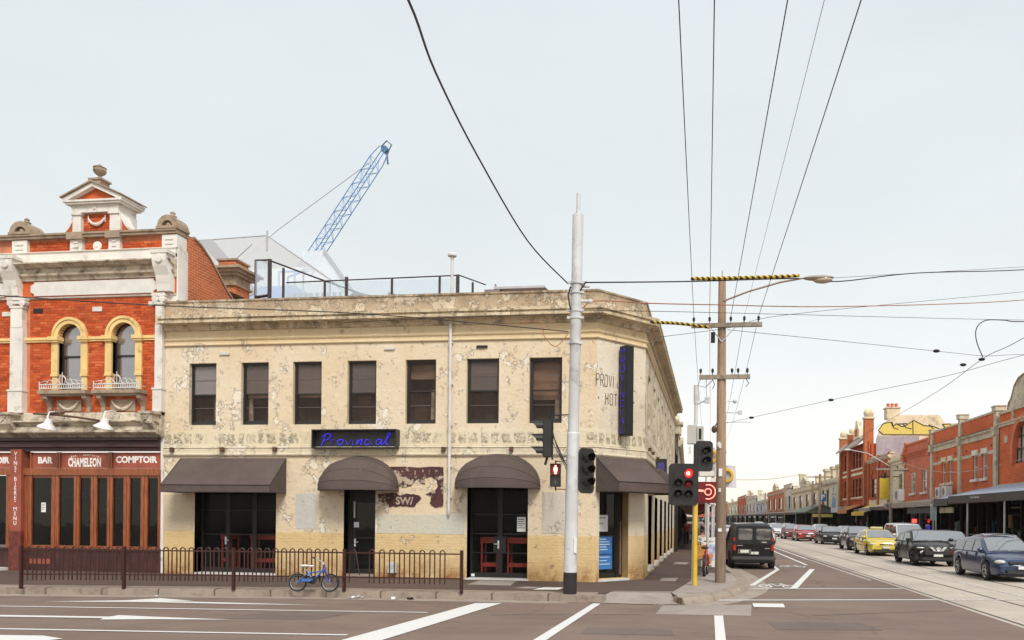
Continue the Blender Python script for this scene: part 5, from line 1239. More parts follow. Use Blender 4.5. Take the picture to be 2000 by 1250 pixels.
for k, (xa, xb, lab) in enumerate(((-.55, -.62, 'left wire'), (-.10, -.1, 'second wire'), (.88, .6, 'third wire'), (1.28, 1.0, 'right wire'))):
    wire(lab + ' running from the upper crossarm away down the street', sag((xa, 22.93, 7.74), (xb, 62, 7.9), .5), .007, smooth=False)
# ------------------------------------------------------------------ on the hotel roof: balustrade, marquee, furniture
m_bal = mat('balustrade_metal', (.045, .03, .032), .5)
m_gl2 = clearglass('balustrade_glass', (.55, .66, .74), .28, .03)
m_film = clearglass('clear_plastic', (.72, .76, .80), .55, .25); m_film2 = clearglass('grey_plastic', (.50, .51, .55), .75, .3)
bal = thing('glass_balustrade', 'dark framed glass balustrade on the hotel roof terrace', 'balustrade', (-11, 24.5, 8.15))
posts = [(-18.5, 26.0, 10.2), (-15.03, 24.5, 10.36), (-14.43, 24.3, 10.28)]
b = MB()
b.box(-15.06, -15.0, 24.47, 24.53, 8.15, 10.40); b.box(-14.46, -14.36, 24.25, 24.33, 8.15, 10.34); b.tube([(-15.03, 24.5, 10.39), (-14.42, 24.29, 10.32)], .03, 4); b.tube([(-15.03, 24.5, 9.16), (-14.42, 24.29, 9.16)], .05, 4)
b.tube([(-14.42, 24.29, 10.30), (-13.3, 25.2, 9.98), (-11.9, 26.4, 9.62)], .028, 4); b.build('stair_rail', m_bal, bal)
top = [(-13.95, 24.5, 9.62), (-8.05, 24.5, 9.68), (-7.5, 25.6, 9.68)]
b = MB(); b.tube(top, .022, 4); b.build('rail', m_bal, bal)
for x, w_, h_ in ((-14.05, .03, 10.1), (-12.6, .03, 9.63), (-11.85, .045, 9.74), (-10.3, .03, 9.66), (-8.70, .03, 9.67), (-8.1, .05, 9.70)):
    MB().box(x - w_, x + w_, 24.47, 24.53, 8.15, h_).build('post', m_bal, bal)
MB().box(-7.80, -7.74, 25.0, 25.06, 8.15, 9.6).build('post', m_bal, bal)
for a, c in zip((-14.0, -12.56, -11.8, -10.26, -8.66), (-12.64, -11.9, -10.34, -8.74, -8.15)): MB().box(a, c, 24.495, 24.505, 8.25, 9.58).build('glass_panel', m_gl2, bal)
MB().box(-14.98, -14.44, 24.40, 24.41, 9.2, 10.34).build('glass_panel', m_gl2, bal)
mq = thing('clear_marquee', 'translucent plastic marquee rising over the hotel roof terrace', 'marquee', (-19, 31, 8.15))
R0, R1, E1 = (-23.0, 31, 13.50), (-18.52, 31, 13.64), (-15.72, 31, 11.72)
b = MB(); b.add([R0, R1, (-18.52, 35, 13.64), (-23, 35, 13.5), E1, (-15.72, 35, 11.72)], [(0, 1, 2, 3), (1, 4, 5, 2)]); b.add([(-23, 31, 9), R0, R1, E1, (-15.72, 31, 9)], [(0, 1, 2, 3, 4)]); b.build('canopy', m_film, mq)
b = MB(); b.tube([R0, R1, E1, (-14.4, 31, 10.6)], .022, 4); b.tube([(-22.2, 31.01, 10.8), (-19.2, 31.01, 13.3)], .03, 4); b.box(-18.56, -18.49, 30.98, 31.02, 13.0, 13.85); b.box(-15.75, -15.69, 30.97, 31.03, 8.2, 11.7); b.build('frame', mat('pale_metal', (.42, .40, .42), .5), mq)
MB().prism([(-21.6, 13.56), (-21.0, 13.58), (-18.9, 11.3), (-19.3, 11.1)], 'y', 30.97, 30.985).build('seam_strip', m_film2, mq)
b = MB(); b.prism([(-18.1, 13.62), (-16.97, 13.66), (-15.98, 12.38), (-15.7, 11.75), (-16.2, 12.0), (-17.9, 13.0)], 'y', 33.0, 33.05); b.build('gable_end', m_film, mq)
b = MB(); b.prism([(-17.05, 13.62), (-16.95, 13.66), (-15.3, 11.4), (-15.45, 11.45)], 'y', 32.9, 32.99); b.build('seam_strip', m_film2, mq)
for k in range(10): MB().box(-15.35 + .22 * k, -15.22 + .22 * k, 27.0, 27.04, 8.15, 10.0).build('curtain_strip', m_film2, mq)
def heap(name, label, cat, pts, y, m, d=.8): tagit(MB().prism(pts, 'y', y, y + d).build(name, m, bevel=.04), label, cat)
m_mauve = mat('furniture_cover', (.21, .165, .17), .7); m_palem = mat('pale_cushion', (.48, .45, .45), .7)
heap('stacked_loungers', 'stack of grey loungers behind the terrace glass near the marquee', 'furniture', [(-12.9, 8.15), (-11.7, 8.15), (-11.6, 9.55), (-12.3, 9.72), (-12.8, 9.4)], 26, m_mauve)
heap('tilted_parasol_cover', 'tilted brownish cover sticking up behind the terrace glass', 'furniture', [(-11.35, 9.2), (-10.5, 8.9), (-10.25, 9.35), (-11.05, 9.70)], 26, m_mauve, .5)
heap('low_sofa', 'pale low sofa behind the middle of the terrace glass', 'sofa', [(-10.0, 8.15), (-8.3, 8.15), (-8.3, 9.1), (-8.9, 9.15), (-9.0, 8.95), (-10, 8.9)], 26, m_palem)
t = thing('roof_bench', 'low roof bench with a flat pale top right of the terrace glass', 'bench', (-6.2, 25, 8.15))
b = MB(); b.box(-6.95, -5.3, 24.6, 25.2, 9.24, 9.31); b.build('top', m_palem, t); b = MB(); b.box(-7.25, -6.75, 24.6, 25.0, 8.15, 9.23); b.tube([(-5.3, 24.7, 9.26), (-5.0, 24.7, 9.0), (-4.9, 24.7, 8.15)], .03, 5); b.tube([(-6.9, 24.7, 9.31), (-6.92, 24.7, 9.42)], .03, 5); b.build('base', m_mauve, t)
# ------------------------------------------------------------------ the crane far behind
m_crane = paint('crane_blue', (.05, .25, .60), rough=.5)
cr = thing('lattice_crane', 'tall blue lattice crane jib leaning up into the sky behind the hotel', 'crane', (-55, 90, 0))
foot, tip = Vector((-48.9, 90, 31.3)), Vector((-39.0, 90, 45.5)); ax_ = (tip - foot).normalized(); pr_ = Vector((ax_.z, 0, -ax_.x)); dp = Vector((0, 1, 0))
def chord(s, t, k): return foot + ax_ * k + pr_ * (s * .62) + dp * (t * .62)
Lj = (tip - foot).length
b = MB()
for s in (-1, 1):
    for t_ in (-1, 1):
        b.tube([chord(s, t_, 0), chord(s, t_, Lj - 1.6), tip + pr_ * s * .45 + dp * t_ * .4], .065, 4)
b.build('jib_chords', m_crane, cr)
b = MB(); n = 16; st_ = (Lj - 1.6) / n
for k in range(n):
    z0, z1 = k * st_, (k + 1) * st_; f_ = 1 if k % 2 else -1
    for t_ in (-1, 1): b.tube([chord(f_, t_, z0), chord(-f_, t_, z1)], .035, 3)
    for s in (-1, 1): b.tube([chord(s, f_, z0), chord(s, -f_, z1)], .03, 3)
    b.tube([chord(-1, -1, z1), chord(1, -1, z1)], .03, 3)
b.build('jib_lacing', m_crane, cr)
b = MB(); b.lathe([(.1, -.3), (.42, -.28), (.42, .28), (.1, .3)], tuple(tip + pr_ * .15), 12, 'y'); b.tube([tip - pr_ * .5, tip + ax_ * 1.0 - pr_ * .3, tip + ax_ * .9 + pr_ * .5, tip + pr_ * .6], .10, 4); b.tube([tip + Vector((.3, 0, 0)), tip + Vector((.5, 0, -1.8))], .12, 4); b.build('head_sheave', m_soot if False else paint('crane_dark_blue', (.05, .13, .25)), cr)
b = MB(); b.tube([foot + ax_ * (Lj * .87) - pr_ * .62, Vector((-52.4, 90, 36.4)), Vector((-62, 90, 29))], .045, 4); b.build('pendant_line', mat('pendant_grey', (.30, .33, .38), .6), cr)
b = MB()
for x in (-1, 1):
    for y in (-1, 1): b.tube([(-50.6 + x, 90 + y, 0), (-50.6 + x, 90 + y, 31)], .12, 4); b.tube([(-50.6 + x, 90 + y, 31), foot], .12, 4)
b.box(-58, -49, 88, 92, 26, 29); b.build('mast', m_crane, cr)
# ------------------------------------------------------------------ cars
m_cglass = glass('car_glass', (.035, .038, .04), .55, .02, .1)
m_wind = glass('windscreen_glass', (.11, .115, .118), 1.0, .03, .1)
m_plast = mat('black_plastic', (.022, .021, .021), .55)
m_alloy = mat('alloy_rim', (.42, .41, .40), .3, .7)
m_darkrim = mat('dark_rim', (.02, .02, .02), .35, .4)
m_head = mat('headlamp', (.55, .55, .52), .12, .1)
m_tail = mat('tail_lamp', (.42, .02, .012), .15)
m_plate = mat('number_plate', (.66, .66, .62), .5)
def interp(tab, x):
    if x <= tab[0][0]: return tab[0][1]
    for (a, u), (c, v) in zip(tab, tab[1:]):
        if x <= c: return u + (v - u) * (x - a) / (c - a)
    return tab[-1][1]
def car(name, label, loc, rz, L, W, H, wb, r, top, roof, belt, paint_, side, wsc, rear, rim=None, cat='car', group=None, gc=.20, fx=0., grille='slot', rails=False, flare=False, dark_lower=False, headz=.66, tailz=.8, taxi=False, tint=None, plate_f=True, bars=None, tall_tail=False):
    """x forward. top: lower body outline (x,z); roof: cabin outline (x,z); side: [(x0,x1,x2,x3)] bottom and top of side panes;
    wsc / rear: (x bottom, z bottom, x top, z top)"""
    t = thing(name, label, cat, loc, world=False, rz=rz, group=group)
    h = L / 2; xf, xr = fx + wb / 2, fx - wb / 2; ra = r + .055
    xs = set([-h + L * k / 26 for k in range(27)]) | {-h + .02, -h + .07, -h + .16, h - .02, h - .07, h - .16} | {x for x, z in top}
    for xw in (xf, xr): xs |= {xw + ra * cos(pi * k / 10) for k in range(11)} | {xw - ra - .01, xw + ra + .01}
    xs = sorted(x for x in xs if -h <= x <= h); rows = []
    for x in xs:
        e = abs(x) / h; w_ = W / 2 * (1 - .10 * e ** 6 - .05 * e ** 2)
        if e > .985: w_ *= .95
        zt = interp(top, x); zb = gc + .08 * max(0, e - .86) / .14
        for xw in (xf, xr):
            if abs(x - xw) < ra: zb = max(zb, r + sqrt(max(0, ra * ra - (x - xw) ** 2)) - .01)
        zb = min(zb, zt - .1); hh = zt - zb; cr_ = .035 if x > -h + .3 else .02
        fl = .03 if flare and min(abs(x - xf), abs(x - xr)) < ra + .12 else 0
        sec = [(0, zb), (w_ * .84, zb), (w_ * .955 + fl, zb + .03), (w_ + fl, zb + .30 * hh), (w_ * .995 + fl * .6, zb + .55 * hh), (w_ * .985, zb + .74 * hh), (w_ * .955, zb + .90 * hh), (w_ * .88, zt), (w_ * .5, zt + cr_), (0, zt + cr_ * 1.3)]
        full = [(y, z) for y, z in sec] + [(-y, z) for y, z in sec[-2:0:-1]]
        bul = .16 * (e ** 8)
        rows.append([(x - (1 if x > 0 else -1) * bul * min(1, abs(y) / (W / 2)) ** 2.2, y, z) for y, z in full])
    b = MB(); n = len(rows[0])
    b.add([p for q in rows for p in q], [(i * n + j, i * n + (j + 1) % n, (i + 1) * n + (j + 1) % n, (i + 1) * n + j) for i in range(len(rows) - 1) for j in range(n)] + [tuple(range(n)), tuple(range((len(rows) - 1) * n, len(rows) * n))])
    b.build('body', paint_, t, smooth=38)
    wb0, wt0 = W / 2 * .90, W / 2 * .70
    def ylean(z): return wb0 + (wt0 - wb0) * max(0, (z - belt)) / max(.1, H - belt)
    rx = sorted({x for x, z in roof} | {roof[0][0] + (roof[-1][0] - roof[0][0]) * k / 14 for k in range(15)})
    rws = []
    for x in rx:
        z = max(belt + .01, interp(roof, x)); zb = belt - .06
        sec = [(ylean(zb), zb), (ylean(max(zb + .01, z - .07)), max(zb + .01, z - .07)), (ylean(z) - .03, z - .02), (ylean(z) * .82, z), (0, z + .018)]
        rws.append([(x, y, q) for y, q in sec] + [(x, -y, q) for y, q in sec[-2::-1]])
    b = MB(); n = len(rws[0])
    b.add([p for q in rws for p in q], [(i * n + j, i * n + j + 1, (i + 1) * n + j + 1, (i + 1) * n + j) for i in range(len(rws) - 1) for j in range(n - 1)] + [tuple(range(n)), tuple(range((len(rws) - 1) * n, len(rws) * n))])
    b.build('cabin', paint_, t, smooth=35)
    for sgn in (-1, 1):
        for x0, x1, x2, x3 in side:
            zt = min(interp(roof, x2), interp(roof, x3)) - .085; z0 = belt + .015
            b = MB(); b.add([(x0, sgn * (ylean(z0) + .008), z0), (x1, sgn * (ylean(z0) + .008), z0), (x3, sgn * (ylean(zt) + .008), zt), (x2, sgn * (ylean(zt) + .008), zt)], [(0, 1, 2, 3)])
            b.build('side_window', tint or m_cglass, t)
    def screen(nm, s, m, fwd):
        xb, zb, xt, zt = s; d = .012 * fwd; b = MB(); rows = []
        for k in range(5):
            f_ = k / 4; x = xb + (xt - xb) * f_; z = zb + (zt - zb) * f_; yy = ylean(z) - .06
            rows.append([(x + d - fwd * .10 * (abs(q) ** 2) * 0, yy * q, z + (.035 if fwd > 0 else .012) + .018 * f_ * (1 - q * q)) for q in (-1, -.6, -.2, .2, .6, 1)])
        b.add([p for q in rows for p in q], [(i * 6 + j, i * 6 + j + 1, i * 6 + 7 + j, i * 6 + 6 + j) for i in range(4) for j in range(5)])
        o = b.build(nm, m, t, smooth=60)
        if fwd > 0:
            b = MB(); b.tube([(xb + .02, -.75 * wb0, zb + .05), (xb - .02, -.05, zb + .07)], .007, 4); b.tube([(xb + .02, -.02, zb + .06), (xb - .02, .65 * wb0, zb + .06)], .007, 4); b.build('wiper', m_plast, t)
    if wsc: screen('windscreen', wsc, m_wind, 1)
    if rear: screen('rear_window', rear, tint or m_cglass, -1)
    for xw in (xf, xr):
        for sgn in (-1, 1):
            yc = sgn * (W / 2 - .115)
            b = MB(); b.lathe([(r * .62, -.10), (r * .9, -.11), (r, -.085), (r, .085), (r * .9, .11), (r * .62, .10)], (xw, yc, r), 24, 'y', False); wl = b.build('wheel', m_tyre, t, smooth=40)
            b = MB(); yo = yc + sgn * .085
            b.lathe([(r * .56, -.012), (r * .66, .012 * 1), (r * .66, -.03)], (xw, yo, r), 22, 'y', False); b.lathe([(.02, -.02), (.07, 0), (.07, .01)], (xw, yo, r), 10, 'y')
            for k in range(5):
                a = 2 * pi * k / 5 + .3; b.tube([(xw + .05 * cos(a), yo, r + .05 * sin(a)), (xw + r * .6 * cos(a), yo, r + r * .6 * sin(a))], [.028, .020], 4)
            b.build('rim', rim or m_alloy, wl)
            b = MB(); b.lathe([(.02, -.01), (r * .6, -.01), (r * .6, 0)], (xw, yc + sgn * .04, r), 18, 'y'); b.build('brake_disc', m_plast, wl)
    b = MB(); b.box(-h + .15, h - .15, -W * .38, W * .38, gc - .02, gc + .25); b.build('underbody', m_plast, t)
    # front details
    zf = interp(top, h - .1)
    for sgn in (-1, 1):
        b = MB(); b.ball((h - .27, sgn * W * .375, headz), .1, 14, 8, (2.1, 1.75, .72)); b.build('headlamp', m_head, t, smooth=60)
        b = MB(); b.ball((h - .13, sgn * W * .36, .34), .06, 10, 6, (1.2, 1.4, .8)); b.build('fog_lamp', m_plast, t, smooth=60)
        b = MB(); xm = wsc[0] - .18; b.ball((xm, sgn * (wb0 + .12), belt + .09), .1, 10, 6, (.75, 1.15, .75)); b.tube([(xm, sgn * (wb0 - .02), belt + .04), (xm, sgn * (wb0 + .1), belt + .07)], .02, 5); b.build('mirror', paint_ if not taxi else m_plast, t, smooth=60)
        if tall_tail: b = MB(); b.box(-h + .015, -h + .14, sgn * W * .405 - .05, sgn * W * .405 + .06, tailz - .28, tailz + .28); b.build('tail_lamp', m_tail, t, bevel=.03)
        else: b = MB(); b.ball((-h + .15, sgn * W * .385, tailz), .1, 10, 6, (1.3, 1.4, 1.0)); b.build('tail_lamp', m_tail, t, smooth=60)
        b = MB()
        for x in (fx + .1, fx - .85): b.box(x - .1, x + .1, sgn * W * .478 - .02 * sgn - .012, sgn * W * .478 - .02 * sgn + .025, belt - .13, belt - .10)
        b.build('door_handle', paint_, t)
    b = MB()
    if grille == 'slot': b.box(h - .14, h + .004, -W * .26, W * .26, headz - .06, headz + .02); b.box(h - .1, h + .006, -W * .30, W * .30, .30, .40)
    elif grille == 'low': b.box(h - .14, h + .006, -W * .20, W * .20, headz - .03, headz + .02); b.box(h - .1, h + .008, -W * .36, W * .36, .27, .38)
    else: b.box(h - .14, h + .008, -W * .30, W * .30, headz - .20, headz - .03); b.box(h - .1, h + .01, -W * .36, W * .36, .28, .40)
    b.build('grille', m_plast, t)
    MB().box(h - .05, h + .022, -.19, .19, .44, .54).build('number_plate', m_plate, t)
    MB().box(-h - .012, -h + .05, -.19, .19, .60, .70).build('number_plate', m_plate, t)
    b = MB(); b.box(-h - .004, -h + .1, -W * .40, W * .40, .30, .42); b.build('rear_bumper', m_plast, t)
    b = MB()
    for x in (fx + .45, fx - .45): b.box(x - .006, x + .006, -W * .496, -W * .40, gc + .2, belt - .03); b.box(x - .006, x + .006, W * .40, W * .496, gc + .2, belt - .03)
    b.build('door_seam', m_plast, t)
    b = MB()
    for sgn in (-1, 1): b.tube([(roof[0][0] + .1, sgn * (wb0 + .012), belt + .008), (wsc[0] - .1, sgn * (wb0 + .012), belt + .008)], .012, 4)
    b.build('belt_trim', m_plast, t)
    b = MB(); xh = h - .33; b.tube([(xh - .02, -W * .40, interp(top, xh) + .012), (xh + .10, 0, interp(top, xh + .1) + .052), (xh - .02, W * .40, interp(top, xh) + .012)], .006, 4)
    for sgn in (-1, 1): b.tube([(xh - .02, sgn * W * .40, interp(top, xh) + .012), (wsc[0] - .05, sgn * W * .43, interp(top, wsc[0]) + .012)], .006, 4)
    b.build('bonnet_seam', m_plast, t)
    if rails:
        b = MB()
        for sgn in (-1, 1): b.tube([(roof[1][0] + .1, sgn * wt0 * .82, H + .015), (0, sgn * wt0 * .82, H + .055), (roof[-2][0] - .1, sgn * wt0 * .82, H + .015)], .014, 5)
        b.build('roof_rail', m_plast, t)
    return t
P_blue = paint('dark_blue_paint', (.011, .027, .085), .1); P_black = paint('black_car_paint', (.006, .0055, .0058)); P_black.node_tree.nodes['Principled BSDF'].inputs['Coat Weight'].default_value = .3; P_black.node_tree.nodes['Principled BSDF'].inputs['Specular IOR Level'].default_value = .3; P_yel = paint('taxi_yellow', (.66, .50, .035)); P_red = paint('red_car_paint', (.36, .014, .016))
P_silver = paint('silver_car_paint', (.42, .42, .43), .4); P_white = paint('white_car_paint', (.66, .66, .66)); P_brown = paint('dark_bronze_paint', (.055, .045, .045), .2); P_dred = paint('maroon_car_paint', (.16, .02, .022)); P_grey = paint('grey_car_paint', (.18, .18, .19), .3)
SED = dict(L=4.75, W=1.80, H=1.46, wb=2.75, r=.315, top=[(-2.375, .62), (-2.3, .90), (-1.5, .98), (0, .95), (1.05, .93), (1.9, .84), (2.3, .70), (2.375, .55)], roof=[(-1.95, .96), (-1.15, 1.36), (-.3, 1.46), (.35, 1.42), (1.3, .94)], belt=.95,
   side=[(-1.35, -.62, -.98, -.62), (-.54, .22, -.54, .14), (.30, 1.0, .22, .42)], wsc=(1.24, .96, .44, 1.37), rear=(-1.86, 1.0, -1.2, 1.33))
WAG = dict(L=4.68, W=1.75, H=1.47, wb=2.68, r=.32, top=[(-2.34, .55), (-2.3, .92), (-1, .96), (1.05, .92), (1.85, .80), (2.2, .70), (2.34, .52)], roof=[(-2.26, .98), (-1.86, 1.36), (-.6, 1.47), (.3, 1.43), (1.28, .93)], belt=.93,
   side=[(-1.95, -1.06, -1.62, -1.0), (-.98, -.16, -.93, -.16), (-.08, .95, -.08, .36)], wsc=(1.22, .95, .40, 1.38), rear=(-2.24, 1.02, -1.90, 1.33))
HAT = dict(L=4.1, W=1.74, H=1.50, wb=2.55, r=.31, top=[(-2.05, .5), (-2.0, .95), (0, .97), (1.05, .94), (1.7, .82), (1.98, .7), (2.05, .5)], roof=[(-2.0, .98), (-1.62, 1.38), (-.5, 1.50), (.25, 1.45), (1.18, .95)], belt=.96,
   side=[(-1.3, -.52, -1.2, -.52), (-.44, .86, -.44, .28)], wsc=(1.12, .97, .34, 1.40), rear=(-1.99, 1.02, -1.66, 1.36), grille='slot')
SUV = dict(L=4.15, W=1.78, H=1.57, wb=2.53, r=.345, gc=.24, top=[(-2.07, .6), (-2.0, 1.0), (-1, 1.06), (.9, 1.03), (1.5, .97), (1.9, .86), (2.07, .62)], roof=[(-1.95, 1.05), (-1.55, 1.36), (-.3, 1.57), (.15, 1.54), (1.05, 1.04)], belt=1.05,
   side=[(-1.25, -.55, -1.1, -.55), (-.46, .78, -.46, .22)], wsc=(1.0, 1.06, .26, 1.49), rear=(-1.92, 1.09, -1.58, 1.36), flare=True, grille='mesh', headz=.72)
RD = radians(-90 + 2.0)
c1 = car('station_wagon', 'dark blue station wagon with silver alloy wheels at the right edge of the traffic queue', (9.98, 29.60, 0), RD, paint_=P_blue, **{**WAG, 'rails': True, 'grille': 'slot'})
c2 = car('compact_suv', 'black compact crossover with bulging wheel arches and a chrome V grille', (9.62, 37.80, 0), RD, paint_=P_black, rim=m_darkrim, **SUV)
m_badge = mat('bright_badge', (.62, .62, .60), .25, .2)
for s in (-1, 1): b = MB(); b.prism([(s * .36, .86), (s * .25, .86), (s * .09, .675), (s * .19, .675)], 'x', 2.03, 2.092); b.build('grille_chevron', m_badge, c2)
b = MB(); b.lathe([(.05, 2.09), (.085, 2.105), (.085, 2.07)], (0, 0, .77), 16, 'x'); b.box(2.09, 2.112, -.115, .115, .755, .787); b.box(2.03, 2.09, -.10, .10, .665, .69); b.build('emblem', m_badge, c2)
for o in list(c2.children):
    if o.name.split('.')[0] == 'headlamp': o.scale = (1.05, 1.0, .62); o.location.z = .36; o.location.x = -.10
for s in (-1, 1): b = MB(); b.lathe([(.02, 1.985), (.085, 1.975), (.105, 1.93)], (0, s * .63, .60), 16, 'x'); b.build('headlamp', m_head, c2, smooth=60)
c3 = car('taxi', 'bright yellow taxi sedan in the queue behind the black crossover', (9.45, 47.5, 0), RD, paint_=P_yel, taxi=False, **{**SED, 'grille': 'low'})
b = MB(); b.box(-.12, .12, -.35, .35, 1.475, 1.60); b.build('roof_light', mat('roof_light', (.62, .55, .35), .5), c3, bevel=.03)
car('suv', 'dark bronze four wheel drive half hidden behind the yellow taxi', (9.66, 54.6, 0), RD, paint_=P_brown, rim=m_darkrim, **{**SUV, 'H': 1.66, 'L': 4.15})
car('sedan', 'black sedan with a pale windscreen ahead of the red car', (9.55, 66.6, 0), RD, paint_=P_black, **SED)
car('hatchback', 'bright red sedan in the queue with a plate on its nose', (8.55, 75.2, 0), RD, paint_=P_red, **{**SED, 'grille': 'slot'})
car('hatchback', 'maroon hatchback tucked close behind the bright red sedan', (8.0, 81.6, 0), RD, paint_=P_dred, **HAT)
car('sedan', 'white sedan coming towards the viewer left of the red cars', (7.0, 92.0, 0), RD, paint_=P_white, **SED)
car('sedan', 'white sedan with dark roof rack behind the red cars', (8.3, 104.0, 0), RD, paint_=P_silver, **SED)
LU = radians(90 + 1.5)
car('hatchback', 'white hatchback driving away with red tail lamps beside the black van', (4.25, 66.5, 0), LU, paint_=P_white, tailz=.98, **HAT)
car('hatchback', 'silver hatchback driving away further down the street', (4.3, 96, 0), LU, paint_=P_silver, tailz=.98, **HAT)
car('hatchback', 'pink tinged small car beyond the black van roof', (3.0, 84, 0), LU, paint_=P_dred, tailz=.98, **HAT)
VAN = dict(L=4.2, W=1.83, H=1.82, wb=2.70, r=.315, gc=.26, fx=.05, top=[(-2.1, 1.05), (0, 1.05), (1.1, 1.03), (1.75, .92), (2.05, .75), (2.1, .6)], roof=[(-2.09, 1.06), (-2.04, 1.70), (-1.9, 1.80), (-.4, 1.82), (.55, 1.76), (1.40, 1.02)], belt=1.04,
   side=[(.0, 1.1, .0, .62)], wsc=(1.34, 1.06, .66, 1.68), rear=None, headz=.76, tailz=1.0, tall_tail=True)
van = car('van', 'black parked delivery van seen from behind next to the timber pole', (1.52, 33.75, 0), radians(90 + 4), paint_=P_black, cat='van', rim=m_darkrim, **VAN)
b = MB()
for y0, y1 in ((-.66, -.10), (.06, .60)): b.box(-2.135, -2.07, y0, y1, 1.16, 1.60)
for o_ in (b.build('rear_window', m_cglass, van, bevel=.03),): pass
b = MB(); b.box(-2.115, -2.095, -.015, .005, .45, 1.74); b.build('door_seam', m_plast, van)
MB().box(-2.14, -2.09, .10, .62, .62, .80).build('plate_recess', m_grey_p if False else mat('plate_recess', (.10, .10, .10), .5), van); MB().box(-2.15, -2.139, .20, .52, .66, .77).build('number_plate', m_plate, van)
MB().box(-2.14, -2.10, -.50, -.30, 1.05, 1.10).build('badge', m_chrome, van); MB().box(-2.14, -2.10, -.62, -.42, .82, .845).build('badge', m_chrome, van); MB().box(-2.14, -2.10, .42, .66, .93, .955).build('badge', m_chrome, van)
b = MB(); b.box(-2.20, -2.0, -.86, .86, .36, .52); b.build('rear_bumper', mat('van_bumper', (.05, .048, .05), .5), van, bevel=.04)
car('hatchback', 'pale parked car hidden in front of the black van', (1.3, 40.5, 0), LU, paint_=P_white, tailz=.98, **{**HAT, 'H': 1.6})
PR = dict(group=None)
car('sedan', 'silver grey sedan parked at the far kerb behind the blue wagon', (12.25, 36.2, 0), RD, paint_=P_silver, **SED)
car('hatchback', 'pale grey car parked at the far kerb behind the black crossover', (12.1, 43.0, 0), RD, paint_=P_grey, **HAT)
wv = car('van', 'white parked van with dark side panes behind the yellow taxi', (11.75, 50.5, 0), RD, paint_=P_white, cat='van', **{**VAN, 'H': 1.95, 'rear': (-2.09, 1.1, -2.04, 1.66), 'side': [(-1.9, -.95, -1.85, -.95), (-.85, -.05, -.85, -.05), (.05, 1.1, .05, .62)]})
car('sedan', 'silver sedan parked at the far kerb behind the black sedan', (11.6, 70.5, 0), RD, paint_=P_silver, **SED)
car('hatchback', 'dark car just entering at the right edge behind the wagon bonnet', (13.1, 30.6, 0), RD, paint_=P_black, **HAT)
for k, (x, y, P_, lab) in enumerate(((11.2, 84, P_white, 'white car parked by the far kerb near the gabled verandah'), (10.6, 112, P_grey, 'distant grey car parked by the far kerb'), (7.6, 128, P_white, 'distant white car in the middle of the street'), (1.1, 62, P_grey, 'grey car parked well beyond the black van'), (0.6, 78, P_silver, 'distant silver car parked along the near kerb'))):
    car('sedan' if k % 2 else 'hatchback', lab, (x, y, 0), LU if x < 5 else RD, paint_=P_, **(SED if k % 2 else HAT))
# ------------------------------------------------------------------ far side of the street
m_bf = brickmat('orange_brickwork', (.55, .088, .026), (.66, .135, .048), (.56, .27, .15))
m_bf2 = brickmat('deep_red_brickwork', (.42, .066, .024), (.52, .098, .038), (.55, .22, .12))
m_pink = weathered('salmon_render', (.60, .155, .07), (.36, .10, .05), .4, .8, 2)
m_rend = weathered('grey_cream_render', (.58, .50, .37), (.22, .18, .13), .45, .85, 2)
m_crm = weathered('cream_render', (.70, .60, .42), (.30, .24, .15), .35, .85, 2)
m_oran = mat('orange_pier', (.40, .115, .038), .8, var=.25)
m_wht = weathered('white_trim', (.72, .69, .62), (.35, .30, .24), .25, .7, 3)
m_fasc = mat('awning_fascia', (.075, .058, .05), .7, var=.3); m_under = mat('awning_soffit', (.07, .06, .055), .85); m_tin = weathered('awning_tin', (.36, .29, .235), (.2, .14, .10), .4, .7, 2)
m_tinb = weathered('blue_grey_tin', (.34, .40, .50), (.22, .24, .28), .3, .5, 2)
m_shopd = mat('dark_shopfront', (.020, .018, .018), .5, var=.4, sc=1.5)
m_gwin = glass('pale_window_glass', (.17, .18, .19), .8, .05, .3); m_gdk = glass('dim_window_glass', (.045, .035, .03), .3, .06, .3)
m_gwarm = glass('bright_window_glass', (.55, .47, .40), .7, .05, .25)
K = .04
def FX(Y): return 16.3 - K * (Y - 45)
def FR(Yfar): return frame((FX(Yfar), Yfar), (K, -1))          # local x = Yfar - Y
def bld(name, label, Y0, Y1, group=None): return thing(name, label, 'building', (FX((Y0 + Y1) / 2), (Y0 + Y1) / 2, .13), group=group)
DISP = [mat('display_' + n, c, .7, var=.3, sc=6) for n, c in (('tan', (.34, .20, .10)), ('blue', (.03, .10, .26)), ('cream', (.45, .42, .35)), ('teal', (.06, .22, .22)), ('rust', (.26, .06, .03)), ('grey', (.12, .12, .13)), ('green', (.06, .10, .04)))]
def shopfront(t, M, s0, s1, zt, m=None, n=3, ped=.5, names='shopfront'):
    MB(M).box(s0, s1, .55, .62, .13, zt).build(names, m_shopd, t)
    for k in range(n + 1): x = s0 + (s1 - s0) * k / n; MB(M).box(max(s0, x - .05), min(s1, x + .05), -.02, .56, .13, zt).build('mullion', m or m_soot, t)
    MB(M).box(s0, s1, .1, .5, .13, .13 + ped).build('stall_riser', m_soot, t)
    for k in range(n): x0 = s0 + (s1 - s0) * k / n + .08; x1 = s0 + (s1 - s0) * (k + 1) / n - .08; MB(M).box(x0, x1, .3, .31, .13 + ped, zt - .1).build('pane', m_gshop, t)
    for k in range(int((s1 - s0) * .9)):
        x = random.uniform(s0 + .2, s1 - .7); z = random.uniform(.75, zt - .9); MB(M).box(x, x + random.uniform(.2, .7), .27, .295 + .0005 * k, z, z + random.uniform(.15, .8)).build('window_display', random.choice(DISP), t)
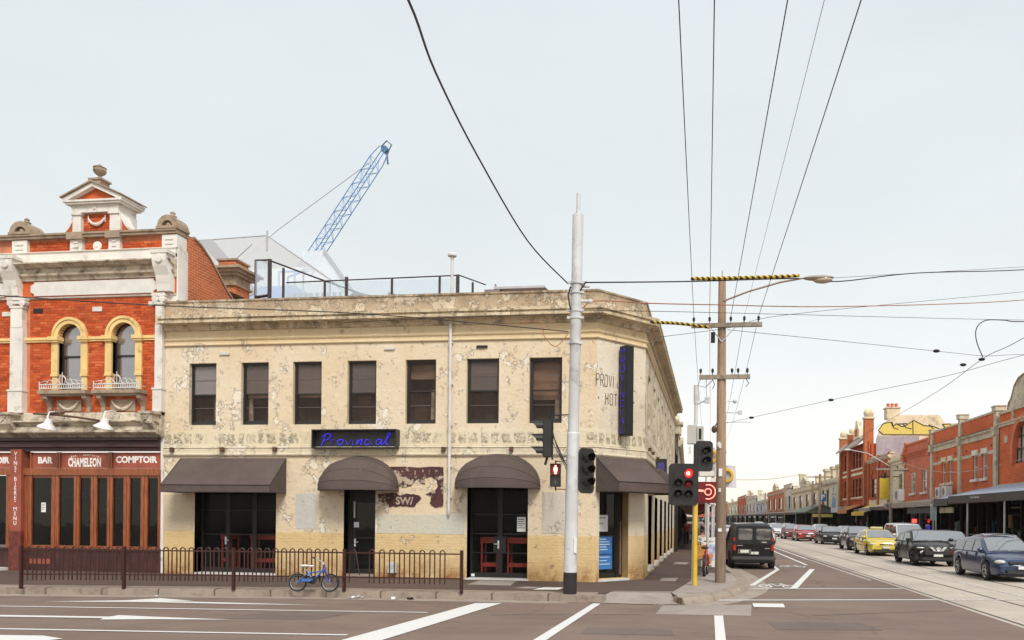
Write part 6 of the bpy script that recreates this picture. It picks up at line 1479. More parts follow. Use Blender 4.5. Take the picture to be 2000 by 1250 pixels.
def awning(t, M, s0, s1, z, dep=2.75, m=None, th=.28, posts=(), fas=None, rise=.25):
    MB(M).prism([(-.001, z + rise + .12), (-dep, z + .06), (-dep, z), (-.001, z + rise)], 'x', s0, s1).build('awning_roof', m or m_tin, t)
    b = MB(M); b.box(s0 + .003, s1 - .003, -dep - .05, -dep - .002, z - th + .06, z + .085); b.build('fascia', fas or m_fasc, t)
    for x in posts: b = MB(M); b.tube([(x, -dep + .12, .13), (x, -dep + .12, z)], .045, 8); b.build('awning_post', m_steel, t)
def pwin(t, M, x0, x1, z0, z1, mg, mt, dep=.12, arch=0., lint=True, sill=True, mf=None):
    "simple sash window with reveal boxes set in front of the wall plane"
    f = MB(M); frame_ring(f, x0, x1, z0, z1, .08, .17, .06, .06); f.box(x0 + .06, x1 - .06, .09, .15, (z0 + z1) / 2 - .03, (z0 + z1) / 2 + .03)
    o = f.build('window', mf or mt, t); MB(M).box(x0 + .04, x1 - .04, .135, .145, z0 + .04, z1 - .04).build('pane', mg, o)
    if lint: MB(M).box(x0 - .1, x1 + .1, -.06, .01, z1 + .001, z1 + .32).build('lintel', mt, o)
    if sill: MB(M).box(x0 - .14, x1 + .14, -.14, .08, z0 - .16, z0 - .001).build('sill', mt, o)
    return o
def body(t, M, s0, s1, z0, z1, m, depth=9., holes=(), hd=.25):
    b = MB(M); wall(b, s0, s1, z0, z1, [h for h in holes], hd); b.build('wall', m, t)
    MB(M).box(s0, s1, hd + .002, depth, z0, z1 - .25).build('rear_block', m, t)
# R0: arched brick building at the right edge
Y0 = 47.8; M = FR(Y0); t = bld('arched_brick_building', 'red brick building with a big arched window at the right edge', Y0, 30)
ah = (2.15, 5.05); sp = 6.0; cx = (ah[0] + ah[1]) / 2; ra_ = (ah[1] - ah[0]) / 2
body(t, M, .12, 17, 3.4, 8.02, m_bf, 9, [(ah[0], ah[1], 5.12, sp + ra_)], .3)
b = MB(M); N = 18
arc = [(cx + ra_ * cos(pi - pi * k / N), sp + ra_ * sin(pi - pi * k / N)) for k in range(N + 1)]
b.prism([(ah[0] - .02, sp)] + arc[:N // 2 + 1] + [(ah[0] - .02, sp + ra_)], 'y', .002, .2); b.prism(arc[N // 2:] + [(ah[1] + .02, sp), (ah[1] + .02, sp + ra_)], 'y', .002, .2); b.build('spandrel', m_bf, t)
b = MB(M)
for (a, c), (d, e) in zip(arc, arc[1:]):
    o1 = (cx + (a - cx) * 1.2, sp + (c - sp) * 1.2); o2 = (cx + (d - cx) * 1.2, sp + (e - sp) * 1.2); b.prism([(a, c), (d, e), o2, o1], 'y', -.12, .01)
for x in (ah[0] - .29, ah[1]): b.box(x, x + .29, -.12, .01, 5.12, sp)
b.build('arch_moulding', m_pink, t)
f = MB(M)
for k in range(7): x = ah[0] + (ah[1] - ah[0]) * k / 6; zt = sp + sqrt(max(0, ra_ ** 2 - (x - cx) ** 2)); f.box(x - .025, x + .025, .12, .18, 5.12, max(5.2, zt))
for z in (5.14, 5.9, 6.6): ww = ra_ if z <= sp else sqrt(ra_ ** 2 - (z - sp) ** 2); f.box(cx - ww, cx + ww, .125, .175, z - .03, z + .03)
o = f.build('arched_window', m_frame, t); MB(M).box(ah[0] - .01, ah[1] + .01, .2, .21, 5.12, sp + ra_ + .01).build('pane', m_gwarm, o)
b = MB(M); b.lathe([(.20, -.06), (.24, -.03), (.24, .0)], (1.05, 0, 6.55), 16, 'y'); o = b.build('oval_window', m_rend, t); b = MB(M); b.lathe([(.01, -.035), (.19, -.035)], (1.05, 0, 6.55), 16, 'y'); b.build('pane', m_gwarm, o)
b = MB(M); b.box(.12, 17, -.10, .02, 7.30, 7.45); b.box(.12, 17, -.16, .02, 7.451, 7.52); b.build('cornice', m_rend, t)
b = MB(M); b.box(.12, 17, -.10, .36, 8.021, 8.14); b.build('coping', m_rend, t)
b = MB(M); b.box(1.9, 2.12, -.07, .01, 7.521, 8.02); b.box(4.95, 5.2, -.07, .01, 7.521, 8.02); b.build('parapet_pilaster', m_rend, t)
gp_ = [(1.35, 8.15), (1.45, 8.45), (1.75, 8.62), (1.95, 8.9), (2.2, 9.3), (2.7, 9.62), (3.4, 9.75), (4.1, 9.62), (4.6, 9.3), (4.85, 8.9), (5.1, 8.6), (5.5, 8.15)]
MB(M).prism(gp_, 'y', -.05, .35).build('curved_gable', m_rend, t)
b = MB(M)
for p, q in zip(gp_, gp_[1:]): b.prism([p, q, (q[0], q[1] + .08), (p[0], p[1] + .08)], 'y', -.10, .4)
b.build('gable_coping', m_stone, t)
shopfront(t, M, .12, 12, 3.2, None, 4)
awning(t, M, -.0, 12, 3.30, 2.7, m_tinb, .40, (2.6, 7.5), None, .62)
textmesh('Cucina Casareccia', .17, M @ T(4.1, -2.757, 3.24), 'lettering', m_lett, t, .002, 0., 1.)
MB(M).box(.0, 12, -.06, .02, 3.9, 4.06).build('flashing', m_rend, t)
# R1: two bay brick building
Y0 = 59.75; M = FR(Y0); t = bld('two_bay_brick_building', 'long red brick building with four narrow sash windows and grey pilasters', Y0, 47.9)
L1 = 11.85
WN = [(a, a + .74, 4.55, 6.02) for a in (2.2, 3.55, 8.0, 9.5)]
body(t, M, 0, L1, 3.3, 8.25, m_bf, 9, WN)
MB(M).box(0, L1, -.05, .3, 8.251, 8.37).build('coping', m_rend, t)
b = MB(M); b.box(0, L1, -.06, .02, 6.88, 7.18); b.box(0, L1, -.14, .02, 7.181, 7.24); b.box(0, L1, -.22, .02, 7.241, 7.32); b.build('cornice', m_rend, t)
MB(M).box(0, L1, -.235, -.10, 7.3201, 7.37).build('cornice_soot', m_fasc, t)
for x, cap in ((.15, 8.52), (5.85, 8.85), (11.7, 8.6)):
    b = MB(M); b.box(x - .22, x + .22, -.13, .02, 3.3, 6.9); b.box(x - .24, x + .24, -.26, .02, 6.901, 7.4); b.box(x - .22, x + .22, -.12, .35, 7.401, cap - .3); b.box(x - .3, x + .3, -.2, .4, cap - .299, cap - .05); b.box(x - .34, x + .34, -.24, .42, cap - .049, cap); b.build('pilaster', m_rend, t)
for a, m in ((2.2, m_crm), (3.55, m_crm), (8.0, m_wht), (9.5, m_wht)): pwin(t, M, a, a + .74, 4.55, 6.02, m_gwin, m)
b = MB(M); b.box(.4, 2.0, -.03, .01, 5.92, 6.12); b.box(3.1, 3.4, -.03, .01, 5.92, 6.12); b.box(4.5, 5.6, -.03, .01, 5.92, 6.12); b.box(6.1, 7.8, -.03, .01, 5.92, 6.12); b.box(8.9, 9.35, -.03, .01, 5.92, 6.12); b.box(10.4, 11.4, -.03, .01, 5.92, 6.12); b.build('string_band', m_rend, t)
for x in (1.2, 4.9, 6.9, 10.9): MB(M).box(x - .09, x + .09, -.03, .01, 6.35, 6.47).build('air_vent', m_fasc, t)
shopfront(t, M, 0, 5.9, 3.1, None, 3); shopfront(t, M, 5.95, L1, 3.1, None, 4)
awning(t, M, -1.8, 9.0, 3.12, 2.7, m_tin, .30, (8.8,), m_tin, .3)
awning(t, M, 9.003, L1 - .003, 3.20, 2.7, m_tinb, .40, (9.3,), None, .62)
MB(M).box(3.2, 8.6, -2.6, -2.5, 2.45, 2.82).build('canvas_blind', mat('grey_blind', (.07, .066, .066), .8), t)
for x0, x1 in ((9.3, 10.2), (10.3, 11.6)): MB(M).box(x0, x1, -2.4, -2.3, 2.45, 2.78).build('rolled_blind', m_rend, t)
for x, m, w_ in ((4.6, mat('teal_blue', (.03, .16, .28), .6), .9), (5.7, mat('tan_poster', (.42, .20, .07), .6), .4), (9.9, mat('door_blue', (.02, .09, .26), .6), .8)):
    MB(M).box(x, x + w_, .25, .29, .6, 2.0).build('door_poster', m, t)
def acunit(label, s, z, w_=.95, h_=.72, dep=.75):
    a = thing('air_conditioner', label, 'air conditioner', (FX(Y0 - s), Y0 - s, z), group=None)
    MB(M).box(s - w_ / 2, s + w_ / 2, -dep, -dep + .4, z, z + h_).build('case', m_pipe, a, bevel=.02)
    b = MB(M); b.lathe([(.02, -dep - .012), (.24, -dep - .012), (.26, -dep)], (s - .06, 0, z + h_ / 2), 18, 'y'); b.build('fan_grille', m_mauve, a)
acunit('air conditioner on the awning below the narrow cream framed windows', 3.6, 3.52); acunit('air conditioner nearest the grey middle pilaster on the awning', 4.9, 3.55)
sg = thing('hanging_sign', 'narrow pale green sign hanging on a bracket at the awning post', 'sign', (13.4, 47, 2.5))
MB(M).box(9.25, 9.31, -2.9, -2.55, 2.0, 3.0).build('board', mat('pale_green_sign', (.42, .55, .50), .6), sg)
b = MB(M); b.tube([(9.28, -2.75, 3.4), (9.28, -2.75, 3.0), (9.28, -2.4, 2.9)], .03, 5); b.build('bracket', m_steel, sg)
# R2: salmon building
Y0 = 66.7; M = FR(Y0); t = bld('salmon_building', 'salmon painted building with a moulded cornice and two sash windows', Y0, 59.8); L2 = 6.85
body(t, M, .05, L2, 3.3, 7.9, m_pink, 8, [(1.75, 2.9, 4.1, 5.75), (4.6, 5.75, 4.1, 5.78)])
b = MB(M); b.sweep([(0, 0), (L2, 0)], [(0, 6.85), (.06, 6.86), (.08, 6.98), (.18, 7.02), (.22, 7.12), (.32, 7.18), (.34, 7.28), (.05, 7.36), (0, 7.37)]); b.box(.05, L2, -.08, .3, 7.901, 8.05); b.build('cornice', m_pink, t)
for x in (.25, L2 - .25): b = MB(M); b.box(x - .22, x + .22, -.25, .02, 6.7, 7.5); b.lathe([(.2, 7.5), (.24, 7.7), (.1, 8.0), (.16, 8.15), (.02, 8.3)], (x, 0, 0), 10); b.build('console_block', m_pink, t)
pwin(t, M, 1.75, 2.9, 4.1, 5.75, m_gwin, m_wht, lint=False); pwin(t, M, 4.6, 5.75, 4.1, 5.78, m_gwin, m_wht, lint=False)
b = MB(M)
for k in range(5): b.box(1.8, 2.85, -.035, -.022, 4.4 + .3 * k, 4.43 + .3 * k)
for k in range(3): b.box(2.0 + .3 * k, 2.03 + .3 * k, -.036, -.021, 4.15, 5.7)
b.build('window_bars', m_wht, t)
MB(M).box(L2 - .35, L2 - .15, -.08, .0, 3.3, 6.6).build('downpipe', mat('red_pipe', (.40, .05, .03), .5), t)
shopfront(t, M, .05, L2, 3.0, None, 2)
Y0_ = Y0; a = thing('air_conditioner', 'large air conditioner standing on the awning of the salmon building', 'air conditioner', (FX(62), 62, 3.5))
MB(M).box(4.2, 5.5, -1.9, -1.5, 3.42, 4.3).build('case', m_pipe, a, bevel=.02); b = MB(M); b.lathe([(.02, -1.912), (.32, -1.912), (.34, -1.90)], (4.75, 0, 3.86), 18, 'y'); b.build('fan_grille', m_mauve, a)
awning(t, M, 4.6, L2 - .003, 3.14, 2.7, m_tin, .30, (), m_tin, .25); awning(t, M, 0, 4.597, 2.95, 2.7, m_tin, .22, (), None, .3)
ns = thing('neon_shop_sign', 'small red and blue lit sign in a shop window under the awning', 'sign', (FX(64), 64, 1.6))
for z, m in ((1.95, emit('shop_red', (1., .05, .03), 1.6)), (1.45, emit('shop_blue', (.08, .06, 1.), 1.3)), (1.0, bpy.data.materials['shop_red'])): MB(M).box(3.2, 4.3, -.3, -.24, z - .14, z + .14).build('lit_panel', m, ns, bevel=.03)
for x in (2.7, 4.75): MB(M).box(x - .12, x + .12, -.2, .0, .13, 2.6).build('turquoise_jamb', mat('turquoise', (.12, .32, .36), .6), t)
b = MB(M); b.tube([(1.4, -.02, 5.9), (1.4, -1.4, 5.9)], .03, 5); b.build('sign_bracket', m_soot, t)
# R3: narrow cream building
Y0 = 70.85; M = FR(Y0); t = bld('narrow_cream_building', 'narrow cream building with a striped cornice and faded painted ground floor', Y0, 66.8); L3 = 4.05
body(t, M, 0, L3, 3.3, 7.1, m_crm, 8, [(2.5, 3.4, 4.2, 5.8)]); b = MB(M); b.sweep([(0, 0), (L3, 0)], [(0, 6.6), (.1, 6.62), (.12, 6.8), (.28, 6.9), (.3, 7.1), (0, 7.15)]); b.box(0, L3, -.05, .2, 7.151, 7.42); b.build('cornice', m_crm, t)
pwin(t, M, 2.5, 3.4, 4.2, 5.8, m_gdk, m_rend, lint=False); shopfront(t, M, 0, L3, 3.0, None, 2); awning(t, M, 0, L3, 2.9, 2.6, m_rend, .25, (), m_tin, .5)
ys = thing('yellow_banner_sign', 'tall yellow banner sign hung in front of the narrow cream building', 'sign', (FX(69), 69, 4))
MB(M).box(2.7, 2.76, -1.6, -.75, 3.75, 5.45).build('banner', mat('banner_yellow', (.60, .42, .03), .6), ys); b = MB(M); b.box(2.72, 2.74, -1.75, -.02, 5.55, 5.62); b.box(2.67, 2.79, -1.3, -1.1, 5.451, 5.9); b.build('bracket', m_soot, ys)
b = MB(M); b.tube([(2.695, -1.17 + .14 * cos(a), 4.6 + .5 * sin(a)) for a in [k * pi / 6 for k in range(13)]], .035, 4); b.build('emblem', m_soot, ys)
# R4: arcaded brick building
Y0 = 78.85; M = FR(Y0); t = bld('pointed_arch_building', 'brown brick building with two pointed arch windows and a yellow shop awning', Y0, 70.9); L4 = 7.95
body(t, M, .1, L4, 3.3, 7.75, m_bf2, 8, [(a, a + 1.9, 4.05, 5.85) for a in (1.1, 4.9)]); b = MB(M); b.sweep([(0, 0), (L4, 0)], [(0, 7.3), (.1, 7.32), (.25, 7.5), (.28, 7.62), (0, 7.7)]); b.box(.1, L4, -.06, .3, 7.751, 7.88); b.build('cornice', m_rend, t)
for x in (.2, 4.0, L4 - .25): MB(M).box(x - .22, x + .22, -.16, .02, 3.3, 7.9).build('pier', m_oran, t)
for a in (1.1, 4.9):
    pwin(t, M, a, a + 1.9, 4.05, 5.85, m_gdk, m_bf2, lint=False, mf=m_frame)
    b = MB(M); b.prism([(a - .2, 5.9), (a + .95, 7.15), (a + 2.1, 5.9), (a + 1.85, 5.9), (a + .95, 6.85), (a + .05, 5.9)], 'y', -.1, .01); b.build('pointed_hood', m_oran, t)
MB(M).box(.1, L4, -.05, .02, 3.3, 3.9).build('painted_band', m_crm, t)
shopfront(t, M, .1, L4, 2.9, None, 3); o = awning(t, M, .2, 5.4, 2.62, 1.6, mat('yellow_awning', (.66, .44, .03), .7), .3, (), bpy.data.materials['yellow_awning'], .7)
awning(t, M, 5.45, L4, 2.85, 2.5, m_tin, .2, (), None, .4)
# the wall with yellow hand painting
t = thing('painted_gable_wall', 'cream gable wall with a yellow painted figure above the brown brick roofs', 'building', (18.5, 80, .13))
m_yp = mat('mural_yellow', (.64, .52, .13), .8, var=.08); m_yl = mat('mural_line', (.05, .045, .04), .8)
MB().prism([(15.6, 7), (15.6, 9.7), (15.9, 10.6), (16.9, 12.0), (21.3, 12.0), (21.9, 11.2), (24.5, 11.2), (24.5, 7)], 'y', 78.72, 78.95).build('wall', m_crm, t)
MB().box(16.85, 18.1, 80.3, 81.5, 11.9, 12.9).build('chimney', m_crm, t); b = MB(); b.box(16.75, 18.2, 80.2, 81.6, 12.9, 13.0); b.build('chimney_cap', m_crm, t)
for k in range(3): b = MB(); b.lathe([(.14, 13.0), (.16, 13.4), (.13, 13.42)], (17.1 + .38 * k, 80.9, 0), 8); b.build('chimney_pot', m_bf, t)
yp2 = [(15.75, 10.55), (16.2, 10.15), (22.3, 10.10), (22.6, 10.5), (22.3, 11.15), (21.6, 11.10), (21.9, 10.75), (21.4, 10.65), (20.8, 10.9), (19.9, 11.0), (19.0, 11.5), (18.2, 10.95), (17.9, 10.9), (17.4, 11.2), (17.1, 10.9), (16.9, 11.35), (16.2, 11.2)]
MB().prism(yp2, 'y', 78.70, 78.73).build('mural_shape', m_yp, t)
b = MB()
for p, q in zip(yp2, yp2[1:] + yp2[:1]): b.tube([(p[0], 78.695, p[1]), (q[0], 78.695, q[1])], .045, 4)
for pl in ([(17.0, 11.35), (17.2, 10.75), (17.6, 10.65)], [(18.9, 11.45), (18.95, 10.2)], [(18.0, 11.2), (18.3, 10.8), (18.8, 10.7)], [(20.4, 11.1), (20.9, 10.55)], [(17.3, 11.15), (18.4, 11.2)]): b.tube([(x, 78.695, z) for x, z in pl], .045, 4)
b.build('mural_outline', m_yl, t)
MB().prism([(15.6, 8.2), (19.5, 8.2), (19.5, 10.0), (15.6, 10.0)], 'y', 78.70, 78.73).build('mural_base', weathered('mauve_mural', (.36, .33, .36), (.22, .2, .22), .4), t)
# R5: three storey building with ball finials
Y0 = 91.4; M = FR(Y0); t = bld('ball_finial_building', 'three storey red brick building with orange piers and cream ball finials', Y0, 79); L5 = 12.4
W5 = []
for a, c in ((.9, 4.1), (5.1, L5 - 1.0)):
    for z0, z1 in ((7.2, 9.0), (4.3, 6.2)):
        n = 2 if c - a < 4 else 4
        for k in range(n):
            x = a + .25 + (c - a - .5) * k / n; W5.append((x, x + (c - a - .5) / n - .35, z0, z1))
body(t, M, .2, L5, 3.4, 9.6, m_bf2, 10, W5)
for x, zt, rr in ((.35, 10.9, .44), (4.6, 10.9, .36), (L5 - .5, 11.75, .50)):
    b = MB(M); b.box(x - .34, x + .34, -.35, .5, 3.4, zt); b.build('pier', m_oran, t)
    b = MB(M); b.box(x - .44, x + .44, -.43, .6, zt + .001, zt + .16); b.build('pier_cap', m_crm, t); b = MB(M); b.ball((x, .1, zt + .1 + rr * .92), rr, 16, 10); b.build('ball_finial', m_crm, t, smooth=60)
for a, c in ((.9, 4.1), (5.1, L5 - 1.0)):
    MB(M).prism([(-.9, 9.35), (.6, 10.75), (.6, 10.6), (-.9, 9.2)], 'x', a, c).build('skirt_roof', m_tin, t)
    MB(M).box(a, c, -.12, .01, 6.5, 6.75).build('string_band', m_crm, t); MB(M).box(a, c, -.15, .01, 4.0, 4.15).build('string_band', m_oran, t)
for q in W5: pwin(t, M, *q, m_gdk, m_crm, lint=False, sill=True, mf=m_frame)
MB(M).prism([(5.2, 10.3), (8.2, 10.3), (7.9, 11.2), (7.3, 11.6), (7.0, 12.2), (6.4, 12.2), (6.1, 11.6), (5.5, 11.2)], 'y', .05, .5).build('gable', m_crm, t); MB(M).box(6.3, 7.1, -.0, .06, 10.6, 11.3).build('gable_panel', m_bf2, t)
shopfront(t, M, .2, L5, 3.3, None, 5); awning(t, M, .3, 4.2, 3.2, 1.2, m_pipe, .5, (), m_pipe, .1); awning(t, M, 5.0, 9.5, 2.9, 1.4, mat('orange_awning', (.50, .20, .06), .7), .35, (), bpy.data.materials['orange_awning'], .5)
# R6: cream corner building with mural and gabled verandah
Y0 = 105.8; M = FR(Y0); t = bld('mural_corner_building', 'cream corner building with a pale blue mural and two tall chimneys', Y0, 93.5); L6 = 12.2
body(t, M, 0, L6, 3.0, 6.5, m_crm, 10, [(x, x + 1.5, 3.4, 5.6) for x in (2.0, 5.2)]); b = MB(M); b.sweep([(0, 0), (L6, 0)], [(0, 6.1), (.15, 6.15), (.3, 6.35), (.3, 6.5), (0, 6.55)]); b.box(0, L6, .0, .3, 6.55, 6.9); b.build('cornice', m_rend, t)
MB(M).prism([(L6 - .05, 3), (L6 + .02, 3), (L6 + .02, 6.5), (L6 - .05, 6.5)], 'y', .0, 5).build('end_wall', mat('mural_wall', (.58, .58, .48), .8), t)
for x in (2.0, 5.2): pwin(t, M, x, x + 1.5, 3.4, 5.6, m_gdk, m_rend, mf=m_frame)
m_mb = mat('mural_blue', (.20, .34, .48), .8)
b = MB(M); b.lathe([(.3, -.03), (.35, -.02)], (9.6, 0, 5.6), 14, 'y'); b.box(8.6, 10.6, -.03, -.005, 4.9, 5.05); b.prism([(8.7, 3.3), (10.9, 3.3), (10.8, 4.4), (9.5, 4.8), (8.9, 4.3)], 'y', -.03, -.005); b.build('mural', m_mb, t)
shopfront(t, M, 0, L6, 3.0, None, 4); awning(t, M, 0, 6.0, 2.9, 2.4, m_tin, .25, (), None, .3)
for x in (1.5, 6.2, 9.6):
    b = MB(M); b.box(x - .7, x + .7, .4, 1.3, 6.5, 8.1); b.box(x - .85, x + .85, .3, 1.4, 8.101, 8.45); b.build('chimney', m_rend, t)
v = thing('gabled_verandah', 'dark green gabled verandah with a yellow sign over the far footpath', 'verandah', (13.2, 97, .13))
b = MB(); b.prism([(10.6, 2.85), (12.5, 3.75), (14.6, 2.85), (14.6, 2.7), (12.5, 3.55), (10.6, 2.7)], 'y', 92.5, 106); b.build('roof', mat('verandah_green', (.10, .12, .085), .7), v); MB().prism([(10.9, 2.72), (12.5, 3.5), (14.3, 2.72)], 'y', 92.6, 92.7).build('gable', bpy.data.materials['verandah_green'], v)
for x in (10.7, 12.0, 14.4): b = MB(); b.tube([(x, 92.7, .13), (x, 92.7, 2.75)], .07, 6); b.build('post', m_soot, v)
MB().box(11.4, 13.6, 92.4, 92.5, 2.25, 2.6).build('sign_board', mat('yellow_sign', (.62, .50, .10), .6), v)
MB().box(10.8, 14.5, 104, 105.5, .13, 2.7).build('shop_box', m_shopd, v)
# R7 and on
def simple(name, label, Y0, Y1, h, m, nw, side=1, cat='building', aw=True, mt=None, group=None, chim=False, ped=False):
    if side > 0: M = FR(Y0); fx = FX((Y0 + Y1) / 2); L_ = Y0 - Y1
    else: M = frame((-2.0 - .028 * (Y1 - 50), Y1), (-.028, 1)); fx = -2.1; L_ = Y0 - Y1
    t = thing(name, label, cat, (fx, (Y0 + Y1) / 2, .13), group=group)
    WS = [(L_ * (k + .28) / nw, L_ * (k + .28) / nw + L_ / nw * .42, 3.7, min(5.8, h - 1.1)) for k in range(nw)]
    body(t, M, 0, L_ - .05, 3.0, h, m, 9, WS)
    b = MB(M); b.sweep([(0, 0), (L_ - .05, 0)], [(0, h - .7), (.12, h - .68), (.25, h - .5), (.25, h - .4), (0, h - .35)]); b.box(0, L_ - .05, -.06, .3, h + .001, h + .15); b.build('cornice', mt or m_rend, t)
    for k in range(nw):
        x = L_ * (k + .28) / nw; pwin(t, M, x, x + L_ / nw * .42, 3.7, min(5.8, h - 1.1), m_gdk, mt or m_rend, mf=m_frame, lint=False)
    shopfront(t, M, 0, L_ - .05, 2.8, None, 2)
    if aw: awning(t, M, 0, L_ - .05, 2.85, 2.6, m_tin, .3, (.3, L_ - .4), None, .3)
    if ped: b = MB(M); c_ = L_ / 2; w_ = min(3., L_ * .25); b.box(c_ - w_, c_ + w_, -.1, .35, h + .151, h + .75); b.prism([(c_ - w_ - .15, h + .751), (c_ + w_ + .15, h + .751), (c_, h + 1.6)], 'y', -.15, .4); b.build('pediment', mt or m_rend, t)
    if chim: b = MB(M); b.box(L_ * .4, L_ * .4 + 1.1, 2, 3, h - .2, h + 1.6); b.box(L_ * .4 - .1, L_ * .4 + 1.2, 1.9, 3.1, h + 1.6, h + 1.85); b.build('chimney', m_rend, t)
    return t
m_pb = weathered('pale_blue_render', (.40, .46, .54), (.25, .27, .30), .35); m_obr = brickmat('bright_orange_brick', (.50, .13, .045), (.58, .18, .07), (.5, .3, .2)); m_wr = weathered('whitish_render', (.58, .53, .45), (.3, .25, .2), .35)
far = [('parapet_shop', 'cream two storey shop with dark tall windows beyond the mural corner', 131, 106, 6.6, m_crm, 4), ('gable_shop', 'pale shop with a tiled roof beyond the cream shop', 141, 131.2, 7.7, m_wr, 2), ('orange_shop', 'bright orange brick shop further down the street', 166, 141.2, 7.2, m_obr, 3), ('blue_shop', 'pale blue rendered shop far down the street', 190, 166.2, 5.9, m_pb, 3), ('white_shop', 'whitish shop far down the street beyond the blue one', 218, 190.2, 7.5, m_wr, 3), ('brick_shop', 'dark brick shop far down the street', 250, 218.2, 8.4, m_bf2, 3), ('cream_shop', 'pale cream shop near the far end of the street', 300, 250.2, 7.4, m_crm, 3), ('end_shop', 'red brick shops closing the view at the street end', 420, 300.2, 8.2, m_bf, 4)]
for n_, l_, a, c, h, m, nw in far: simple(n_, l_, a, c, h, m, nw, chim=n_ in ('parapet_shop', 'white_shop', 'gable_shop', 'brick_shop'), ped=n_ in ('orange_shop', 'white_shop', 'cream_shop', 'parapet_shop'))
tt = bld('end_block', 'low hazy buildings closing the far end of the street', 450, 430)
M = frame((-40, 442), (1, 0)); body(tt, M, 0, 60, 0, 6.5, m_wr, 6); body(tt, M @ T(0, -.4, 0), 33, 41, 0, 7.6, m_bf2, 6); shopfront(tt, M @ T(0, -.9, 0), 0, 60, 2.6, None, 6)
# near side beyond the hotel
t = simple('classical_terrace', 'pale classical building with a stepped parapet right behind the corner hotel', 62, 43.5, 6.6, m_wr, 5, -1, aw=False)
M = frame((-2.0, 43.5), (0, 1))
b = MB(M); b.box(.1, 1.2, -.3, .5, 6.6, 7.1); b.box(0, 1.3, -.4, .6, 7.1, 7.25); b.prism([(.2, 7.25), (1.1, 7.25), (.65, 7.7)], 'y', -.2, .4); b.box(4, 5, -.1, .4, 6.75, 7.3); b.box(9, 10, -.1, .4, 6.75, 7.3); b.build('parapet_pier', m_rend, t)
for a, c, l_, m, h in ((62.2, 78, 'brown two storey shop under a dark verandah on the hotel side', m_bf2, 6.4), (78.2, 100, 'pale shop further along on the hotel side', m_crm, 6.2), (100.2, 150, 'red brick shops far along on the hotel side', m_bf, 6.6), (150.2, 260, 'distant pale shops at the end of the hotel side', m_wr, 6.8)):
    simple('street_shop', l_, c, a, h, m, 4, -1)
v = thing('footpath_verandah', 'dark flat verandah over the footpath behind the corner hotel', 'verandah', (-1, 52, .15))
MB().box(-1.98, .12, 44.2, 62, 3.02, 3.12).build('soffit', m_under, v); b = MB(); b.box(.12, .18, 44.1, 62, 2.86, 3.35); b.box(-1.98, .119, 44.1, 44.18, 2.9, 3.35); b.build('fascia', m_fasc, v)
for y in (44.6, 50, 56, 61.5): b = MB(); b.tube([(.05, y, .15), (.05, y, 3.0)], .05, 6); b.build('post', m_steel, v)
for y, l in ((47, 'first'), (51, 'second'), (55, 'third')): b = MB(); b.box(-1.7, -.1, y, y + .12, 2.90, 3.0); b.build('strip_light', m_pipe, v)
MB().box(-1.2, -.1, 49, 49.1, 2.45, 2.85).build('hanging_sign', mat('red_hanging_sign', (.34, .03, .03), .6), v)
# ------------------------------------------------------------------ street furniture round the far footpath
def post_thing(name, label, cat, x, y, h, r=.05, m=None): 
    t = thing(name, label, cat, (x, y, .13)); b = MB(); b.tube([(x, y, .1), (x, y, h)], r, 8); b.build('post', m or m_steel, t); return t
t = thing('ring_light_sign', 'red illuminated box sign with glowing concentric rings beside the timber pole', 'sign', (-.1, 29, 2.6))
MB().box(-.54, .16, 29.0, 29.15, 2.55, 3.32).build('case', mat('red_sign_case', (.17, .010, .010), .5), t)
m_ring = emit('ring_glow', (1.0, .35, .26), .8)
for r in (.13, .29):
    b = MB(); b.tube([(-.12 + r * .9 * cos(a), 28.97, 2.95 + r * .9 * sin(a)) for a in [(-1.9 + k * 3.8 / 14) if r > .2 else k * 2 * pi / 14 for k in range(15)]], .02, 5); b.build('glow_ring', m_ring, t)
b = MB(); b.tube([(-.46, 28.97, 3.0), (-.28, 28.97, 2.98)], .04, 5); b.build('glow_bar', m_ring, t); b = MB(); b.tube([(-.12, 29.08, .15), (-.12, 29.08, 2.52)], .055, 8); b.build('post', m_steel, t)
t = thing('white_box_sign', 'tall cream lightbox sign just left of the timber pole', 'sign', (.1, 32, 2.6))
for k in range(4): MB().box(-.06, .26, 32, 32.14, 2.55 + .27 * k, 2.80 + .27 * k).build('panel', m_wht, t)
b = MB(); b.tube([(.1, 32.07, .15), (.1, 32.07, 2.55)], .04, 6); b.build('post', m_steel, t)
t = thing('grey_street_sign', 'grey sign with a small arrow above the red ring sign', 'sign', (-.2, 30, 3.6))
MB().box(-.68, .15, 30, 30.04, 3.55, 4.55).build('board', mat('sign_grey', (.42, .42, .45), .5), t); b = MB(); b.box(-.26, -.10, 29.985, 29.998, 3.86, 3.89); b.prism([(-.12, 3.82), (-.12, 3.93), (-.04, 3.875)], 'y', 29.985, 29.998); b.build('arrow', m_soot, t); MB().box(-.45, .1, 29.98, 29.997, 3.58, 3.76).build('white_strip', m_wht, t)
b = MB(); b.tube([(-.2, 30.05, .15), (-.2, 30.05, 3.6)], .04, 6); b.build('post', m_steel, t)
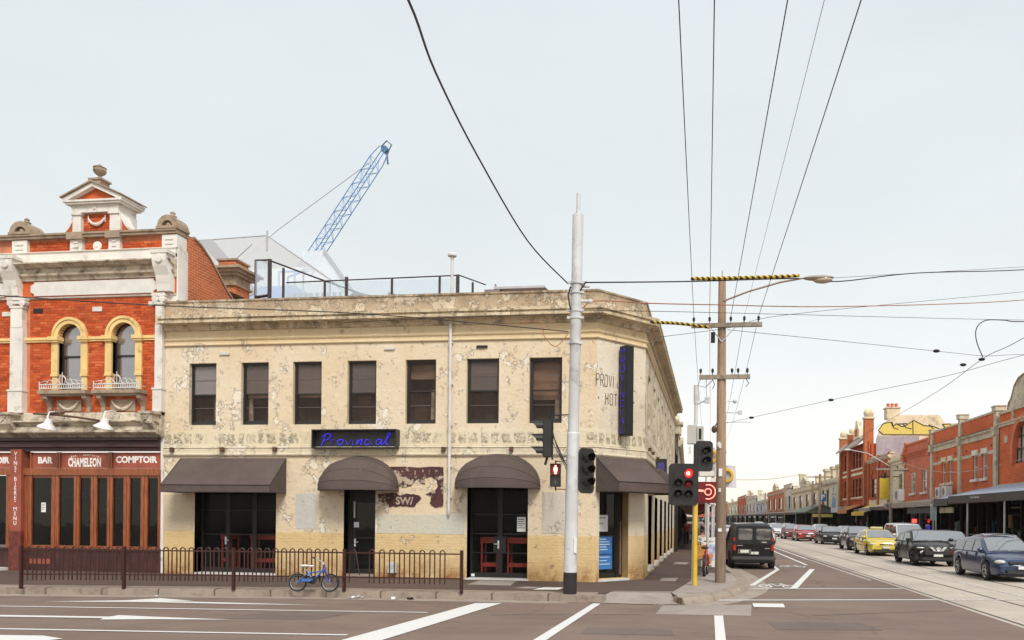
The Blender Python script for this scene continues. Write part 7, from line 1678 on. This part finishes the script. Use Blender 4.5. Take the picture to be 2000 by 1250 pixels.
def banner(label, x, y, z, ph, w_=.62, h_=.74, s=1):
    t = thing('ring_banner', label, 'banner', (x, y, z)); 
    b = MB(); n = 6; pts = [(x + s * w_ * k / n, y + .06 * sin(k * 1.1 + ph), 0) for k in range(n + 1)]
    b.add([(p[0], p[1], z - .03 * k / n) for k, p in enumerate(pts)] + [(p[0] - s * .05, p[1] + .015, z + h_ - .02 * k / n) for k, p in enumerate(pts)], [(k, k + 1, n + 2 + k, n + 1 + k) for k in range(n)]); b.build('cloth', mat('banner_white', (.56, .54, .58), .7), t, smooth=60)
    c = (x + s * .28, y - .10, z + h_ * .52); b = MB(); b.tube([(c[0] + .19 * cos(a), c[1], c[2] + .19 * sin(a)) for a in [k * pi / 8 for k in range(17)]], .055, 5); b.build('ring', mat('banner_ring', (.66, .42, .03), .6), t)
banner('white banner with an orange ring on the right of the timber pole', .22, 27.0, 3.05, 0.3)
banner('white banner with an orange ring half hidden behind the upper signal', -.30, 27.5, 3.80, 1.2, .55, .6)
t = thing('parking_sign', 'blue parking sign with a white P on a pole near the gabled verandah', 'sign', (11.6, 88, 4))
MB().box(11.55, 12.25, 87.9, 87.95, 3.95, 4.75).build('board', mat('parking_blue', (.02, .10, .42), .5), t); textmesh('P', .8, T(11.9, 87.88, 4.35), 'letter', m_lett, t, .01, .01)
b = MB(); b.tube([(11.6, 88, .13), (11.6, 88, 6.9)], .13, 8); b.box(10.2, 13.0, 87.95, 88.05, 6.5, 6.62); b.build('pole', m_timber, t)
for x, y, h, l in ((13.0, 60.2, 6.1, 'pale concrete power pole in front of the narrow cream building'), (11.5, 93.4, 6.4, 'dark timber pole left of the mural corner building'), (10.6, 118, 6.6, 'distant timber pole with a crossarm on the far kerb'), (9.9, 150, 6.8, 'most distant timber pole on the far kerb'), (.1, 66, 7.8, 'timber pole further along the near kerb')):
    t = post_thing('power_pole', l, 'power pole', x, y, h, .13, m_arm if x == 13.0 else m_timber)
    MB().box(x - 1.1, x + 1.1, y - .1, y, h - .45, h - .33).build('crossarm', m_arm, t)
    for dx in (-.9, -.3, .4, .95): MB().box(x + dx - .04, x + dx + .04, y - .09, y - .01, h - .33, h - .15).build('insulator', m_soot, t)
t = thing('street_lamp', 'street lamp head on a long arm over the far kerb', 'lamp', (13.0, 62, 6))
b = MB(); b.tube([(12.95, 60.2, 5.9), (11.4, 60.6, 6.9), (10.2, 61, 7.2)], .03, 5); b.ball((10.0, 61, 7.2), .1, 10, 6, (3, 1.4, .8)); b.build('arm', m_steel, t)
wire('thin wire looping from the salmon building to the arched brick building', sag((15.2, 66, 6.6), (16.2, 47.6, 5.2), .6) + sag((16.2, 47.6, 5.2), (16.9, 36, 6.6), .3), .012, m_pipe, smooth=False)
wire('green and yellow wire crossing the far end of the street', sag((.1, 66, 5.3), (11.0, 100, 7.6), .4), .03, mat('pale_green_wire', (.40, .40, .20), .6), smooth=False)
# red cruiser bicycle, A-frame board and crate on the near footpath
bicycle('red upright bicycle parked behind the yellow post with its black saddle towards us', (-.16, 25.9, .15), radians(86), paint('bicycle_red', (.42, .03, .02)), paint('bicycle_orange', (.50, .13, .03)), m_plast, r=.20, wb=.66, lean=.0, scale=1.62, name='bicycle')
t = thing('a_frame_board', 'white A-frame board with a pastel picture leaning between the bicycle and timber pole', 'sign', (-.08, 29.5, .15))
TA = T(-.06, 29.5, .15) @ Matrix.Rotation(radians(-8), 4, 'X')
MB(TA).box(-.30, .24, -.02, .02, .05, 1.15).build('board', m_wht, t); MB(T(-.06, 29.5, .15) @ Matrix.Rotation(radians(8), 4, 'X')).box(-.30, .24, .30, .34, 0, 1.1).build('board', m_wht, t)
b = MB(TA); b.box(-.02, .22, -.026, -.021, .3, .9); b.build('picture', mat('pastel_picture', (.42, .46, .62), .7, var=.5, sc=5), t); b = MB(TA); b.ball((.06, -.028, .45), .1, 10, 6, (1, .1, 1.2)); b.ball((.02, -.028, .25), .08, 10, 6, (1, .1, 1)); b.build('picture_blob', mat('orange_picture', (.55, .22, .10), .7), t); MB(TA).box(-.2, .14, -.027, -.021, .98, 1.02).build('lettering', m_print, t)
t = thing('wooden_chair', 'orange wooden chair back on the footpath behind the yellow post', 'chair', (-.36, 28.2, .15))
MB().box(-.55, -.15, 28.2, 28.25, .62, 1.05).build('backrest', mat('orange_timber', (.46, .22, .06), .5), t, bevel=.02); MB().box(-.56, -.14, 27.8, 28.24, .56, .61).build('seat', bpy.data.materials['orange_timber'], t)
for x in (-.53, -.17):
    for y in (27.83, 28.2): MB().box(x - .02, x + .02, y, y + .04, .15, .56).build('leg', m_soot, t)
# ------------------------------------------------------------------ people on the near footpath
m_skin = mat('skin', (.42, .22, .15), .6); m_hair = mat('dark_hair', (.03, .02, .015), .7)
def skin(name, verts, edges, radii, m, parent, lvl=1):
    me = bpy.data.meshes.new(name); me.from_pydata(verts, edges, []); o = bpy.data.objects.new(name, me); COL.objects.link(o)
    md = o.modifiers.new('skin', 'SKIN'); md.use_smooth_shade = True
    for i, r in enumerate(radii):
        sv = me.skin_vertices[0].data[i]; sv.radius = (r, r) if not isinstance(r, tuple) else r; sv.use_root = (i == 0)
    s_ = o.modifiers.new('sub', 'SUBSURF'); s_.levels = lvl; s_.render_levels = lvl
    me.materials.append(m); adopt(o, parent); return o
def person(label, x, y, rz, shirt, trouser, walk=.18, seated=False, bag=None, long_=False):
    t = thing('person', label, 'person', (x, y, .15 if not seated else .02), world=False, rz=rz)
    hz = .92 if not seated else .55
    kn = lambda s: (s * .10, (-.42 if seated else -.06 - walk * s * .5), .50 if not seated else .52)
    an = lambda s: (s * .10, (-.40 if seated else .02 + walk * s * .9 * -1), .08 + (.12 if seated else 0))
    V = [(0, 0, hz), (0, .01, hz + .25), (0, .0, hz + .46), (0, -.01, hz + .55), (0, -.03, hz + .70), (.19, 0, hz + .46), (.23, .02, hz + .20), (.22, -.12, hz + .0), (.22, -.18, hz - .07), (-.19, 0, hz + .46), (-.23, .02, hz + .20), (-.22, -.10, hz + .0), (-.22, -.16, hz - .07),
         (.10, 0, hz - .04), kn(1), an(1), (an(1)[0], an(1)[1] - .14, .04), (-.10, 0, hz - .04), kn(-1), an(-1), (an(-1)[0], an(-1)[1] - .14, .04)]
    E_ = [(0, 1), (1, 2), (2, 3), (3, 4), (2, 5), (5, 6), (6, 7), (7, 8), (2, 9), (9, 10), (10, 11), (11, 12), (0, 13), (13, 14), (14, 15), (15, 16), (0, 17), (17, 18), (18, 19), (19, 20)]
    R_ = [.13, .12, .13, .055, .10, .06, .045, .035, .04, .06, .045, .035, .04, .085, .06, .045, .035, .085, .06, .045, .035]
    skin('body', V, E_, R_, m_skin, t)
    idx = [0, 1, 2, 5, 6, 9, 10]; skin('shirt', [V[i] for i in idx], [(0, 1), (1, 2), (2, 3), (3, 4), (2, 5), (5, 6)], [.155, .15, .155, .078, .06, .078, .06], shirt, t)
    idx = [0, 13, 14, 15, 17, 18, 19]; skin('trousers', [V[i] for i in idx], [(0, 1), (1, 2), (2, 3), (0, 4), (4, 5), (5, 6)], [.15, .10, .075, .06, .10, .075, .06], trouser, t)
    b = MB(); b.ball((0, .012, hz + .735), .115, 12, 8, (.9, 1.0, 1.0)); b.build('hair', m_hair, t, smooth=60)
    b = MB(); b.ball((0, -.125, hz + .69), .02, 8, 6, (.8, 1, 1.3)); b.build('nose', m_skin, t, smooth=60)
    b = MB(); b.ball((.04, -.115, hz + .715), .012, 6, 4); b.ball((-.04, -.115, hz + .715), .012, 6, 4); b.build('eyes', m_plast, t)
    if bag: b = MB(); b.cbox((.26, -.15, hz - .30), (.10, .28, .36)); b.build('bag', bag, t, bevel=.02)
    return t
m_sred = mat('red_top', (.30, .03, .04), .8); m_drk = mat('dark_cloth', (.025, .022, .025), .85); m_wcl = mat('white_cloth', (.55, .55, .56), .85); m_bei = mat('beige_cloth', (.42, .32, .24), .85)
person('person in a red top and dark trousers carrying a white bag under the verandah', -1.62, 52.5, radians(0), m_sred, m_drk, bag=m_wcl)
person('person in beige top walking beside the one in red', -1.15, 53.4, radians(10), m_bei, m_drk)
person('person in dark clothes standing behind the seated customer', -.35, 46.0, radians(20), m_drk, m_drk)
person('person in a white shirt seated at the kerbside table', -.45, 42.0, radians(30), m_wcl, m_drk, seated=True)
t = thing('cafe_table', 'small dark cafe table beside the seated customer', 'table', (-.35, 41.0, .15)); b = MB(); b.lathe([(.02, .86), (.35, .86), (.35, .89), (.02, .89)], (-.35, 41.0, 0), 16); b.build('tabletop', m_soot, t); b = MB(); b.tube([(-.35, 41, .15), (-.35, 41, .86)], .03, 6); b.build('leg', m_soot, t)
t = thing('cafe_stool', 'low dark stool under the seated customer', 'stool', (-.45, 42.1, .15)); MB().box(-.65, -.25, 41.9, 42.3, .48, .53).build('seat', m_soot, t)
for x in (-.62, -.28): MB().box(x - .02, x + .02, 42.08, 42.12, .15, .48).build('leg', m_soot, t)
# ------------------------------------------------------------------ bare trees far down the street
m_bark = mat('pale_bark', (.30, .27, .20), .9); m_twig = mat('dry_twigs', (.42, .42, .26), .9)
def tree(label, x, y, h, seed):
    random.seed(seed); t = thing('bare_tree', label, 'tree', (x, y, .13)); b = MB(); lf = MB()
    b.tube([(x, y, .1), (x + .1, y, h * .25), (x, y, h * .45)], [.28, .22, .17], 7)
    for k in range(13):
        a = random.uniform(0, 2 * pi); l = h * random.uniform(.28, .5); p0 = Vector((x, y, h * random.uniform(.25, .46))); d = Vector((cos(a) * .6, sin(a) * .6, .8)).normalized(); p1 = p0 + d * l * .5; p2 = p1 + (d + Vector((random.uniform(-.4, .4), random.uniform(-.4, .4), .3))).normalized() * l * .55
        b.tube([p0, p1, p2], [.09, .06, .02], 5)
        for j in range(9):
            q = p1.lerp(p2, random.random()); e = q + Vector((random.uniform(-1, 1), random.uniform(-1, 1), random.uniform(-.1, .9))) * h * .11; b.tube([q, e], [.02, .006], 3)
            for i in range(12):
                c = q.lerp(e, random.uniform(.4, 1.3)) + Vector((random.uniform(-.3, .3), random.uniform(-.3, .3), random.uniform(-.3, .3))); s_ = random.uniform(.06, .14); u = Vector((random.uniform(-1, 1), random.uniform(-1, 1), random.uniform(-1, 1))) * s_; w_ = Vector((random.uniform(-1, 1), random.uniform(-1, 1), random.uniform(-1, 1))) * s_
                lf.add([c - u, c + w_, c + u], [(0, 1, 2)])
    b.build('trunk', m_bark, t, smooth=60); lf.build('crown', m_twig, t, kind='stuff')
tree('pale bare tree standing far down the street behind the shops', 17.5, 235, 12.5, 3); tree('smaller wispy tree left of the pale bare tree far down the street', 14.5, 275, 10, 5); tree('wispy tree rising behind the cream two storey shop', 21, 130, 10.2, 8)
# ------------------------------------------------------------------ the air down the street
hz = MB().box(-150, 150, -75, 462, -1.3, 52)
hm = bpy.data.materials.new('haze'); hm.use_nodes = True; hn = hm.node_tree; hn.nodes.clear()
pv = hn.nodes.new('ShaderNodeVolumePrincipled'); pv.inputs['Color'].default_value = (1.0, .95, .87, 1); pv.inputs['Density'].default_value = .00016; pv.inputs['Anisotropy'].default_value = .2
oo = hn.nodes.new('ShaderNodeOutputMaterial'); hn.links.new(pv.outputs[0], oo.inputs['Volume'])
tagit(hz.build('haze', hm), kind='stuff')
